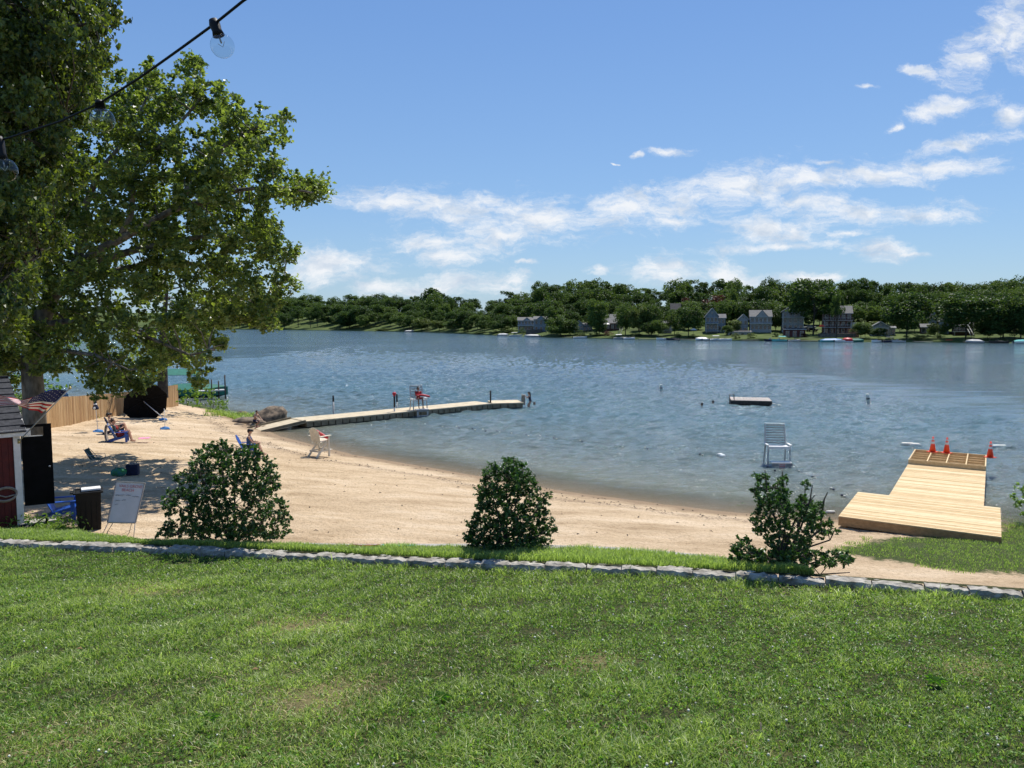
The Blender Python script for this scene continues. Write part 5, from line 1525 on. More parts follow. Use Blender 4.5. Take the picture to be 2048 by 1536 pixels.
person('person in dark red trunks crouching bare-chested among the rocks', Vector((c.x, c.y, .05)), math.radians(-20), J, M_skin, cloth=[('trunks', M_navy, 'shorts')], hair=('short', M_hair), headdir=(1, 0, -.5), scale=.85)
def swimmer(label, px, py, rz, skin, hair, sc=1.0, cap_=False, drop=.0):
    c = P(px, py, 0)
    J = {'pelvis': (0, 0, -.72), 'chest': (.02, 0, -.40), 'neck': (.03, 0, -.16), 'head': (.05, 0, .03), 'shl': (.03, .17, -.22), 'ell': (.15, .35, -.28), 'wrl': (.36, .40, -.20), 'shr': (.03, -.17, -.22), 'elr': (.15, -.35, -.28), 'wrr': (.36, -.40, -.20),
         'hil': (0, .09, -.76), 'knl': (.15, .12, -1.1), 'anl': (-.1, .12, -1.4), 'tol': (0, .13, -1.45), 'hir': (0, -.09, -.76), 'knr': (.2, -.12, -1.1), 'anr': (0, -.12, -1.4), 'tor': (.1, -.13, -1.45)}
    return person(label, Vector((c.x, c.y, .04 + drop)), rz, J, skin, cloth=[('swimsuit', M_navy, 'suit')], hair=('short', hair), scale=sc)
swimmer('swimmer with only a dark head above water, farther left of the raft', 1405, 812, 2.6, M_skind, M_hair, 1.0, drop=.06)
swimmer('person swimming with only a dark head above water, closer to the raft', 1427, 807, 2.2, M_skind, M_hair, 1.0, drop=.06)
swimmer('person swimming just past the far end of the floating dock', 1068, 809, -.5, M_skin, M_hairb, 1.0, drop=.02)
swimmer('person in the shallow water beside the dock ramp, seen behind the blue chair', 513, 858, -.3, M_skind, M_hair, .85, drop=.30)

# ------------------------------------------------------------------ floating dock
DZ = .42
def dock():
    near = [P(612, 843, DZ), P(985, 807, DZ), P(1047, 805.5, DZ)]
    root = thing('floating_dock', 'long beige plastic floating dock with ribbed sides running out from the rocks', 'dock', near[0])
    o = near[0].copy(); Wd = 2.1
    def seg(a, b, name='dock_section'):
        d = (b - a).normalized(); n = Vector((-d.y, d.x, 0)); L = (b - a).length
        m = MB()
        c = (a + b) / 2 + n * Wd / 2; c.z = DZ - .02
        m.mat(0).box(c - o, (L - .02, Wd, .07), math.atan2(d.y, d.x))
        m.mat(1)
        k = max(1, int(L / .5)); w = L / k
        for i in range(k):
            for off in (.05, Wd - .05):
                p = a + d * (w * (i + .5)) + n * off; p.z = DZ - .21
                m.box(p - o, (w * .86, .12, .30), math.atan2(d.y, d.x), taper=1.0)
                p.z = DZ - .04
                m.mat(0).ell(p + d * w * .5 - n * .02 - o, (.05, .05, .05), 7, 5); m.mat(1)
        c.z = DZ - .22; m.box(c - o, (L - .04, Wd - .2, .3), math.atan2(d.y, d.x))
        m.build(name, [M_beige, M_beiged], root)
    for a, b, n in ((near[0], near[1], 10), (near[1], near[2], 2)):
        for i in range(n): seg(a.lerp(b, i / n), a.lerp(b, (i + 1) / n))
    d = (near[1] - near[0]).normalized(); n = Vector((-d.y, d.x, 0))
    a = near[0] + Vector((0, 0, -.02)); e = a - d * 2.9; e.z = .02
    m = MB(); m.mat(0)
    vs = [a, a + n * Wd, e + n * Wd, e]; th = Vector((0, 0, -.07))
    vs = [p - o for p in vs] + [p + th - o for p in vs]
    m.add(vs, [(0, 1, 2, 3), (7, 6, 5, 4), (0, 4, 5, 1), (1, 5, 6, 2), (2, 6, 7, 3), (3, 7, 4, 0)])
    r = m.build('ramp', M_beige, root)
    for off in (0.03, Wd - .03):
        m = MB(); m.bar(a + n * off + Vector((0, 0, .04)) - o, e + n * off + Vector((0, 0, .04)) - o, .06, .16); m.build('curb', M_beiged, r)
    return near, d, n, Wd
NEAR, dd, dn_, Wd = dock()
def pole(label, px, py_top, py_bot, off, black, h_extra=0):
    b = P(px, py_bot, DZ); h = AT(px, py_top, b.y).z - DZ
    root = thing('dock_pole', label, 'pole', Vector((b.x, b.y, -.6)), 0, 'mooring poles along the dock')
    z0 = .6 + DZ
    m = MB(); m.tube([(0, 0, 0), (0, 0, z0 + h * (1 - black))], .055, 10); m.build('post', M_whiteg, root)
    m = MB(); m.tube([(0, 0, z0 + h * (1 - black)), (0, 0, z0 + h)], .06, 10); m.build('black_sleeve', M_black, root)
    return b, h
pole('white pole with short black top, first one along the dock from shore', 667, 791, 826, 0, .35)
pole('white pole with black upper half just left of the lifeguard stand, behind the red-topped one', 794, 788, 814, 0, .6)
pole('dark pole at the near dock side right of the lifeguard stand', 981, 781, 806, 0, 1.0)
b, h = pole('dark pole topped by a red round marker, left of the lifeguard stand', 789, 789, 823, 0, .75)
m = MB(); m.ell((0, 0, 0), (.14, .14, .12), 12, 8); m.tube([(0, 0, -.10), (0, 0, -.2)], [.1, .05], 8)
o = m.build('marker_ball', M_redpl); o.location = (b.x, b.y, DZ + h + .06); tag(o, 'red round marker fixed on top of a dock pole', 'marker')

def guard_stand(label, loc, rz, sc=1.0, signpanel=True, wide=.62):
    """faces +x; z=0 is the foot of the legs"""
    root = thing('lifeguard_stand', label, 'lifeguard stand', loc, rz, 'white lifeguard stands')
    root.scale = (sc,) * 3
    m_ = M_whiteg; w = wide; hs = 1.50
    for s in (-1, 1):
        m = MB(); m.bar((-.55, s * w * .86, 0), (-.30, s * w * .80, hs), .06, .07, up=(1, 0, 0)); m.build('leg', m_, root)
        m = MB(); m.bar((.42, s * w * .90, 0), (.32, s * w * .84, hs + .02), .06, .07, up=(1, 0, 0)); m.build('leg', m_, root)
        m = MB(); m.box((.06, s * w * .90, hs + .10), (.66, .09, .035)); m.build('armrest', M_white, root)
        m = MB(); m.bar((.36, s * w * .87, hs), (.36, s * w * .88, hs + .09), .05, .05); m.build('arm_post', m_, root)
        m = MB(); m.bar((-.32, s * w * .80, hs - .02), (-.52, s * w * .76, hs + .93), .06, .07, up=(1, 0, 0)); m.build('back_post', m_, root)
        m = MB(); m.bar((-.46, s * w * .90, .6), (.38, s * w * .90, .6), .05, .08); m.build('side_rail', m_, root)
    for k in range(8):
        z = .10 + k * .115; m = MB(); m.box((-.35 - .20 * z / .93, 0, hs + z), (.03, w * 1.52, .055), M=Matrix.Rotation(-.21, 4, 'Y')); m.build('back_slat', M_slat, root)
    m = MB(); m.box((-.53, 0, hs + .985), (.06, w * 1.6, .04)); m.build('top_rail', M_white, root)
    m = MB()
    for k in range(5): m.box((-.25 + k * .14, 0, hs), (.125, w * 1.62, .035))
    m.build('seat', M_white, root)
    m = MB(); m.box((.40, 0, hs - .02), (.05, w * 1.75, .13)); m.build('seat_front', M_white, root)
    m = MB()
    for k in range(3): m.box((.48 + k * .13, 0, .86), (.12, w * 1.56, .035))
    m.build('footrest', M_white, root)
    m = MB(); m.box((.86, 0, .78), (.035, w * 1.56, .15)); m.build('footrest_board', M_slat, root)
    for s in (-1, 1):
        m = MB(); m.bar((.82, s * w * .62, 0), (.82, s * w * .62, .84), .10, .08, up=(1, 0, 0)); m.build('leg', m_, root)
    m = MB(); m.box((.84, 0, .42), (.04, w * 1.2, .07)); m.build('cross_bar', m_, root)
    m = MB(); m.bar((-.52, -w * .9, .35), (-.52, w * .9, .35), .04, .08); m.build('cross_bar', m_, root)
    if signpanel:
        m = MB(); m.box((.892, 0, .66), (.02, w * .52, .34)); sg = m.build('warning_sign', M_whiteg, root)
        m = MB(); r2 = random.Random(3)
        for k in range(4):
            y = -w * .22
            while y < w * .2:
                L = r2.uniform(.03, .07); m.box((.905, y + L / 2, .79 - k * .078), (.006, L, .045 if k < 2 else .028)); y += L + .02
        m.build('lettering', M_ink, sg)
    return root
guard_stand('empty white lifeguard stand standing alone in the water near the new deck', Vector((P(1558, 932, 0).x, P(1558, 932, 0).y + .3, -.62)), math.radians(-94), 1.0, wide=.58)
lc = P(838, 822, DZ); lrot = math.radians(-62)
LS = Vector((lc.x - .10, lc.y + .55, -.30))
guard_stand('white lifeguard stand on the floating dock with a guard sitting on it', LS, lrot, .98, False, wide=.60)
J = seated(1.50, -.12, .42, .03, (.50, .98), 'lap', .16)
gp = person('person in red lifeguard clothes sitting on the dock stand, rescue tube across the lap', LS, lrot, J, M_skind, cloth=[('shirt', M_redcloth, 'shirt'), ('shorts', M_redcloth, 'shorts')], hair=('short', M_hair), headdir=(.9, .5, 0), scale=.98)
mb = MB(); mb.tube([(-.5, 0, 0), (-.4, 0, .02), (0, 0, .05), (.4, 0, .0), (.5, 0, -.04)], [.03, .07, .075, .07, .03], 8)
o = mb.build('rescue_tube', M_redpl); o.location = LS + Vector((.35, -.22, 1.76)); o.rotation_euler = (0, .10, math.radians(8)); tag(o, 'long red rescue tube resting on the lap of the guard on the dock', 'float')

# ladder and climber at the dock end
e = NEAR[2]; 
lroot = thing('dock_ladder', 'weathered box ladder fixed to the far end of the floating dock', 'ladder', Vector((e.x + .08, e.y + .5, -.6)))
for s in (0, .42):
    m = MB(); m.tube([(.05, s, 0), (.05, s, 1.55), (-.25, s, 1.62)], .022, 7); m.build('side_rail', M_whiteg, lroot)
for k in range(5):
    m = MB(); m.box((.05, .21, .25 + k * .27), (.07, .40, .03)); m.build('rung', M_whiteg, lroot)
m = MB(); m.box((-.10, .21, 1.18), (.26, .40, .75)); m.build('box_post', pm('weathered_box', (.30, .26, .20), (.16, .13, .10), 6, .9), lroot)
J = {'pelvis': (0, 0, .82), 'chest': (.07, 0, 1.13), 'neck': (.10, 0, 1.32), 'head': (.13, 0, 1.49), 'shl': (.09, .17, 1.27), 'ell': (.26, .20, 1.08), 'wrl': (.40, .16, 1.24), 'shr': (.09, -.17, 1.27), 'elr': (.26, -.20, 1.08), 'wrr': (.40, -.16, 1.24),
     'hil': (0, .09, .78), 'knl': (.22, .12, .48), 'anl': (.10, .12, .12), 'tol': (.22, .13, .07), 'hir': (0, -.09, .78), 'knr': (.10, -.12, .42), 'anr': (.02, -.12, .02), 'tor': (.14, -.13, -.03)}
person('person climbing out of the water up the ladder at the dock end', Vector((e.x + .55, e.y + .72, -.28)), math.pi, J, M_skin, cloth=[('swimsuit', M_navy, 'suit')], hair=('long', M_hair), headdir=(1, 0, 0), scale=.93)

# ------------------------------------------------------------------ raft, buoys, float line
c = P(1462, 810, 0)
c2 = P(1544, 812, 0); Lr = (c2 - c).length
rz = math.atan2(c2.y - c.y, c2.x - c.x) 
root = thing('swim_raft', 'flat square swim raft with pale deck boards and dark sides, anchored off the beach', 'raft', c, rz)
m = MB(); m.box((Lr / 2, 1.3, .36), (Lr, 2.7, .04))
for k in range(12): m.box((Lr * (k + .5) / 12, 1.3, .392), (Lr / 12 - .018, 2.72, .025))
m.build('deck', pm('raft_deck', (.36, .32, .28), (.26, .23, .20), 5, .8, .2), root)
m = MB(); m.box((Lr / 2, -.02, .22), (Lr, .06, .26)); m.box((Lr / 2, 2.62, .22), (Lr, .06, .26)); m.box((.03, 1.3, .22), (.06, 2.58, .26)); m.box((Lr - .03, 1.3, .22), (.06, 2.58, .26)); m.build('side_boards', M_barkd, root)
m = MB(); m.box((Lr / 2, 1.3, .03), (Lr * .9, 2.3, .3)); m.build('float_block', M_black, root)
for s in (0, .45):
    m = MB(); m.tube([(-.10, .1 + s, -.5), (-.10, .1 + s, .82), (.22, .1 + s, .82), (.25, .1 + s, .40)], .025, 7); m.build('ladder_rail', M_barkd, root)
m = MB()
for k in range(4): m.box((-.10, .32, -.3 + k * .27), (.06, .45, .04))
m.build('ladder_rungs', M_barkd, root)
m = MB(); m.tube([(Lr, .3, .2), (Lr + .5, .2, .08)], .03, 6); m.ell((Lr + .55, .2, .05), (.16, .08, .08), 8, 6); m.build('mooring_float', M_buoy, root)

def buoy(label, px, py, h, tilt, r=.12):
    c = P(px, py, 0); root = thing('marker_buoy', label, 'buoy', Vector((c.x, c.y, -.1)), 0, 'white upright marker buoys')
    root.rotation_euler = (0, tilt, 0)
    m = MB(); m.tube([(0, 0, -.2), (0, 0, h), (0, 0, h + .04)], [r, r, r * .7], 12); m.build('column', M_buoy, root)
    m = MB(); m.tube([(0, 0, -.05), (0, 0, .16)], [r * 1.25, r * 1.2], 12); m.build('collar', M_whiteg, root)
    m = MB(); m.tube([(0, 0, h * .55), (0, 0, h * .68)], r * 1.03, 12); m.build('band', M_black, root)
buoy('upright white marker buoy, farther out, left of the raft', 1322, 783, .72, 0, .13)
buoy('tilted white marker buoy right of the raft', 1738, 808, .90, -.18, .14)
def cyl_float(label, px, py, rz, L=1.0, r=.14):
    c = P(px, py, 0); root = thing('cylinder_float', label, 'float', Vector((c.x, c.y, .06)), rz, 'white cylinder floats behind the deck')
    m = MB(); m.tube([(-L / 2, 0, 0), (-L / 2 + .06, 0, 0), (L / 2 - .06, 0, 0), (L / 2, 0, 0)], [r * .6, r, r, r * .6], 14); m.build('barrel', M_buoy, root)
    for s in (-1, 1):
        m = MB(); m.tube([(s * (L / 2 - .02), 0, 0), (s * (L / 2 + .06), 0, 0)], r * .3, 8); m.build('end_lug', M_buoy, root)
cyl_float('white cylinder float, left one of the touching pair beyond the deck', 1815, 891, -.1, .65, .11)
cyl_float('white cylinder float, right one of the touching pair beyond the deck', 1831, 893, -.25, .45, .13)
cyl_float('single white cylinder float behind the rightmost cone', 1998, 896, .05, .75, .12)

def float_line():
    pts_px = [(850, 848), (880, 851), (913, 853), (945, 857), (966, 859), (994, 862), (1023, 866), (1052, 869), (1080, 872), (1108, 875), (1160, 881), (1240, 891), (1290, 895), (1400, 908), (1440, 910), (1503, 918), (1545, 938), (1583, 932), (1598, 942), (1625, 953), (1662, 976), (1684, 990), (1712, 1003)]
    base = P(850, 848, 0)
    root = thing('float_line', 'rope of small blue and white floats marking off the swimming area', 'float line', base)
    pts = [P(a, b, .01) - base for a, b in pts_px]
    m = MB(); m.tube(pts, .007, 5, caps=False); m.build('rope', M_inkd, root)
    for i, (a, b) in enumerate(pts_px):
        for dx in ((0, 3.2) if (1 <= i) else (0,)):
            p = P(a + dx * 1.6, b + dx * .8, .03) - base
            big = a in (1440,)
            m = MB(); r = .09 if big else .034
            m.tube([p + Vector((-r * 1.5, 0, 0)), p + Vector((-r, 0, 0)), p + Vector((r, 0, 0)), p + Vector((r * 1.5, 0, 0))], [r * .5, r, r, r * .5], 8); m.build('float', (M_navy if (i + (dx > 0)) % 2 else M_buoy) if not big else M_white, root)
float_line()
c = P(1661, 1026, 0)
m = MB(); m.tube([(-.16, 0, 0), (-.13, 0, 0), (.13, 0, 0), (.16, 0, 0)], [.03, .06, .06, .03], 8)
o = m.build('loose_float', M_buoy); o.location = (c.x, c.y, .03); tag(o, 'small loose pale float in the shallows left of the new deck', 'float')

# ------------------------------------------------------------------ new wooden deck
DH = .60
O = P(1677, 1032, DH); fdir = (P(2003, 1074, DH) - O); fL = fdir.length; f_ = fdir.normalized(); e_ = Vector((-f_.y, f_.x, 0))
def DP(a, b, z=DH): return Vector((f_.x * a + e_.x * b, f_.y * a + e_.y * b, z))      # relative to O.xy
def loc2(px, py, z=DH):
    p = P(px, py, z) - O; return p.dot(f_), p.dot(e_)
def deck():
    root = thing('wooden_deck', 'new yellow pine T-shaped deck reaching from the grass into the lake', 'deck', (O.x, O.y, 0))
    rz = math.atan2(f_.y, f_.x); r2 = random.Random(3)
    a1, b1 = loc2(1723, 983); aj, bj = loc2(1772, 990); ak, bk = loc2(1960, 1012); at_, bt = loc2(1822, 927); av, bv = loc2(1978, 944)
    wide_b = (b1 + bj + bk) / 3; na0 = (aj + at_) / 2; na1 = (ak + av) / 2; top_b = (bt + bv) / 2; ext = top_b + 3.1
    def boards(name, a0, a1, b0, b1, z):
        n = int(round((b1 - b0) / .142)); w = (b1 - b0) / n; m = MB()
        for i in range(n):
            m.mat(r2.randrange(3)).box(DP((a0 + a1) / 2 + r2.uniform(-.004, .004), b0 + w * (i + .5), z - .016 + r2.uniform(-.002, .002)), (a1 - a0, w - .016, .032), rz)
        return m.build(name, [M_deck, M_deck2, M_deck3], root)
    boards('shore_platform', 0, fL, 0, wide_b, DH)
    boards('walkway', na0, na1, wide_b + .004, top_b, DH)
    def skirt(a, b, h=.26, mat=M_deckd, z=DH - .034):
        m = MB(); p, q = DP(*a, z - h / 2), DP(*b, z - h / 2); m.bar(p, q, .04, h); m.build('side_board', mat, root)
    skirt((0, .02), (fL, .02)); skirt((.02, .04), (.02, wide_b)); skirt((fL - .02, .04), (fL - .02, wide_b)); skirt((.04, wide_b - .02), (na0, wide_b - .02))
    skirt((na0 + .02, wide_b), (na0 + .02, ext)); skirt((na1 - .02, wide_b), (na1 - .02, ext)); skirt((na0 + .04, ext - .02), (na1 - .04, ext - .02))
    for (a, b) in ((.15, .12), (fL * .5, .14), (.15, wide_b - .2), (fL * .5, wide_b - .2), (na0 + .12, top_b * .7), (na1 - .12, top_b * .7), (na0 + .12, ext - .15), (na1 - .12, ext - .15), (fL - .15, wide_b - .2)):
        m = MB(); p = DP(a, b, 0); zb = float(beach_z(O.x + p.x, O.y + p.y)) - .3; top = DH - .04
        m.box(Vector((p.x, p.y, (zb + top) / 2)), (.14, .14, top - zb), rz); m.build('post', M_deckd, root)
    # raised open joist frame at the lake end
    z0, z1 = DH - .02, DH + .19
    fr = MB(); A0, A1, B0, B1 = na0 + .0, na1 - .0, top_b + .03, ext
    hz = (z0 + z1) / 2; hh = z1 - z0
    fr.bar(DP(A0, B0, hz), DP(A1, B0, hz), .045, hh); fr.bar(DP(A0, B1, hz), DP(A1, B1, hz), .045, hh)
    fr.bar(DP(A0 + .022, B0 + .022, hz + .001), DP(A0 + .022, B1 - .022, hz + .001), .045, hh); fr.bar(DP(A1 - .022, B0 + .022, hz + .001), DP(A1 - .022, B1 - .022, hz + .001), .045, hh)
    for k in range(1, 4):
        a = A0 + (A1 - A0) * k / 4; fr.bar(DP(a, B0 + .023, hz + .004), DP(a, B1 - .023, hz + .004), .045, hh)
    for k in range(1, 5):
        b = B0 + (B1 - B0) * k / 5
        for j in range(4):
            s0 = A0 + (A1 - A0) * j / 4 + .024; s1 = A0 + (A1 - A0) * (j + 1) / 4 - .024
            fr.bar(DP(s0, b, hz - .03), DP(s1, b, hz - .03), .04, hh * .7)
    j = fr.build('joist_frame', M_deck, root)
    boards('lower_platform', na0 + .045, na1 - .045, top_b + .06, ext - .05, DH - .10)
    return na0, na1, top_b, ext, z1
NA0, NA1, TOPB, EXT, FZ = deck()
def cone(label, px, py, sc=1.0):
    c = P(px, py, FZ + .005)
    root = thing('traffic_cone', label, 'cone', c, .3, 'orange cones on the lake end of the deck')
    m = MB(); m.box((0, 0, .015), (.36, .36, .03), taper=.96); m.build('cone_base', M_orange, root, bevel=.008)
    m = MB(); m.tube([(0, 0, .03), (0, 0, .70)], [.135, .028], 20); m.build('cone_body', M_orange, root)
    def rr(z): return .135 + (.028 - .135) * (z - .03) / .67 + .003
    for z0, z1 in ((.38, .48), (.55, .61)):
        m = MB(); m.tube([(0, 0, z0), (0, 0, z1)], [rr(z0), rr(z1)], 20, caps=False); m.build('reflective_band', M_reflect, root)
def cone_at(label, a, b): 
    p = DP(a, b, 0) + Vector((O.x, O.y, 0)); 
    return p
cone('orange traffic cone, leftmost of the three on the deck frame', 1865, 904)
cone('orange traffic cone, middle one of the three on the deck frame', 1893, 906)
cone('orange traffic cone, rightmost of the three at the far corner of the deck', 1980, 915)

# ------------------------------------------------------------------ boats and docks just beyond the fence
def docklet(label, pts, z=.45, w=1.0, poles=(), mat=None, group=None, name='pier'):
    base = Vector(pts[0]); root = thing(name, label, 'dock', base, 0, group)
    m = MB()
    for a, b in zip(pts[:-1], pts[1:]): m.bar(Vector(a) - base + Vector((0, 0, z)), Vector(b) - base + Vector((0, 0, z)), w, .10)
    m.build('deck', mat or M_whiteg, root)
    for (x, y, h) in poles:
        q = MB(); q.tube([(x - base.x, y - base.y, -.8), (x - base.x, y - base.y, h)], .06, 7); q.build('pole', M_barkd, root)
    return root
b0 = P(395, 800, 0); b1 = P(450, 797, 0)
docklet('short neighbouring pier with dark poles beyond the fence, right of the green boat covers', [(b0.x, b0.y, 0), (b1.x, b1.y, 0)], .75, .9,
        [(P(x, y, 0).x, P(x, y, 0).y, AT(x, t, P(x, y, 0).y).z) for x, y, t in ((424, 797, 759), (438, 798, 762), (451, 798, 750))])
def motorboat(label, loc, rz, L=6.0, hull=M_white, canopy=None, cover=None, group=None, name='motorboat', lift=False, deckc=None):
    root = thing(name, label, 'boat', loc, rz, group)
    n = 9; rows = []
    for i in range(n):
        u = i / (n - 1); x = -L / 2 + L * u
        bw = L * .17 * (1 - max(0, (u - .45) / .55) ** 2.2) + .02; h = .62 + .28 * u ** 2; kz = -.12 + .38 * max(0, (u - .7) / .3) ** 2
        rows.append([(x, -bw, h), (x, -bw * .88, .16), (x, 0, kz), (x, bw * .88, .16), (x, bw, h), (x, bw * .82, h), (x, 0, h - (.02 if u > .6 else .28)), (x, -bw * .82, h)])
    vs = [p for r in rows for p in r]; k = 8
    fs = [(i * k + j, (i + 1) * k + j, (i + 1) * k + (j + 1) % k, i * k + (j + 1) % k) for i in range(n - 1) for j in range(k)] + [tuple(range(k)), tuple((n - 1) * k + j for j in range(k))[::-1]]
    m = MB(); m.add(vs, fs); m.build('hull', hull, root)
    if cover:
        m = MB(); m.add([(-L * .46, -L * .16, .66), (-L * .46, L * .16, .66), (-L * .3, 0, 1.15), (L * .15, -L * .165, .72), (L * .15, L * .165, .72), (L * .12, 0, 1.25), (L * .48, 0, .92)], [(0, 1, 2), (0, 2, 5, 3), (1, 4, 5, 2), (3, 5, 6), (4, 6, 5)]); o = m.build('cover', cover, root); o.modifiers.new('t', 'SOLIDIFY').thickness = .02
    else:
        m = MB(); m.add([(L * .12, -L * .13, .75), (L * .12, L * .13, .75), (L * .03, L * .11, 1.15), (L * .03, -L * .11, 1.15)], [(0, 1, 2, 3)]); o = m.build('windshield', M_glassd, root); o.modifiers.new('t', 'SOLIDIFY').thickness = .03
        m = MB(); m.box((-L * .12, 0, .62), (L * .22, L * .22, .3)); m.build('seats', M_tan, root)
    m = MB(); m.box((-L * .53, 0, .55), (.35, .32, .45)); m.box((-L * .53, 0, .1), (.16, .12, .6)); m.build('outboard_motor', M_black, root)
    if canopy:
        m = MB(); m.add([(-L * .35, -L * .15, 1.75), (L * .1, -L * .15, 1.8), (L * .1, L * .15, 1.8), (-L * .35, L * .15, 1.75), (-L * .33, 0, 1.92), (L * .09, 0, 1.95)], [(0, 1, 5, 4), (4, 5, 2, 3)]); o = m.build('canopy', canopy, root); o.modifiers.new('t', 'SOLIDIFY').thickness = .05
        for s in (-1, 1):
            for x in (-L * .33, L * .08): m = MB(); m.tube([(x, s * L * .14, .6), (x, s * L * .145, 1.78)], .025, 5); m.build('canopy_pole', M_grey, root)
    return root
c = P(380, 796, 0); motorboat('boat under a green cover moored beyond the fence, left of the short pier', Vector((c.x, c.y + 1, 0)), .2, 5.6, M_green, cover=M_green)
c = P(345, 785, 0)
root = thing('boat_lift', 'green canvas boat lift roof seen over the right end of the fence', 'boat lift', c, .1)
m = MB(); 
for s in (-1, 1): m.add([(-2.6, 0, 2.2), (2.6, 0, 2.2), (2.6, s * 1.3, 1.7), (-2.6, s * 1.3, 1.7)], [(0, 1, 2, 3)])
o = m.build('canopy', M_green, root); o.modifiers.new('t', 'SOLIDIFY').thickness = .04
for x in (-2.4, 2.4):
    for s in (-1.2, 1.2): m = MB(); m.tube([(x, s, -.5), (x, s, 1.75)], .05, 6); m.build('post', M_grey, root)
m = MB(); m.bar((1.9, -1.2, .8), (2.4, -1.25, 2.5), .12, .12); m.build('brace', M_white, root)
c = AT(148, 778, 50); c.z = 1.0; 
motorboat('boat under a bright blue cover glimpsed over the fence behind the flag', Vector((c.x - 2.6, 52, .75)), .1, 1.9, M_bluet, cover=M_blue)

# ------------------------------------------------------------------ string of bulbs overhead
def string_lights():
    a = AT(560, -48, 1.62); pts_px = [(560, -48), (486, 2), (430, 47), (360, 98), (280, 155), (200, 206), (120, 243), (20, 275), (-120, 312), (-300, 330)]
    ds = [1.45, 1.50, 1.55, 1.62, 1.70, 1.78, 1.84, 1.92, 2.05, 2.2]
    pts = [AT(x, y, d) for (x, y), d in zip(pts_px, ds)]
    base = pts[0]
    root = thing('string_light_cable', 'black cable of a string light crossing the upper left of the view', 'cable', base)
    m = MB(); m.tube(rel(pts, base), .0027, 8); m.build('cable', M_black, root)
    glass = bpy.data.materials.new('clear_glass'); glass.use_nodes = True
    nt = glass.node_tree; N = nt.nodes; N.clear()
    out = N.new('ShaderNodeOutputMaterial'); tr = N.new('ShaderNodeBsdfTransparent'); tr.inputs[0].default_value = (.91, .93, .92, 1)
    gl = N.new('ShaderNodeBsdfGlossy'); gl.inputs['Roughness'].default_value = .02
    lw = N.new('ShaderNodeFresnel'); lw.inputs[0].default_value = 1.6
    mx = N.new('ShaderNodeMixShader'); ge = N.new('ShaderNodeNewGeometry'); fm = N.new('ShaderNodeMath'); fm.operation = 'SUBTRACT'; fm.inputs[0].default_value = 1.0; nt.links.new(ge.outputs['Backfacing'], fm.inputs[1]); fm.use_clamp = True; f2 = N.new('ShaderNodeMath'); f2.operation = 'MULTIPLY'; nt.links.new(lw.outputs[0], f2.inputs[0]); nt.links.new(fm.outputs[0], f2.inputs[1]); nt.links.new(f2.outputs[0], mx.inputs[0]); nt.links.new(tr.outputs[0], mx.inputs[1]); nt.links.new(gl.outputs[0], mx.inputs[2]); nt.links.new(mx.outputs[0], out.inputs[0])
    for (sx, sy, bx, by, d, lab) in ((428, 45, 445, 92, 1.55, 'clear round bulb hanging highest and rightmost on the string light'), (199, 206, 205, 240, 1.78, 'clear round bulb in the middle of the string light, in front of the tree'), (-2, 278, 10, 340, 1.93, 'clear round bulb cut by the left edge of the picture')):
        s = AT(sx, sy, d); b = AT(bx, by, d); r = 22.5 / F * d
        rt = thing('string_light_bulb', lab, 'light bulb', s, 0, 'bulbs on the string light')
        dv = (b - s).normalized(); L = (b - s).length
        m = MB(); m.tube([-dv * .006, dv * .004, dv * (L - r * 1.35), dv * (L - r * .9)], [.008, .011, .0095, .012], 14); m.build('socket', M_black, rt)
        m = MB(); m.ell(b - s, r, 28, 20); m.build('glass_globe', glass, rt)
        m = MB(); q = dv.cross(Vector((0, 1, 0))).normalized()
        m.tube([dv * (L - r * .9), dv * (L - r * .25)], .0018, 6); m.tube([dv * (L - r * .3) - q * r * .3, dv * (L + r * .1), dv * (L - r * .3) + q * r * .3], .0006, 5); m.build('filament', M_grey, rt)
string_lights()

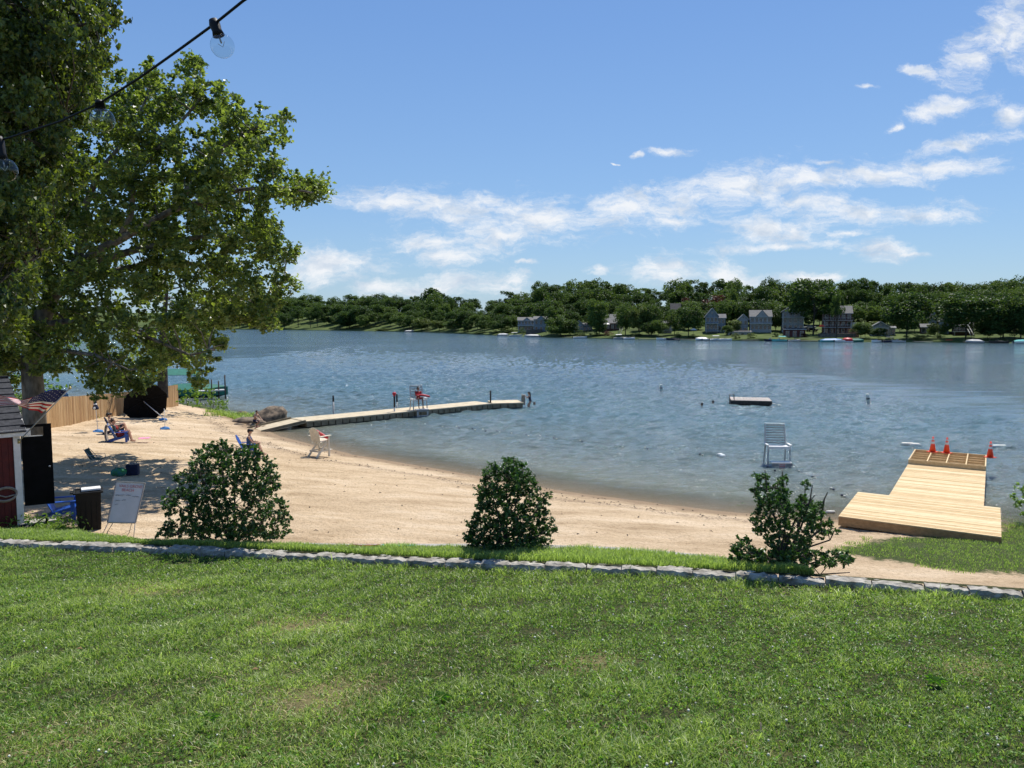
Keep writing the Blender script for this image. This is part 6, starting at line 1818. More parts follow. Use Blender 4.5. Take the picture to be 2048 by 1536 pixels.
# ------------------------------------------------------------------ far shore houses
def house(label, x0, x1, s, wall_m, roof_m, floors, h, roof='side', rh=2.0, dep=7.0, base_py=None, decks=(), front_gable=None, wins=4, white_trim=True, name='house', skip=(), win_w=1.0, group=None, gable_m=None, zoff=0.0):
    """front faces the lake (local -y); x0,x1 picture columns that set its place and width"""
    px = (x0 + x1) / 2; X, Y = far_xy(px, s); X = float(X); Y = float(Y)
    w = (x1 - x0) / F * Y
    z = float(hillz(px, s)) + zoff
    if base_py: z = CAM_H - (base_py - 645) / F * Y
    root = thing(name, label, 'house', (X, Y, z), -math.asin(X / math.hypot(X, Y)) * .8, group)
    tm = M_trim if white_trim else M_whiteg
    m = MB(); m.box((0, dep / 2, h / 2 - 1.5), (w, dep, h + 3)); wl = m.build('wall', wall_m, root)
    ov = .4
    if roof == 'side':
        m = MB(); y0, y1, ym = -ov, dep + ov, dep / 2
        m.add([(-w / 2 - ov, y0, h - .1), (w / 2 + ov, y0, h - .1), (w / 2 + ov, ym, h + rh), (-w / 2 - ov, ym, h + rh), (w / 2 + ov, y1, h - .1), (-w / 2 - ov, y1, h - .1)], [(0, 1, 2, 3), (3, 2, 4, 5)])
        rf = m.build('roof', roof_m, root); rf.modifiers.new('t', 'SOLIDIFY').thickness = .18
        m = MB(); 
        for s_ in (-1, 1): m.add([(s_ * w / 2, 0, h), (s_ * w / 2, dep, h), (s_ * w / 2, dep / 2, h + rh)], [(0, 1, 2)])
        m.build('gable', gable_m or wall_m, root).modifiers.new('t', 'SOLIDIFY').thickness = .1
        m = MB(); m.box((0, -ov - .03, h - .10), (w + 2 * ov, .06, .20)); m.build('fascia', tm, root)
    elif roof == 'hip':
        m = MB(); q = w * .25
        m.add([(-w / 2 - ov, -ov, h), (w / 2 + ov, -ov, h), (w / 2 + ov, dep + ov, h), (-w / 2 - ov, dep + ov, h), (-q, dep / 2, h + rh), (q, dep / 2, h + rh)], [(0, 1, 5, 4), (1, 2, 5), (2, 3, 4, 5), (3, 0, 4), (3, 2, 1, 0)])
        rf = m.build('roof', roof_m, root)
    else:
        m = MB()
        m.add([(-w / 2 - ov, -ov, h - .15), (0, -ov, h + rh), (0, dep + ov, h + rh), (-w / 2 - ov, dep + ov, h - .15), (w / 2 + ov, -ov, h - .15), (w / 2 + ov, dep + ov, h - .15)], [(0, 1, 2, 3), (1, 4, 5, 2)])
        rf = m.build('roof', roof_m, root); rf.modifiers.new('t', 'SOLIDIFY').thickness = .18
        m = MB(); m.add([(-w / 2, 0, h), (w / 2, 0, h), (0, 0, h + rh - .1)], [(0, 1, 2)]); m.build('gable', gable_m or wall_m, root).modifiers.new('t', 'SOLIDIFY').thickness = .1
        m = MB(); m.bar((-w / 2 - ov, -ov - .05, h - .12), (0, -ov - .05, h + rh + .02), .10, .22); m.bar((0, -ov - .05, h + rh + .02), (w / 2 + ov, -ov - .05, h - .12), .10, .22); m.build('rake_trim', tm, root)
        m = MB(); m.box((0, -.04, h + rh * .38), (.7, .08, .8)); wn = m.build('window', tm, root); m = MB(); m.box((0, -.10, h + rh * .38), (.5, .05, .6)); m.build('pane', M_glassd, wn)
    if front_gable:
        gx, gw, gh = front_gable; gx *= w; gw *= w
        m = MB(); m.add([(gx - gw / 2, -ov - .1, h - .1), (gx, -ov - .1, h + gh), (gx, dep / 2, h + gh), (gx - gw / 2, dep / 2, h - .1), (gx + gw / 2, -ov - .1, h - .1), (gx + gw / 2, dep / 2, h - .1)], [(0, 1, 2, 3), (1, 4, 5, 2)])
        m.build('dormer_roof', roof_m, root).modifiers.new('t', 'SOLIDIFY').thickness = .15
        m = MB(); m.add([(gx - gw / 2 + .1, -ov, h - .1), (gx + gw / 2 - .1, -ov, h - .1), (gx, -ov, h + gh - .1)], [(0, 1, 2)]); m.build('dormer_gable', gable_m or wall_m, root).modifiers.new('t', 'SOLIDIFY').thickness = .1
    fh = h / floors
    for fl in range(floors):
        if fl in skip: continue
        for k in range(wins):
            xx = -w / 2 + w * (k + .5) / wins; ww = min(win_w, w / wins * .7); zz = fl * fh + fh * .52
            m = MB(); m.box((xx, -.04, zz), (ww + .22, .08, fh * .55 + .2)); wn = m.build('window', tm, root)
            m = MB(); m.box((xx, -.10, zz), (ww, .05, fh * .55)); m.build('pane', M_glassd, wn)
    for (zf, d_) in decks:
        m = MB(); m.box((0, -d_ / 2, zf * fh), (w + .6, d_, .22)); m.build('deck', tm, root)
        m = MB(); m.box((0, -d_, zf * fh + 1.0), (w + .6, .06, .08)); 
        n = int(w / .8)
        for k in range(n + 1): m.box((-w / 2 - .25 + (w + .5) * k / n, -d_, zf * fh + .55), (.06, .05, .85))
        m.build('railing', tm, root)
        for s_ in (-1, 1): m = MB(); m.box((s_ * w * .48, -d_ + .1, zf * fh / 2 - .5), (.18, .18, zf * fh + 1)); m.build('deck_post', tm, root)
    return root
W_gb = pm('grey_blue_siding', (.24, .28, .32), (.19, .21, .24), .8, .8)
W_lg = pm('light_grey_siding', (.36, .36, .35), (.28, .28, .28), .8, .8)
W_w = pm('white_siding', (.40, .41, .42), (.32, .33, .34), .8, .8)
W_br = pm('brown_siding', (.15, .078, .055), (.10, .052, .04), .8, .85)
W_dr = pm('dark_red_boards', (.11, .028, .025), (.07, .02, .018), .8, .85)
W_st = pm('stone_base', (.17, .15, .13), (.09, .08, .07), 1.5, .9)
M_trim = pm('house_trim', (.50, .50, .49), (.40, .40, .40), 2, .7)
R_gr = pm('far_roof_grey', (.15, .15, .15), (.10, .10, .105), 1.2, .9)
R_lt = pm('far_roof_light', (.17, .168, .16), (.12, .118, .112), 1.2, .9)
R_dk = pm('far_roof_dark', (.05, .05, .052), (.03, .03, .032), 1.2, .9)
house('low grey-blue house with two small gables and white railings, leftmost on the far shore', 1036, 1068, 26, W_gb, R_lt, 2, 5.4, 'side', 1.6, 8, 662, [(1, 1.8)], (.05, .5, 1.5), 5)
house('grey wing of the leftmost lake house with a wide gable', 1068, 1096, 24, W_gb, R_lt, 2, 6.2, 'side', 1.4, 8, 664, (), (0, .7, 1.7), 3)
house('small white gabled cottage with balcony half hidden right of the round willow', 1148, 1166, 25, W_w, R_gr, 2, 4.2, 'front', 1.9, 6, 668, [(1, 1.2)], None, 3)
house('low cottage with a pale roof next to the white gabled one', 1166, 1184, 30, W_gb, R_lt, 1, 3.6, 'side', 1.3, 6, 667, (), None, 3)
house('brown cottage with a broad grey roof behind the white patio umbrella', 1202, 1238, 28, W_br, R_lt, 1, 3.0, 'hip', 2.4, 8, 660, (), None, 4)
house('upper floor house with grey roof above the brown cottage', 1212, 1230, 42, W_gb, R_lt, 1, 3.0, 'side', 1.8, 6, 649, (), None, 2)
house('tall pale narrow house with high windows between two round trees', 1322, 1342, 24, W_lg, R_gr, 2, 5.6, 'side', 1.2, 7, 674, [(1, 1.0)], None, 2)
house('dark roofed house up the slope behind the narrow pale one', 1341, 1360, 55, W_lg, R_dk, 1, 5.0, 'side', 3.0, 7, 642, (), None, 2)
house('three storey blue-grey house with a steep white-trimmed gable and balconies', 1411, 1434, 24, W_gb, R_gr, 3, 9.0, 'front', 3.2, 8, 677, [(1, 1.6), (2, 1.6)], None, 3, win_w=1.3)
house('side wing of the steep gabled blue-grey house', 1434, 1449, 26, W_gb, R_gr, 3, 8.3, 'side', 1.6, 7, 677, (), None, 2)
house('small white gazebo house up the hill above the blue-grey one', 1472, 1487, 70, W_w, R_lt, 1, 3.0, 'hip', 1.6, 5, 624, (), None, 3)
house('low rounded wing left of the big pale house', 1476, 1494, 26, W_lg, R_lt, 2, 5.4, 'front', 2.0, 7, 666, (), None, 2)
house('long dark-roofed boathouse garage beside the two clipped shrubs', 1456, 1500, 17, W_lg, R_dk, 1, 2.6, 'side', .5, 5, 677, (), None, 4)
house('big pale house with a wide central gable and rows of windows', 1500, 1540, 26, W_lg, R_lt, 3, 8.4, 'side', 2.6, 9, 676, [(2, 1.2)], (.05, .62, 2.6), 5, win_w=1.2)
house('light grey barn-gabled house with arched openings above the red boathouse', 1564, 1604, 30, W_lg, R_gr, 3, 7.2, 'front', 2.6, 9, 660, [(2, 1.2)], None, 4)
house('dark red boathouse at the waterline under the barn-gabled house', 1568, 1608, 12, W_dr, R_dk, 1, 3.8, 'side', .4, 6, 679, (), None, 3, name='boathouse')
house('brown three storey house with a grey roof and dark central gable', 1647, 1699, 26, W_br, R_lt, 3, 8.0, 'side', 2.9, 9, 669, [(1, 1.4), (2, 1.4)], (0, .38, 2.2), 5, gable_m=W_br)
house('white and pale blue cottage with four dark front windows', 1743, 1775, 20, W_w, R_lt, 1, 3.9, 'front', 1.9, 8, 675, (), None, 4, win_w=1.2, gable_m=W_gb)
house('porch wing of the white cottage', 1773, 1788, 22, W_w, R_lt, 1, 3.4, 'side', .6, 6, 674, (), None, 2)
house('dark low cottage with a pale roof edge behind the light green shrub', 1842, 1866, 28, W_br, R_lt, 1, 2.6, 'side', 1.2, 6, 668, (), None, 3)
house('dark house with a steep pointed pale-edged gable among the trees', 1858, 1869, 42, W_gb, R_dk, 1, 3.0, 'front', 3.4, 5, 656, (), None, 1)
house('narrow grey gabled house near the right end of the shore', 1880, 1894, 28, W_gb, R_gr, 2, 4.8, 'front', 1.6, 7, 668, (), None, 1)
house('raised cottage with deck and stairs, rightmost building on the shore', 1908, 1942, 24, W_br, R_lt, 2, 4.6, 'side', 1.2, 7, 676, [(1, 2.2)], None, 4, skip=(0,))
house('tiny white roofed building far off in the trees at left', 730, 740, 60, W_w, R_lt, 1, 3.0, 'hip', 1.4, 5, 640, (), None, 2)

def far_obj(px, py, s):
    X, Y = far_xy(px, s); return Vector((float(X), float(Y), CAM_H - (py - 645) / F * float(Y)))
def ground_far(px, s):
    X, Y = far_xy(px, s); return Vector((float(X), float(Y), float(hillz(px, s))))
def patio_umbrella(label, px, s, r, h, mat):
    g = ground_far(px, s); root = thing('patio_umbrella', label, 'umbrella', g)
    m = MB(); m.tube([(0, 0, 0), (0, 0, h)], .04, 6); m.build('pole', M_barkd, root)
    m = MB(); m.tube([(0, 0, h - .75), (0, 0, h - .35), (0, 0, h + .05)], [r, r * .55, .03], 10, caps=False); m.build('canopy', mat, root)
patio_umbrella('white patio umbrella open in front of the brown cottage', 1212, 17, 1.7, 5.0, M_white)
patio_umbrella('white patio umbrella near the water left of the gabled blue-grey house', 1386, 9, 1.5, 3.4, M_white)
patio_umbrella('small white patio umbrella before the white cottage', 1757, 15, .9, 3.0, M_white)
patio_umbrella('orange patio umbrella on the terrace left of the brown house', 1642, 15, 1.1, 4.4, M_orange)
# terraces, walls, stairs
def terrace(label, x0, x1, s, h, mat, name='terrace_wall'):
    g = ground_far((x0 + x1) / 2, s); w = (x1 - x0) / F * g.y
    m = MB(); m.box((0, 1.2, h / 2 - 1), (w, 2.4, h + 2)); o = m.build(name, mat); o.location = g; tag(o, label, 'wall')
terrace('stone terrace wall below the brown house', 1640, 1710, 14, 1.2, W_st)
terrace('orange-brown paved terrace right of the brown house', 1700, 1717, 17, 2.6, pm('terracotta', (.42, .20, .12), (.33, .15, .09), 1.5, .9))
terrace('white awning-roofed patio block right of the brown house', 1704, 1716, 24, 4.4, M_whiteg)
terrace('low stone wall under the leftmost lake house', 1052, 1084, 16, 1.8, W_st)
def stairs(label, px0, px1, s0, s1, rise):
    a = ground_far(px0, s0); b = ground_far(px1, s1); b.z = a.z + rise
    root = thing('stairs', label, 'stairs', a)
    for off in (-.5, .5): m = MB(); m.bar((off, 0, .6), b - a + Vector((off, 0, .6)), .12, .3); m.build('stringer', M_whiteg, root)
    m = MB()
    for k in range(10): m.box((b - a) * (k / 9) + Vector((0, 0, .2)), (1.0, .3, .06))
    m.build('treads', M_tan, root)
stairs('white stairs going down from the rightmost raised cottage', 1944, 1930, 12, 20, 4.0)
stairs('pale stairs beside the brown cottage with the umbrella', 1238, 1244, 12, 20, 3.4)

# parked cars on the slope
def car(label, px, s, mat, rz):
    g = ground_far(px, s); root = thing('parked_car', label, 'car', g, rz, 'cars parked on the far slope')
    m = MB(); m.box((0, 0, .62), (4.5, 1.8, .6)); m.build('body', mat, root, bevel=.12)
    m = MB(); m.box((-.2, 0, 1.18), (2.5, 1.6, .56), taper=.8); m.build('cabin', M_glassd, root, bevel=.08)
    for x in (-1.4, 1.4):
        for y in (-.86, .86): m = MB(); m.tube([(x, y - .1, .34), (x, y + .1, .34)], .34, 12); m.build('wheel', M_black, root)
car('dark parked car on the slope between the two big houses', 1622, 34, M_black, .1)
car('white-roofed dark car parked above the other one', 1618, 44, M_whiteg, -.1)

# boats and small docks along the far waterline
FG = 'boats moored along the far shore'
def shore_pt(px, off): 
    D = float(farD(px)) - off; return Vector((D * (px - 1024) / F, D, 0))
boat_specs = [(820, 3, 7.5, .1, M_whiteg, None, M_whiteg, 'pale covered boat at a small dock on the distant left shore'),
    (1006, 3, 5.5, .1, M_white, None, M_whiteg, 'low white covered boat left of the leftmost lake house'),
    (1032, 3, 6.5, .1, M_white, M_whiteg, None, 'boat with a white bimini top below the leftmost lake house'),
    (1065, 4, 7.5, .05, M_whiteg, None, M_whiteg, 'long covered boat under the grey wing of the leftmost house'),
    (1160, 3, 6, .2, M_white, None, None, 'open boat just right of the round willow'),
    (1240, 3, 5.5, .1, M_whiteg, M_white, None, 'boat with flat white top below the brown cottage'),
    (1258, 4, 5, .3, M_white, None, None, 'small white boat at the grass edge right of the pale stairs'),
    (1327, 4, 5.5, -.1, M_white, None, None, 'white open boat with raised bow under the narrow pale house'),
    (1345, 4, 5, .05, M_navy, None, None, 'dark blue low boat beside the white raised-bow one'),
    (1403, 4, 5, .2, M_white, None, M_white, 'white covered boat left end of the cluster under the gabled house'),
    (1420, 4, 5.5, -.15, M_white, None, None, 'white boat second from the left in the cluster under the gabled house'),
    (1434, 5, 5.5, .1, M_white, M_whiteg, None, 'white boat with a tall arch top in the cluster under the gabled house'),
    (1448, 4, 5.5, 0, M_white, None, None, 'white boat at the right end of the cluster under the gabled house'),
    (1541, 4, 5, .1, M_navy, None, None, 'dark boat right of the second clipped shrub'),
    (1559, 4, 5.5, .0, M_turq, M_turq, None, 'boat with a turquoise cover left of the red boathouse'),
    (1588, 4, 4.5, .1, M_whiteg, None, None, 'small grey boat in front of the red boathouse'),
    (1664, 4, 8.5, 0, M_turq, None, M_bluet, 'long light blue covered boat below the brown house'),
    (1682, 5, 4.5, 0, M_white, None, None, 'low white boat between the blue one and the pink float'),
    (1712, 3, 5, 0, M_green, None, M_green, 'dark green covered boat right of the pink float'),
    (1753, 4, 4.5, .3, M_white, None, None, 'little white boat before the white cottage'),
    (1782, 4, 5.5, -.1, M_navy, M_navy, None, 'dark boat with a dark top right of the white cottage'),
    (1795, 4, 4.6, .1, M_whiteg, None, None, 'grey low boat under the big spreading tree'),
    (1947, 4, 5.5, 0, M_whiteg, None, M_whiteg, 'grey covered boat below the white stairs'),
    (1995, 4, 6, 0, M_barkd, None, None, 'dark low boat at the right part of the shore'),
    (2042, 4, 5, 0, M_white, None, M_turq, 'white and pale blue boat cut by the right edge of the picture')]
for (px, off, L, rz, hl, can, cov, lab) in boat_specs:
    motorboat(lab, shore_pt(px, off), rz + (math.pi if px % 2 else 0), L, hl, can, cov, FG)
p = shore_pt(1694, 4)
root = thing('inflatable_float', 'pink and white round inflatable float tied up below the brown house', 'inflatable', p)
m = MB(); m.ell((0, 0, .2), (1.9, 1.9, .35), 14, 6); m.build('float_ring', M_white, root)
m = MB(); m.ell((0, 0, .8), (1.7, 1.7, .75), 14, 8); m.build('dome', M_redpl, root)
m = MB(); m.ell((0, 0, 0), (1.4, .35, .18), 12, 6); o = m.build('kayak', M_orange); o.location = ground_far(1897, 3) + Vector((0, 0, .15)); tag(o, 'orange-red kayak on the grass near the right end of the shore', 'kayak')
for (px, off, L, lab) in ((860, 5, 9, 'low dark dock on the distant left shore'), (900, 4, 12, 'flat dock near the light green trees at left'), (1020, 2, 8, 'small dock beside the boat with the bimini top'), (1145, 3, 7, 'short dock right of the round willow'), (1300, 3, 9, 'thin dock below the round trees'), (1370, 3, 8, 'thin dock left of the boat cluster'), (1500, 3, 6, 'short dock between the clipped shrubs'), (1620, 3, 7, 'dark dock between the boathouse and the brown house'), (1765, 3, 6, 'small dock before the white cottage'), (1845, 3, 6, 'pale dock by the light green shrub'), (1970, 3, 14, 'long low dock at the right end of the shore')):
    p = shore_pt(px, off); q = p + Vector((L / 2, 0, 0)); p = p - Vector((L / 2, 0, 0))
    docklet(lab, [tuple(p), tuple(q)], .35, 1.4, [(p.x, p.y, 1.1), (q.x, q.y, 1.1)], M_tan, 'small docks along the far shore')

# ------------------------------------------------------------------ far trees
def crown_variant(kind, seed):
    """unit crown: height about 1 (z 0..1), half-width about .5"""
    nr = np.random.default_rng(seed); r2 = random.Random(seed)
    cl = []
    n = {'round': 46, 'tall': 40, 'spread': 44, 'cone': 40, 'shrub': 26, 'willow': 44, 'sparse': 26}[kind]
    for i in range(n):
        while True:
            x, y = r2.uniform(-1, 1), r2.uniform(-1, 1); z = r2.uniform(0, 1)
            if kind == 'round': ok = x * x + y * y + ((z - .56) / .46) ** 2 < 1
            elif kind == 'tall': ok = (x * x + y * y) < (.85 if z < .7 else 1.6 * (1 - z) + .3) and z > .08; x *= .8; y *= .8
            elif kind == 'spread': ok = x * x + y * y < (.25 + 1.1 * min(1, z * 1.5)) * (1.25 - z * z) and x * x + y * y < 1 and z > .2
            elif kind == 'cone': ok = math.hypot(x, y) < 1.05 * (1.02 - z)
            elif kind == 'shrub': ok = x * x + y * y + (z / 1.0) ** 2 < 1
            elif kind == 'willow': ok = x * x + y * y + ((z - .3) / .7) ** 2 < 1
            else: ok = x * x + y * y + ((z - .6) / .4) ** 2 < 1
            if ok: break
        # bias outward
        k = 1 if r2.random() < .35 else 1 / max(.6, math.sqrt(x * x + y * y + (z - .5) ** 2 * 2) + .15) * .85
        cl.append((x * .5 * min(k, 1.15), y * .5 * min(k, 1.15), .08 + z * .84, r2.uniform(.10, .17) * (1.15 if kind in ('round', 'willow') else .95)))
    P_ = []; shv = []
    for (x, y, z, r) in cl:
        m = 120 if kind != 'shrub' else 80
        d = unit(nr.normal(size=(m, 3))); d[:, 2] = d[:, 2] * .75 + .1
        rad = r * nr.uniform(.35, 1.05, m)[:, None] ** .6 * (1 if kind != 'willow' else 1)
        q = np.array([x, y, z]) + d * rad
        if kind == 'willow': q[:, 2] -= np.abs(nr.normal(0, .10, m)) * (1)
        P_.append(q); shv.append(np.full(m, r2.uniform(-.15, .15)))
    P_ = np.concatenate(P_); P_[:, 2] = np.maximum(P_[:, 2], .01)
    v, q, s = leaf_arrays(P_, .042, nr, up=.7, droop=.1, ratio=.95, fold=.10, jit=.45)
    s = np.clip(s * .6 + .25 + np.repeat(np.concatenate(shv), 4), 0, 1)
    return v, q, s
VAR = {}
for kind, mats in (('round', (M_fd, M_fm, M_fl)), ('tall', (M_fd, M_fm)), ('spread', (M_fd, M_fm)), ('cone', (M_fd, M_fm)), ('shrub', (M_fd, M_fm, M_fl, M_fr)), ('willow', (M_fm, M_fl)), ('sparse', (M_fm, M_fd))):
    for sd2 in range(3 if kind in ('round', 'spread', 'tall') else 2):
        v, q, s = crown_variant(kind, 100 + sd2 * 7 + len(kind))
        for mt in mats:
            o = np_mesh('crown_mesh', v, q, mt, shade=s); VAR[(kind, sd2, mt.name)] = o.data; bpy.data.objects.remove(o)
tm = MB(); tm.tube([(0, 0, -.25), (.01, 0, 0), (.0, .01, .3), (.01, .0, .62)], [.040, .028, .022, .008], 7)
for k in range(5):
    a = k * 1.3; tm.tube([(0, 0, .22 + k * .07), (math.cos(a) * .13, math.sin(a) * .13, .42 + k * .07), (math.cos(a) * .28, math.sin(a) * .28, .55 + k * .06)], [.014, .009, .003], 5, caps=False)
o = tm.build('trunk_mesh', M_barkd); TRUNK = o.data; bpy.data.objects.remove(o)
RT = random.Random(31)
TG = 'trees on the wooded far shore'
def far_tree(label, px, s, h, w, kind, mat, trunkfrac=.18, cat='tree', name=None, group=TG, ground=None):
    g = ground_far(px, s) if ground is None else ground
    nv = 3 if kind in ('round', 'spread', 'tall') else 2
    root = thing(name or {'cone': 'conifer_tree', 'willow': 'willow_tree', 'shrub': 'shrub'}.get(kind, 'broadleaf_tree'), label, cat, g + Vector((0, 0, -.1)), RT.uniform(0, 6.28), group)
    me = VAR[(kind, RT.randrange(nv), mat.name)]
    c = bpy.data.objects.new('foliage' if kind == 'shrub' else 'crown', me); link(c, root)
    if kind == 'shrub': c.scale = (w, w, h)
    else: c.location = (0, 0, h * trunkfrac * .6); c.scale = (w, w, h * (1 - trunkfrac * .6))
    if kind != 'shrub':
        t_ = bpy.data.objects.new('trunk', TRUNK); link(t_, root); t_.scale = (h * .55, h * .55, h)
    return root
# trees one can pick out along the water: px, top py, width px, kind, material, s, label
front = [(1120, 624, 52, 'willow', M_fm, 8, 'big round grey-green willow at the water right of the leftmost house'),
    (1108, 612, 40, 'round', M_fm, 16, 'tall round tree behind the big willow'),
    (1193, 597, 42, 'round', M_fm, 14, 'separate tall round tree between the white and the brown cottage'),
    (1250, 606, 46, 'round', M_fm, 14, 'grey-green round tree, left of a pair right of the brown cottage'),
    (1278, 612, 44, 'round', M_fl, 13, 'lighter green round tree, right of a pair right of the brown cottage'),
    (1302, 608, 40, 'round', M_fm, 16, 'round tree left of the narrow pale house'),
    (1376, 610, 56, 'round', M_fm, 11, 'broad round tree between the narrow pale house and the gabled one'),
    (1348, 622, 34, 'round', M_fm, 18, 'smaller tree right in front of the dark roofed house'),
    (1625, 556, 96, 'spread', M_fd, 24, 'very tall dark tree with a bare trunk between the two big houses'),
    (1672, 582, 26, 'sparse', M_fd, 14, 'thin dark tree in front of the brown house'),
    (1765 - 10, 655, 34, 'round', M_fd, 9, 'small dark tree at the water left of the white cottage'),
    (1729, 648, 26, 'round', M_fd, 12, 'small dense tree between the brown house and the white cottage'),
    (1812, 585, 88, 'round', M_fd, 9, 'large dark tree with a stout trunk right of the white cottage'),
    (1930, 586, 104, 'round', M_fd, 10, 'huge dark tree shading the rightmost cottage'),
    (1905, 600, 60, 'tall', M_fd, 34, 'tall dark tree behind the narrow grey gabled house'),
    (2005, 588, 84, 'round', M_fd, 14, 'big dark tree at the right end of the shore'),
    (2040, 592, 50, 'round', M_fm, 10, 'dark tree cut by the right edge of the picture'),
    (1978, 640, 50, 'round', M_fd, 8, 'low dark tree overhanging the long dock at right'),
    (1468, 640, 26, 'round', M_fl, 22, 'small bright tree left of the big pale house'),
    (1448 + 6, 650, 22, 'round', M_fm, 16, 'leafy small tree right of the gabled house'),
    (1550, 618, 36, 'round', M_fd, 34, 'dark tree between the big pale house and the barn-gabled one'),
    (845, 637, 46, 'round', M_fl, 8, 'light green round tree at the water on the distant left shore'),
    (880, 640, 40, 'round', M_fl, 10, 'second light green tree at the distant left shore'),
    (905, 638, 36, 'round', M_fm, 12, 'mid green tree right of the light green pair'),
    (700, 622, 50, 'round', M_fd, 12, 'dark rounded tree at the water right of the grass clearing'),
    (720, 612, 40, 'round', M_fd, 20, 'dark tree behind the waterside one right of the clearing'),
    (598, 610, 26, 'sparse', M_fd, 26, 'thin pine-like tree standing in the grass clearing, left'),
    (622, 615, 22, 'sparse', M_fd, 20, 'thin tree standing in the grass clearing, middle'),
    (636, 612, 24, 'sparse', M_fd, 28, 'thin tree standing in the grass clearing, right'),
    (1460, 600, 46, 'round', M_fm, 60, 'round tree on the slope above the blue-grey house'),
    (1445, 603, 30, 'round', M_fm, 48, 'tree behind the steep gabled house')]
for (px, ty, wp, kind, mt, s, lab) in front:
    g = ground_far(px, s); h = CAM_H + (645 - ty) / F * g.y - g.z
    far_tree(lab, px, s, h, wp / F * g.y * 1.12, kind, mt, .30 if kind in ('spread', 'sparse') else .15)
for (px, ty, wp, mt, s, lab) in ((1472, 663, 20, M_fl, 3.5, 'round clipped shrub at the water, left of the two'), (1503, 663, 22, M_fl, 3.5, 'round clipped shrub at the water, right of the two'),
    (1828, 664, 40, M_fl, 4, 'wide light green shrub at the water right of the big dark tree'), (1845, 667, 26, M_fl, 5, 'light green shrub joined to the wide one'),
    (1778, 672, 16, M_fm, 3, 'small round shrub beside the boats at the white cottage'), (1735, 672, 18, M_fd, 3, 'dark round bush at the water left of the white cottage'),
    (1160, 660, 30, M_fm, 8, 'bushes under the white gabled cottage'), (1190, 662, 26, M_fm, 6, 'shrub at the foot of the separate round tree'), (1215, 660, 26, M_fr, 10, 'dark reddish shrub under the white patio umbrella'),
    (1045, 655, 24, M_fm, 12, 'shrubs below the leftmost house, left part'), (1015, 652, 30, M_fl, 12, 'bright shrubs on the slope left of the leftmost house'), (990, 660, 24, M_fm, 8, 'green shrub at the water left of the bright ones'),
    (1385, 668, 30, M_fl, 6, 'low yellow-green bushes by the waterside umbrella'), (1355, 664, 16, M_fl, 8, 'small pale bush before the broad round tree'), (1270, 664, 30, M_fm, 7, 'bushes under the grey-green pair of trees'),
    (1532 + 18, 662, 14, M_fd, 8, 'dark upright shrub left of the red boathouse'), (1608, 664, 14, M_fr, 12, 'reddish shrub at the right side of the boathouse'), (1880, 662, 26, M_fm, 14, 'shrub in front of the narrow grey house'),
    (1862, 652, 22, M_fm, 18, 'pale green shrub before the low dark cottage'), (1740, 640, 60, M_fl, 44, 'bright hedge on the slope behind the white cottage'), (960, 662, 40, M_fm, 5, 'waterside bushes left of the leftmost house'),
    (930, 655, 30, M_fm, 8, 'bushes on the distant shore beside the mid green tree'), (1370, 595, 36, M_fr, 70, 'dark red leaved tree crown above the broad round tree'), (1430, 585, 70, M_fr, 80, 'dark red leaved trees on the slope above the gabled house'),
    (770, 655, 60, M_fl, 8, 'low brush on the open bank of the distant left shore')):
    g = ground_far(px, s); h = max(1.0, CAM_H + (645 - ty) / F * g.y - g.z)
    far_tree(lab, px, s, h, wp / F * g.y * 1.1, 'shrub', mt, cat='bush', group='shrubs along the far shore')
SKY = [(-700, 585), (440, 595), (540, 590), (620, 590), (680, 592), (740, 588), (800, 590), (840, 586), (870, 575), (905, 588), (935, 590), (955, 606), (985, 602), (1010, 578), (1045, 588), (1080, 562), (1120, 572), (1160, 556), (1230, 565), (1290, 576), (1320, 578), (1345, 560), (1390, 558), (1430, 568), (1450, 556), (1500, 566), (1527, 548), (1560, 566), (1620, 557), (1680, 560), (1740, 558), (1800, 562), (1860, 566), (1920, 566), (1980, 562), (2048, 552), (2300, 550), (3200, 555)]
near_names = [(560, 'behind the sycamore branches'), (700, 'above the grass clearing'), (800, 'over the open bank'), (960, 'behind the light green trees'), (1060, 'left of the leftmost lake house'), (1150, 'behind the leftmost lake house and willow'),
    (1240, 'behind the two cottages'), (1320, 'over the pair of round trees'), (1400, 'above the narrow pale house'), (1470, 'over the blue-grey gabled house'), (1560, 'over the big pale house'), (1640, 'over the barn-gabled house'), (1720, 'above the brown house'), (1800, 'above the white cottage'), (1880, 'above the low dark cottage'), (1960, 'above the rightmost cottage'), (9999, 'at the right end of the ridge')]
kinds_txt = {'round': 'rounded', 'tall': 'tall narrow', 'spread': 'spreading', 'cone': 'pointed conifer-like', 'sparse': 'thin see-through'}
def row_txt(i): return ('low on the slope', 'halfway uphill', 'near the ridge', 'on the ridge', 'on the distant ridge', 'near the water')[i]
count = 0
rows = [(5, 11, 26, .20), (0, 34, 25, .36), (1, 62, 27, .58), (2, 100, 29, .82), (3, 145, 30, 1.0), (4, 250, 46, .96)]
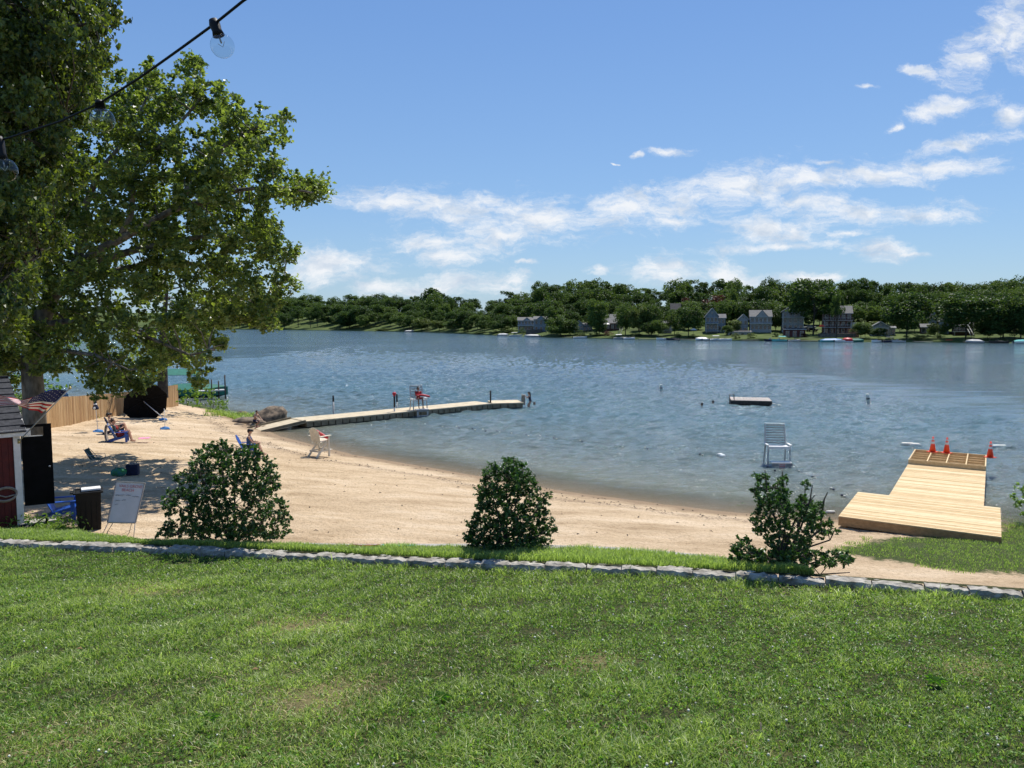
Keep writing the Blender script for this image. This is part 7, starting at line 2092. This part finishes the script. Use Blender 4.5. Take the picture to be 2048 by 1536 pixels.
for (ri, s0, step, frac) in rows:
    px = {4: 1640.0}.get(ri, 430.0)
    while px < 2110:
        q = px + RT.uniform(-7, 7); s = s0 * RT.uniform(.85, 1.15)
        st = step * RT.uniform(.85, 1.15); px += st
        if 574 < q < 652 and ri in (0, 5): continue
        if ri == 5 and (q > 1030 and not (1098 < q < 1146 or 1184 < q < 1200 or 1286 < q < 1318 or 1450 < q < 1458 or 1720 < q < 1740 or 1870 < q < 1876 or q > 1955)): continue
        if ri == 5 and 740 < q < 800: continue
        if ri == 0 and any(a - 6 < q < b + 4 for a, b in ((1033, 1098), (1148, 1184), (1202, 1238), (1406, 1450), (1476, 1540), (1564, 1604), (1645, 1718), (1742, 1788), (1612, 1640), (1842, 1894))): s += 26
        g = ground_far(q, s)
        sk = float(interp(SKY, q)); base_y = float(interp(FSH, q)) - 22
        ty = base_y + (sk - base_y) * frac + RT.uniform(-4, 5) * (1 if ri < 3 else .6)
        h = CAM_H + (645 - ty) / F * g.y - g.z
        h = max(5.0, min(h, 27)); 
        wpx = RT.uniform(36, 60) if q > 1000 else RT.uniform(30, 50)
        if ri == 4: wpx *= .8
        if ri == 5: wpx *= .8
        w = wpx / F * g.y; w = min(w, h * 1.15); 
        kind = RT.choice(['round', 'round', 'spread', 'tall', 'round', 'cone' if RT.random() < .25 else 'round'])
        if kind == 'tall': w *= .85
        mt = M_fd if (kind == 'cone' or RT.random() < .55) else M_fm
        reg = next(t for a, t in near_names if q < a)
        shade_t = 'dark green' if mt is M_fd else 'mid green'
        if ri >= 3 and kind == 'round' and RT.random() < .15 and mt is M_fm: kind = 'sparse'; w *= .7
        if kind == 'sparse': mt = M_fm
        far_tree('%s %s tree %s, %s' % (shade_t, kinds_txt[kind], row_txt(ri), reg), q, s, h, w * 1.1, kind, mt, .14)
        count += 1
print('far trees', count)


# ------------------------------------------------------------------ bits washed up and scattered on the sand
def debris():
    rng = np.random.default_rng(61); r2 = random.Random(61)
    X = rng.uniform(-22, 14, 30000); Y = rng.uniform(13, 50, 30000); sd3 = shore_dist(X, Y)
    line = np.exp(-((sd3 - 2.4 - .5 * smooth_noise(X, Y, 2, ((.5, 1),))) / .35) ** 2) * .35 + np.exp(-((sd3 - .7) / .3) ** 2) * .15
    k = (sd3 > .1) & (rng.uniform(0, 1, len(X)) < line + .012) & (poly_soft(TR, X, Y, .5) < .5)
    X, Y = X[k], Y[k]; mb = MB()
    for x, y in zip(X, Y):
        z = float(beach_z(x, y)); L = r2.uniform(.02, .09); a = r2.uniform(0, 3.14); dx, dy = math.cos(a) * L, math.sin(a) * L; w = r2.uniform(.008, .03)
        mb.add([(x - dx, y - dy, z - .01), (x - dy * w / L, y + dx * w / L, z + .018), (x + dx, y + dy, z - .005), (x + dy * w / L, y - dx * w / L, z + .012), (x, y, z + .035)], [(0, 3, 4), (3, 2, 4), (2, 1, 4), (1, 0, 4)])
    tag(mb.build('beach_debris', M_barkd), 'dark bits of twig and weed strewn on the sand', 'debris', kind='stuff')
debris()

# ------------------------------------------------------------------ tell look-alikes apart by their place in the row
def single_out():
    by = {}
    for o in COL.objects:
        if o.parent is None and o.get('label'): by.setdefault(o['label'], []).append(o)
    word = ['first', 'second', 'third', 'fourth', 'fifth', 'sixth', 'seventh', 'eighth']
    for lab, os_ in by.items():
        if len(os_) < 2: continue
        os_.sort(key=lambda o: o.location.x / max(o.location.y, 1))
        n = len(os_)
        for i, o in enumerate(os_):
            o['label'] = lab + ((', left one', ', right one')[i] if n == 2 else ', %s from left' % word[min(i, 7)])
single_out()
for o in COL.objects:
    lb = o.get('label')
    if lb and len(lb.split()) > 16:
        w = lb.split()
        while len(w) > 16 and 'the' in w: w.remove('the')
        o['label'] = ' '.join(w)
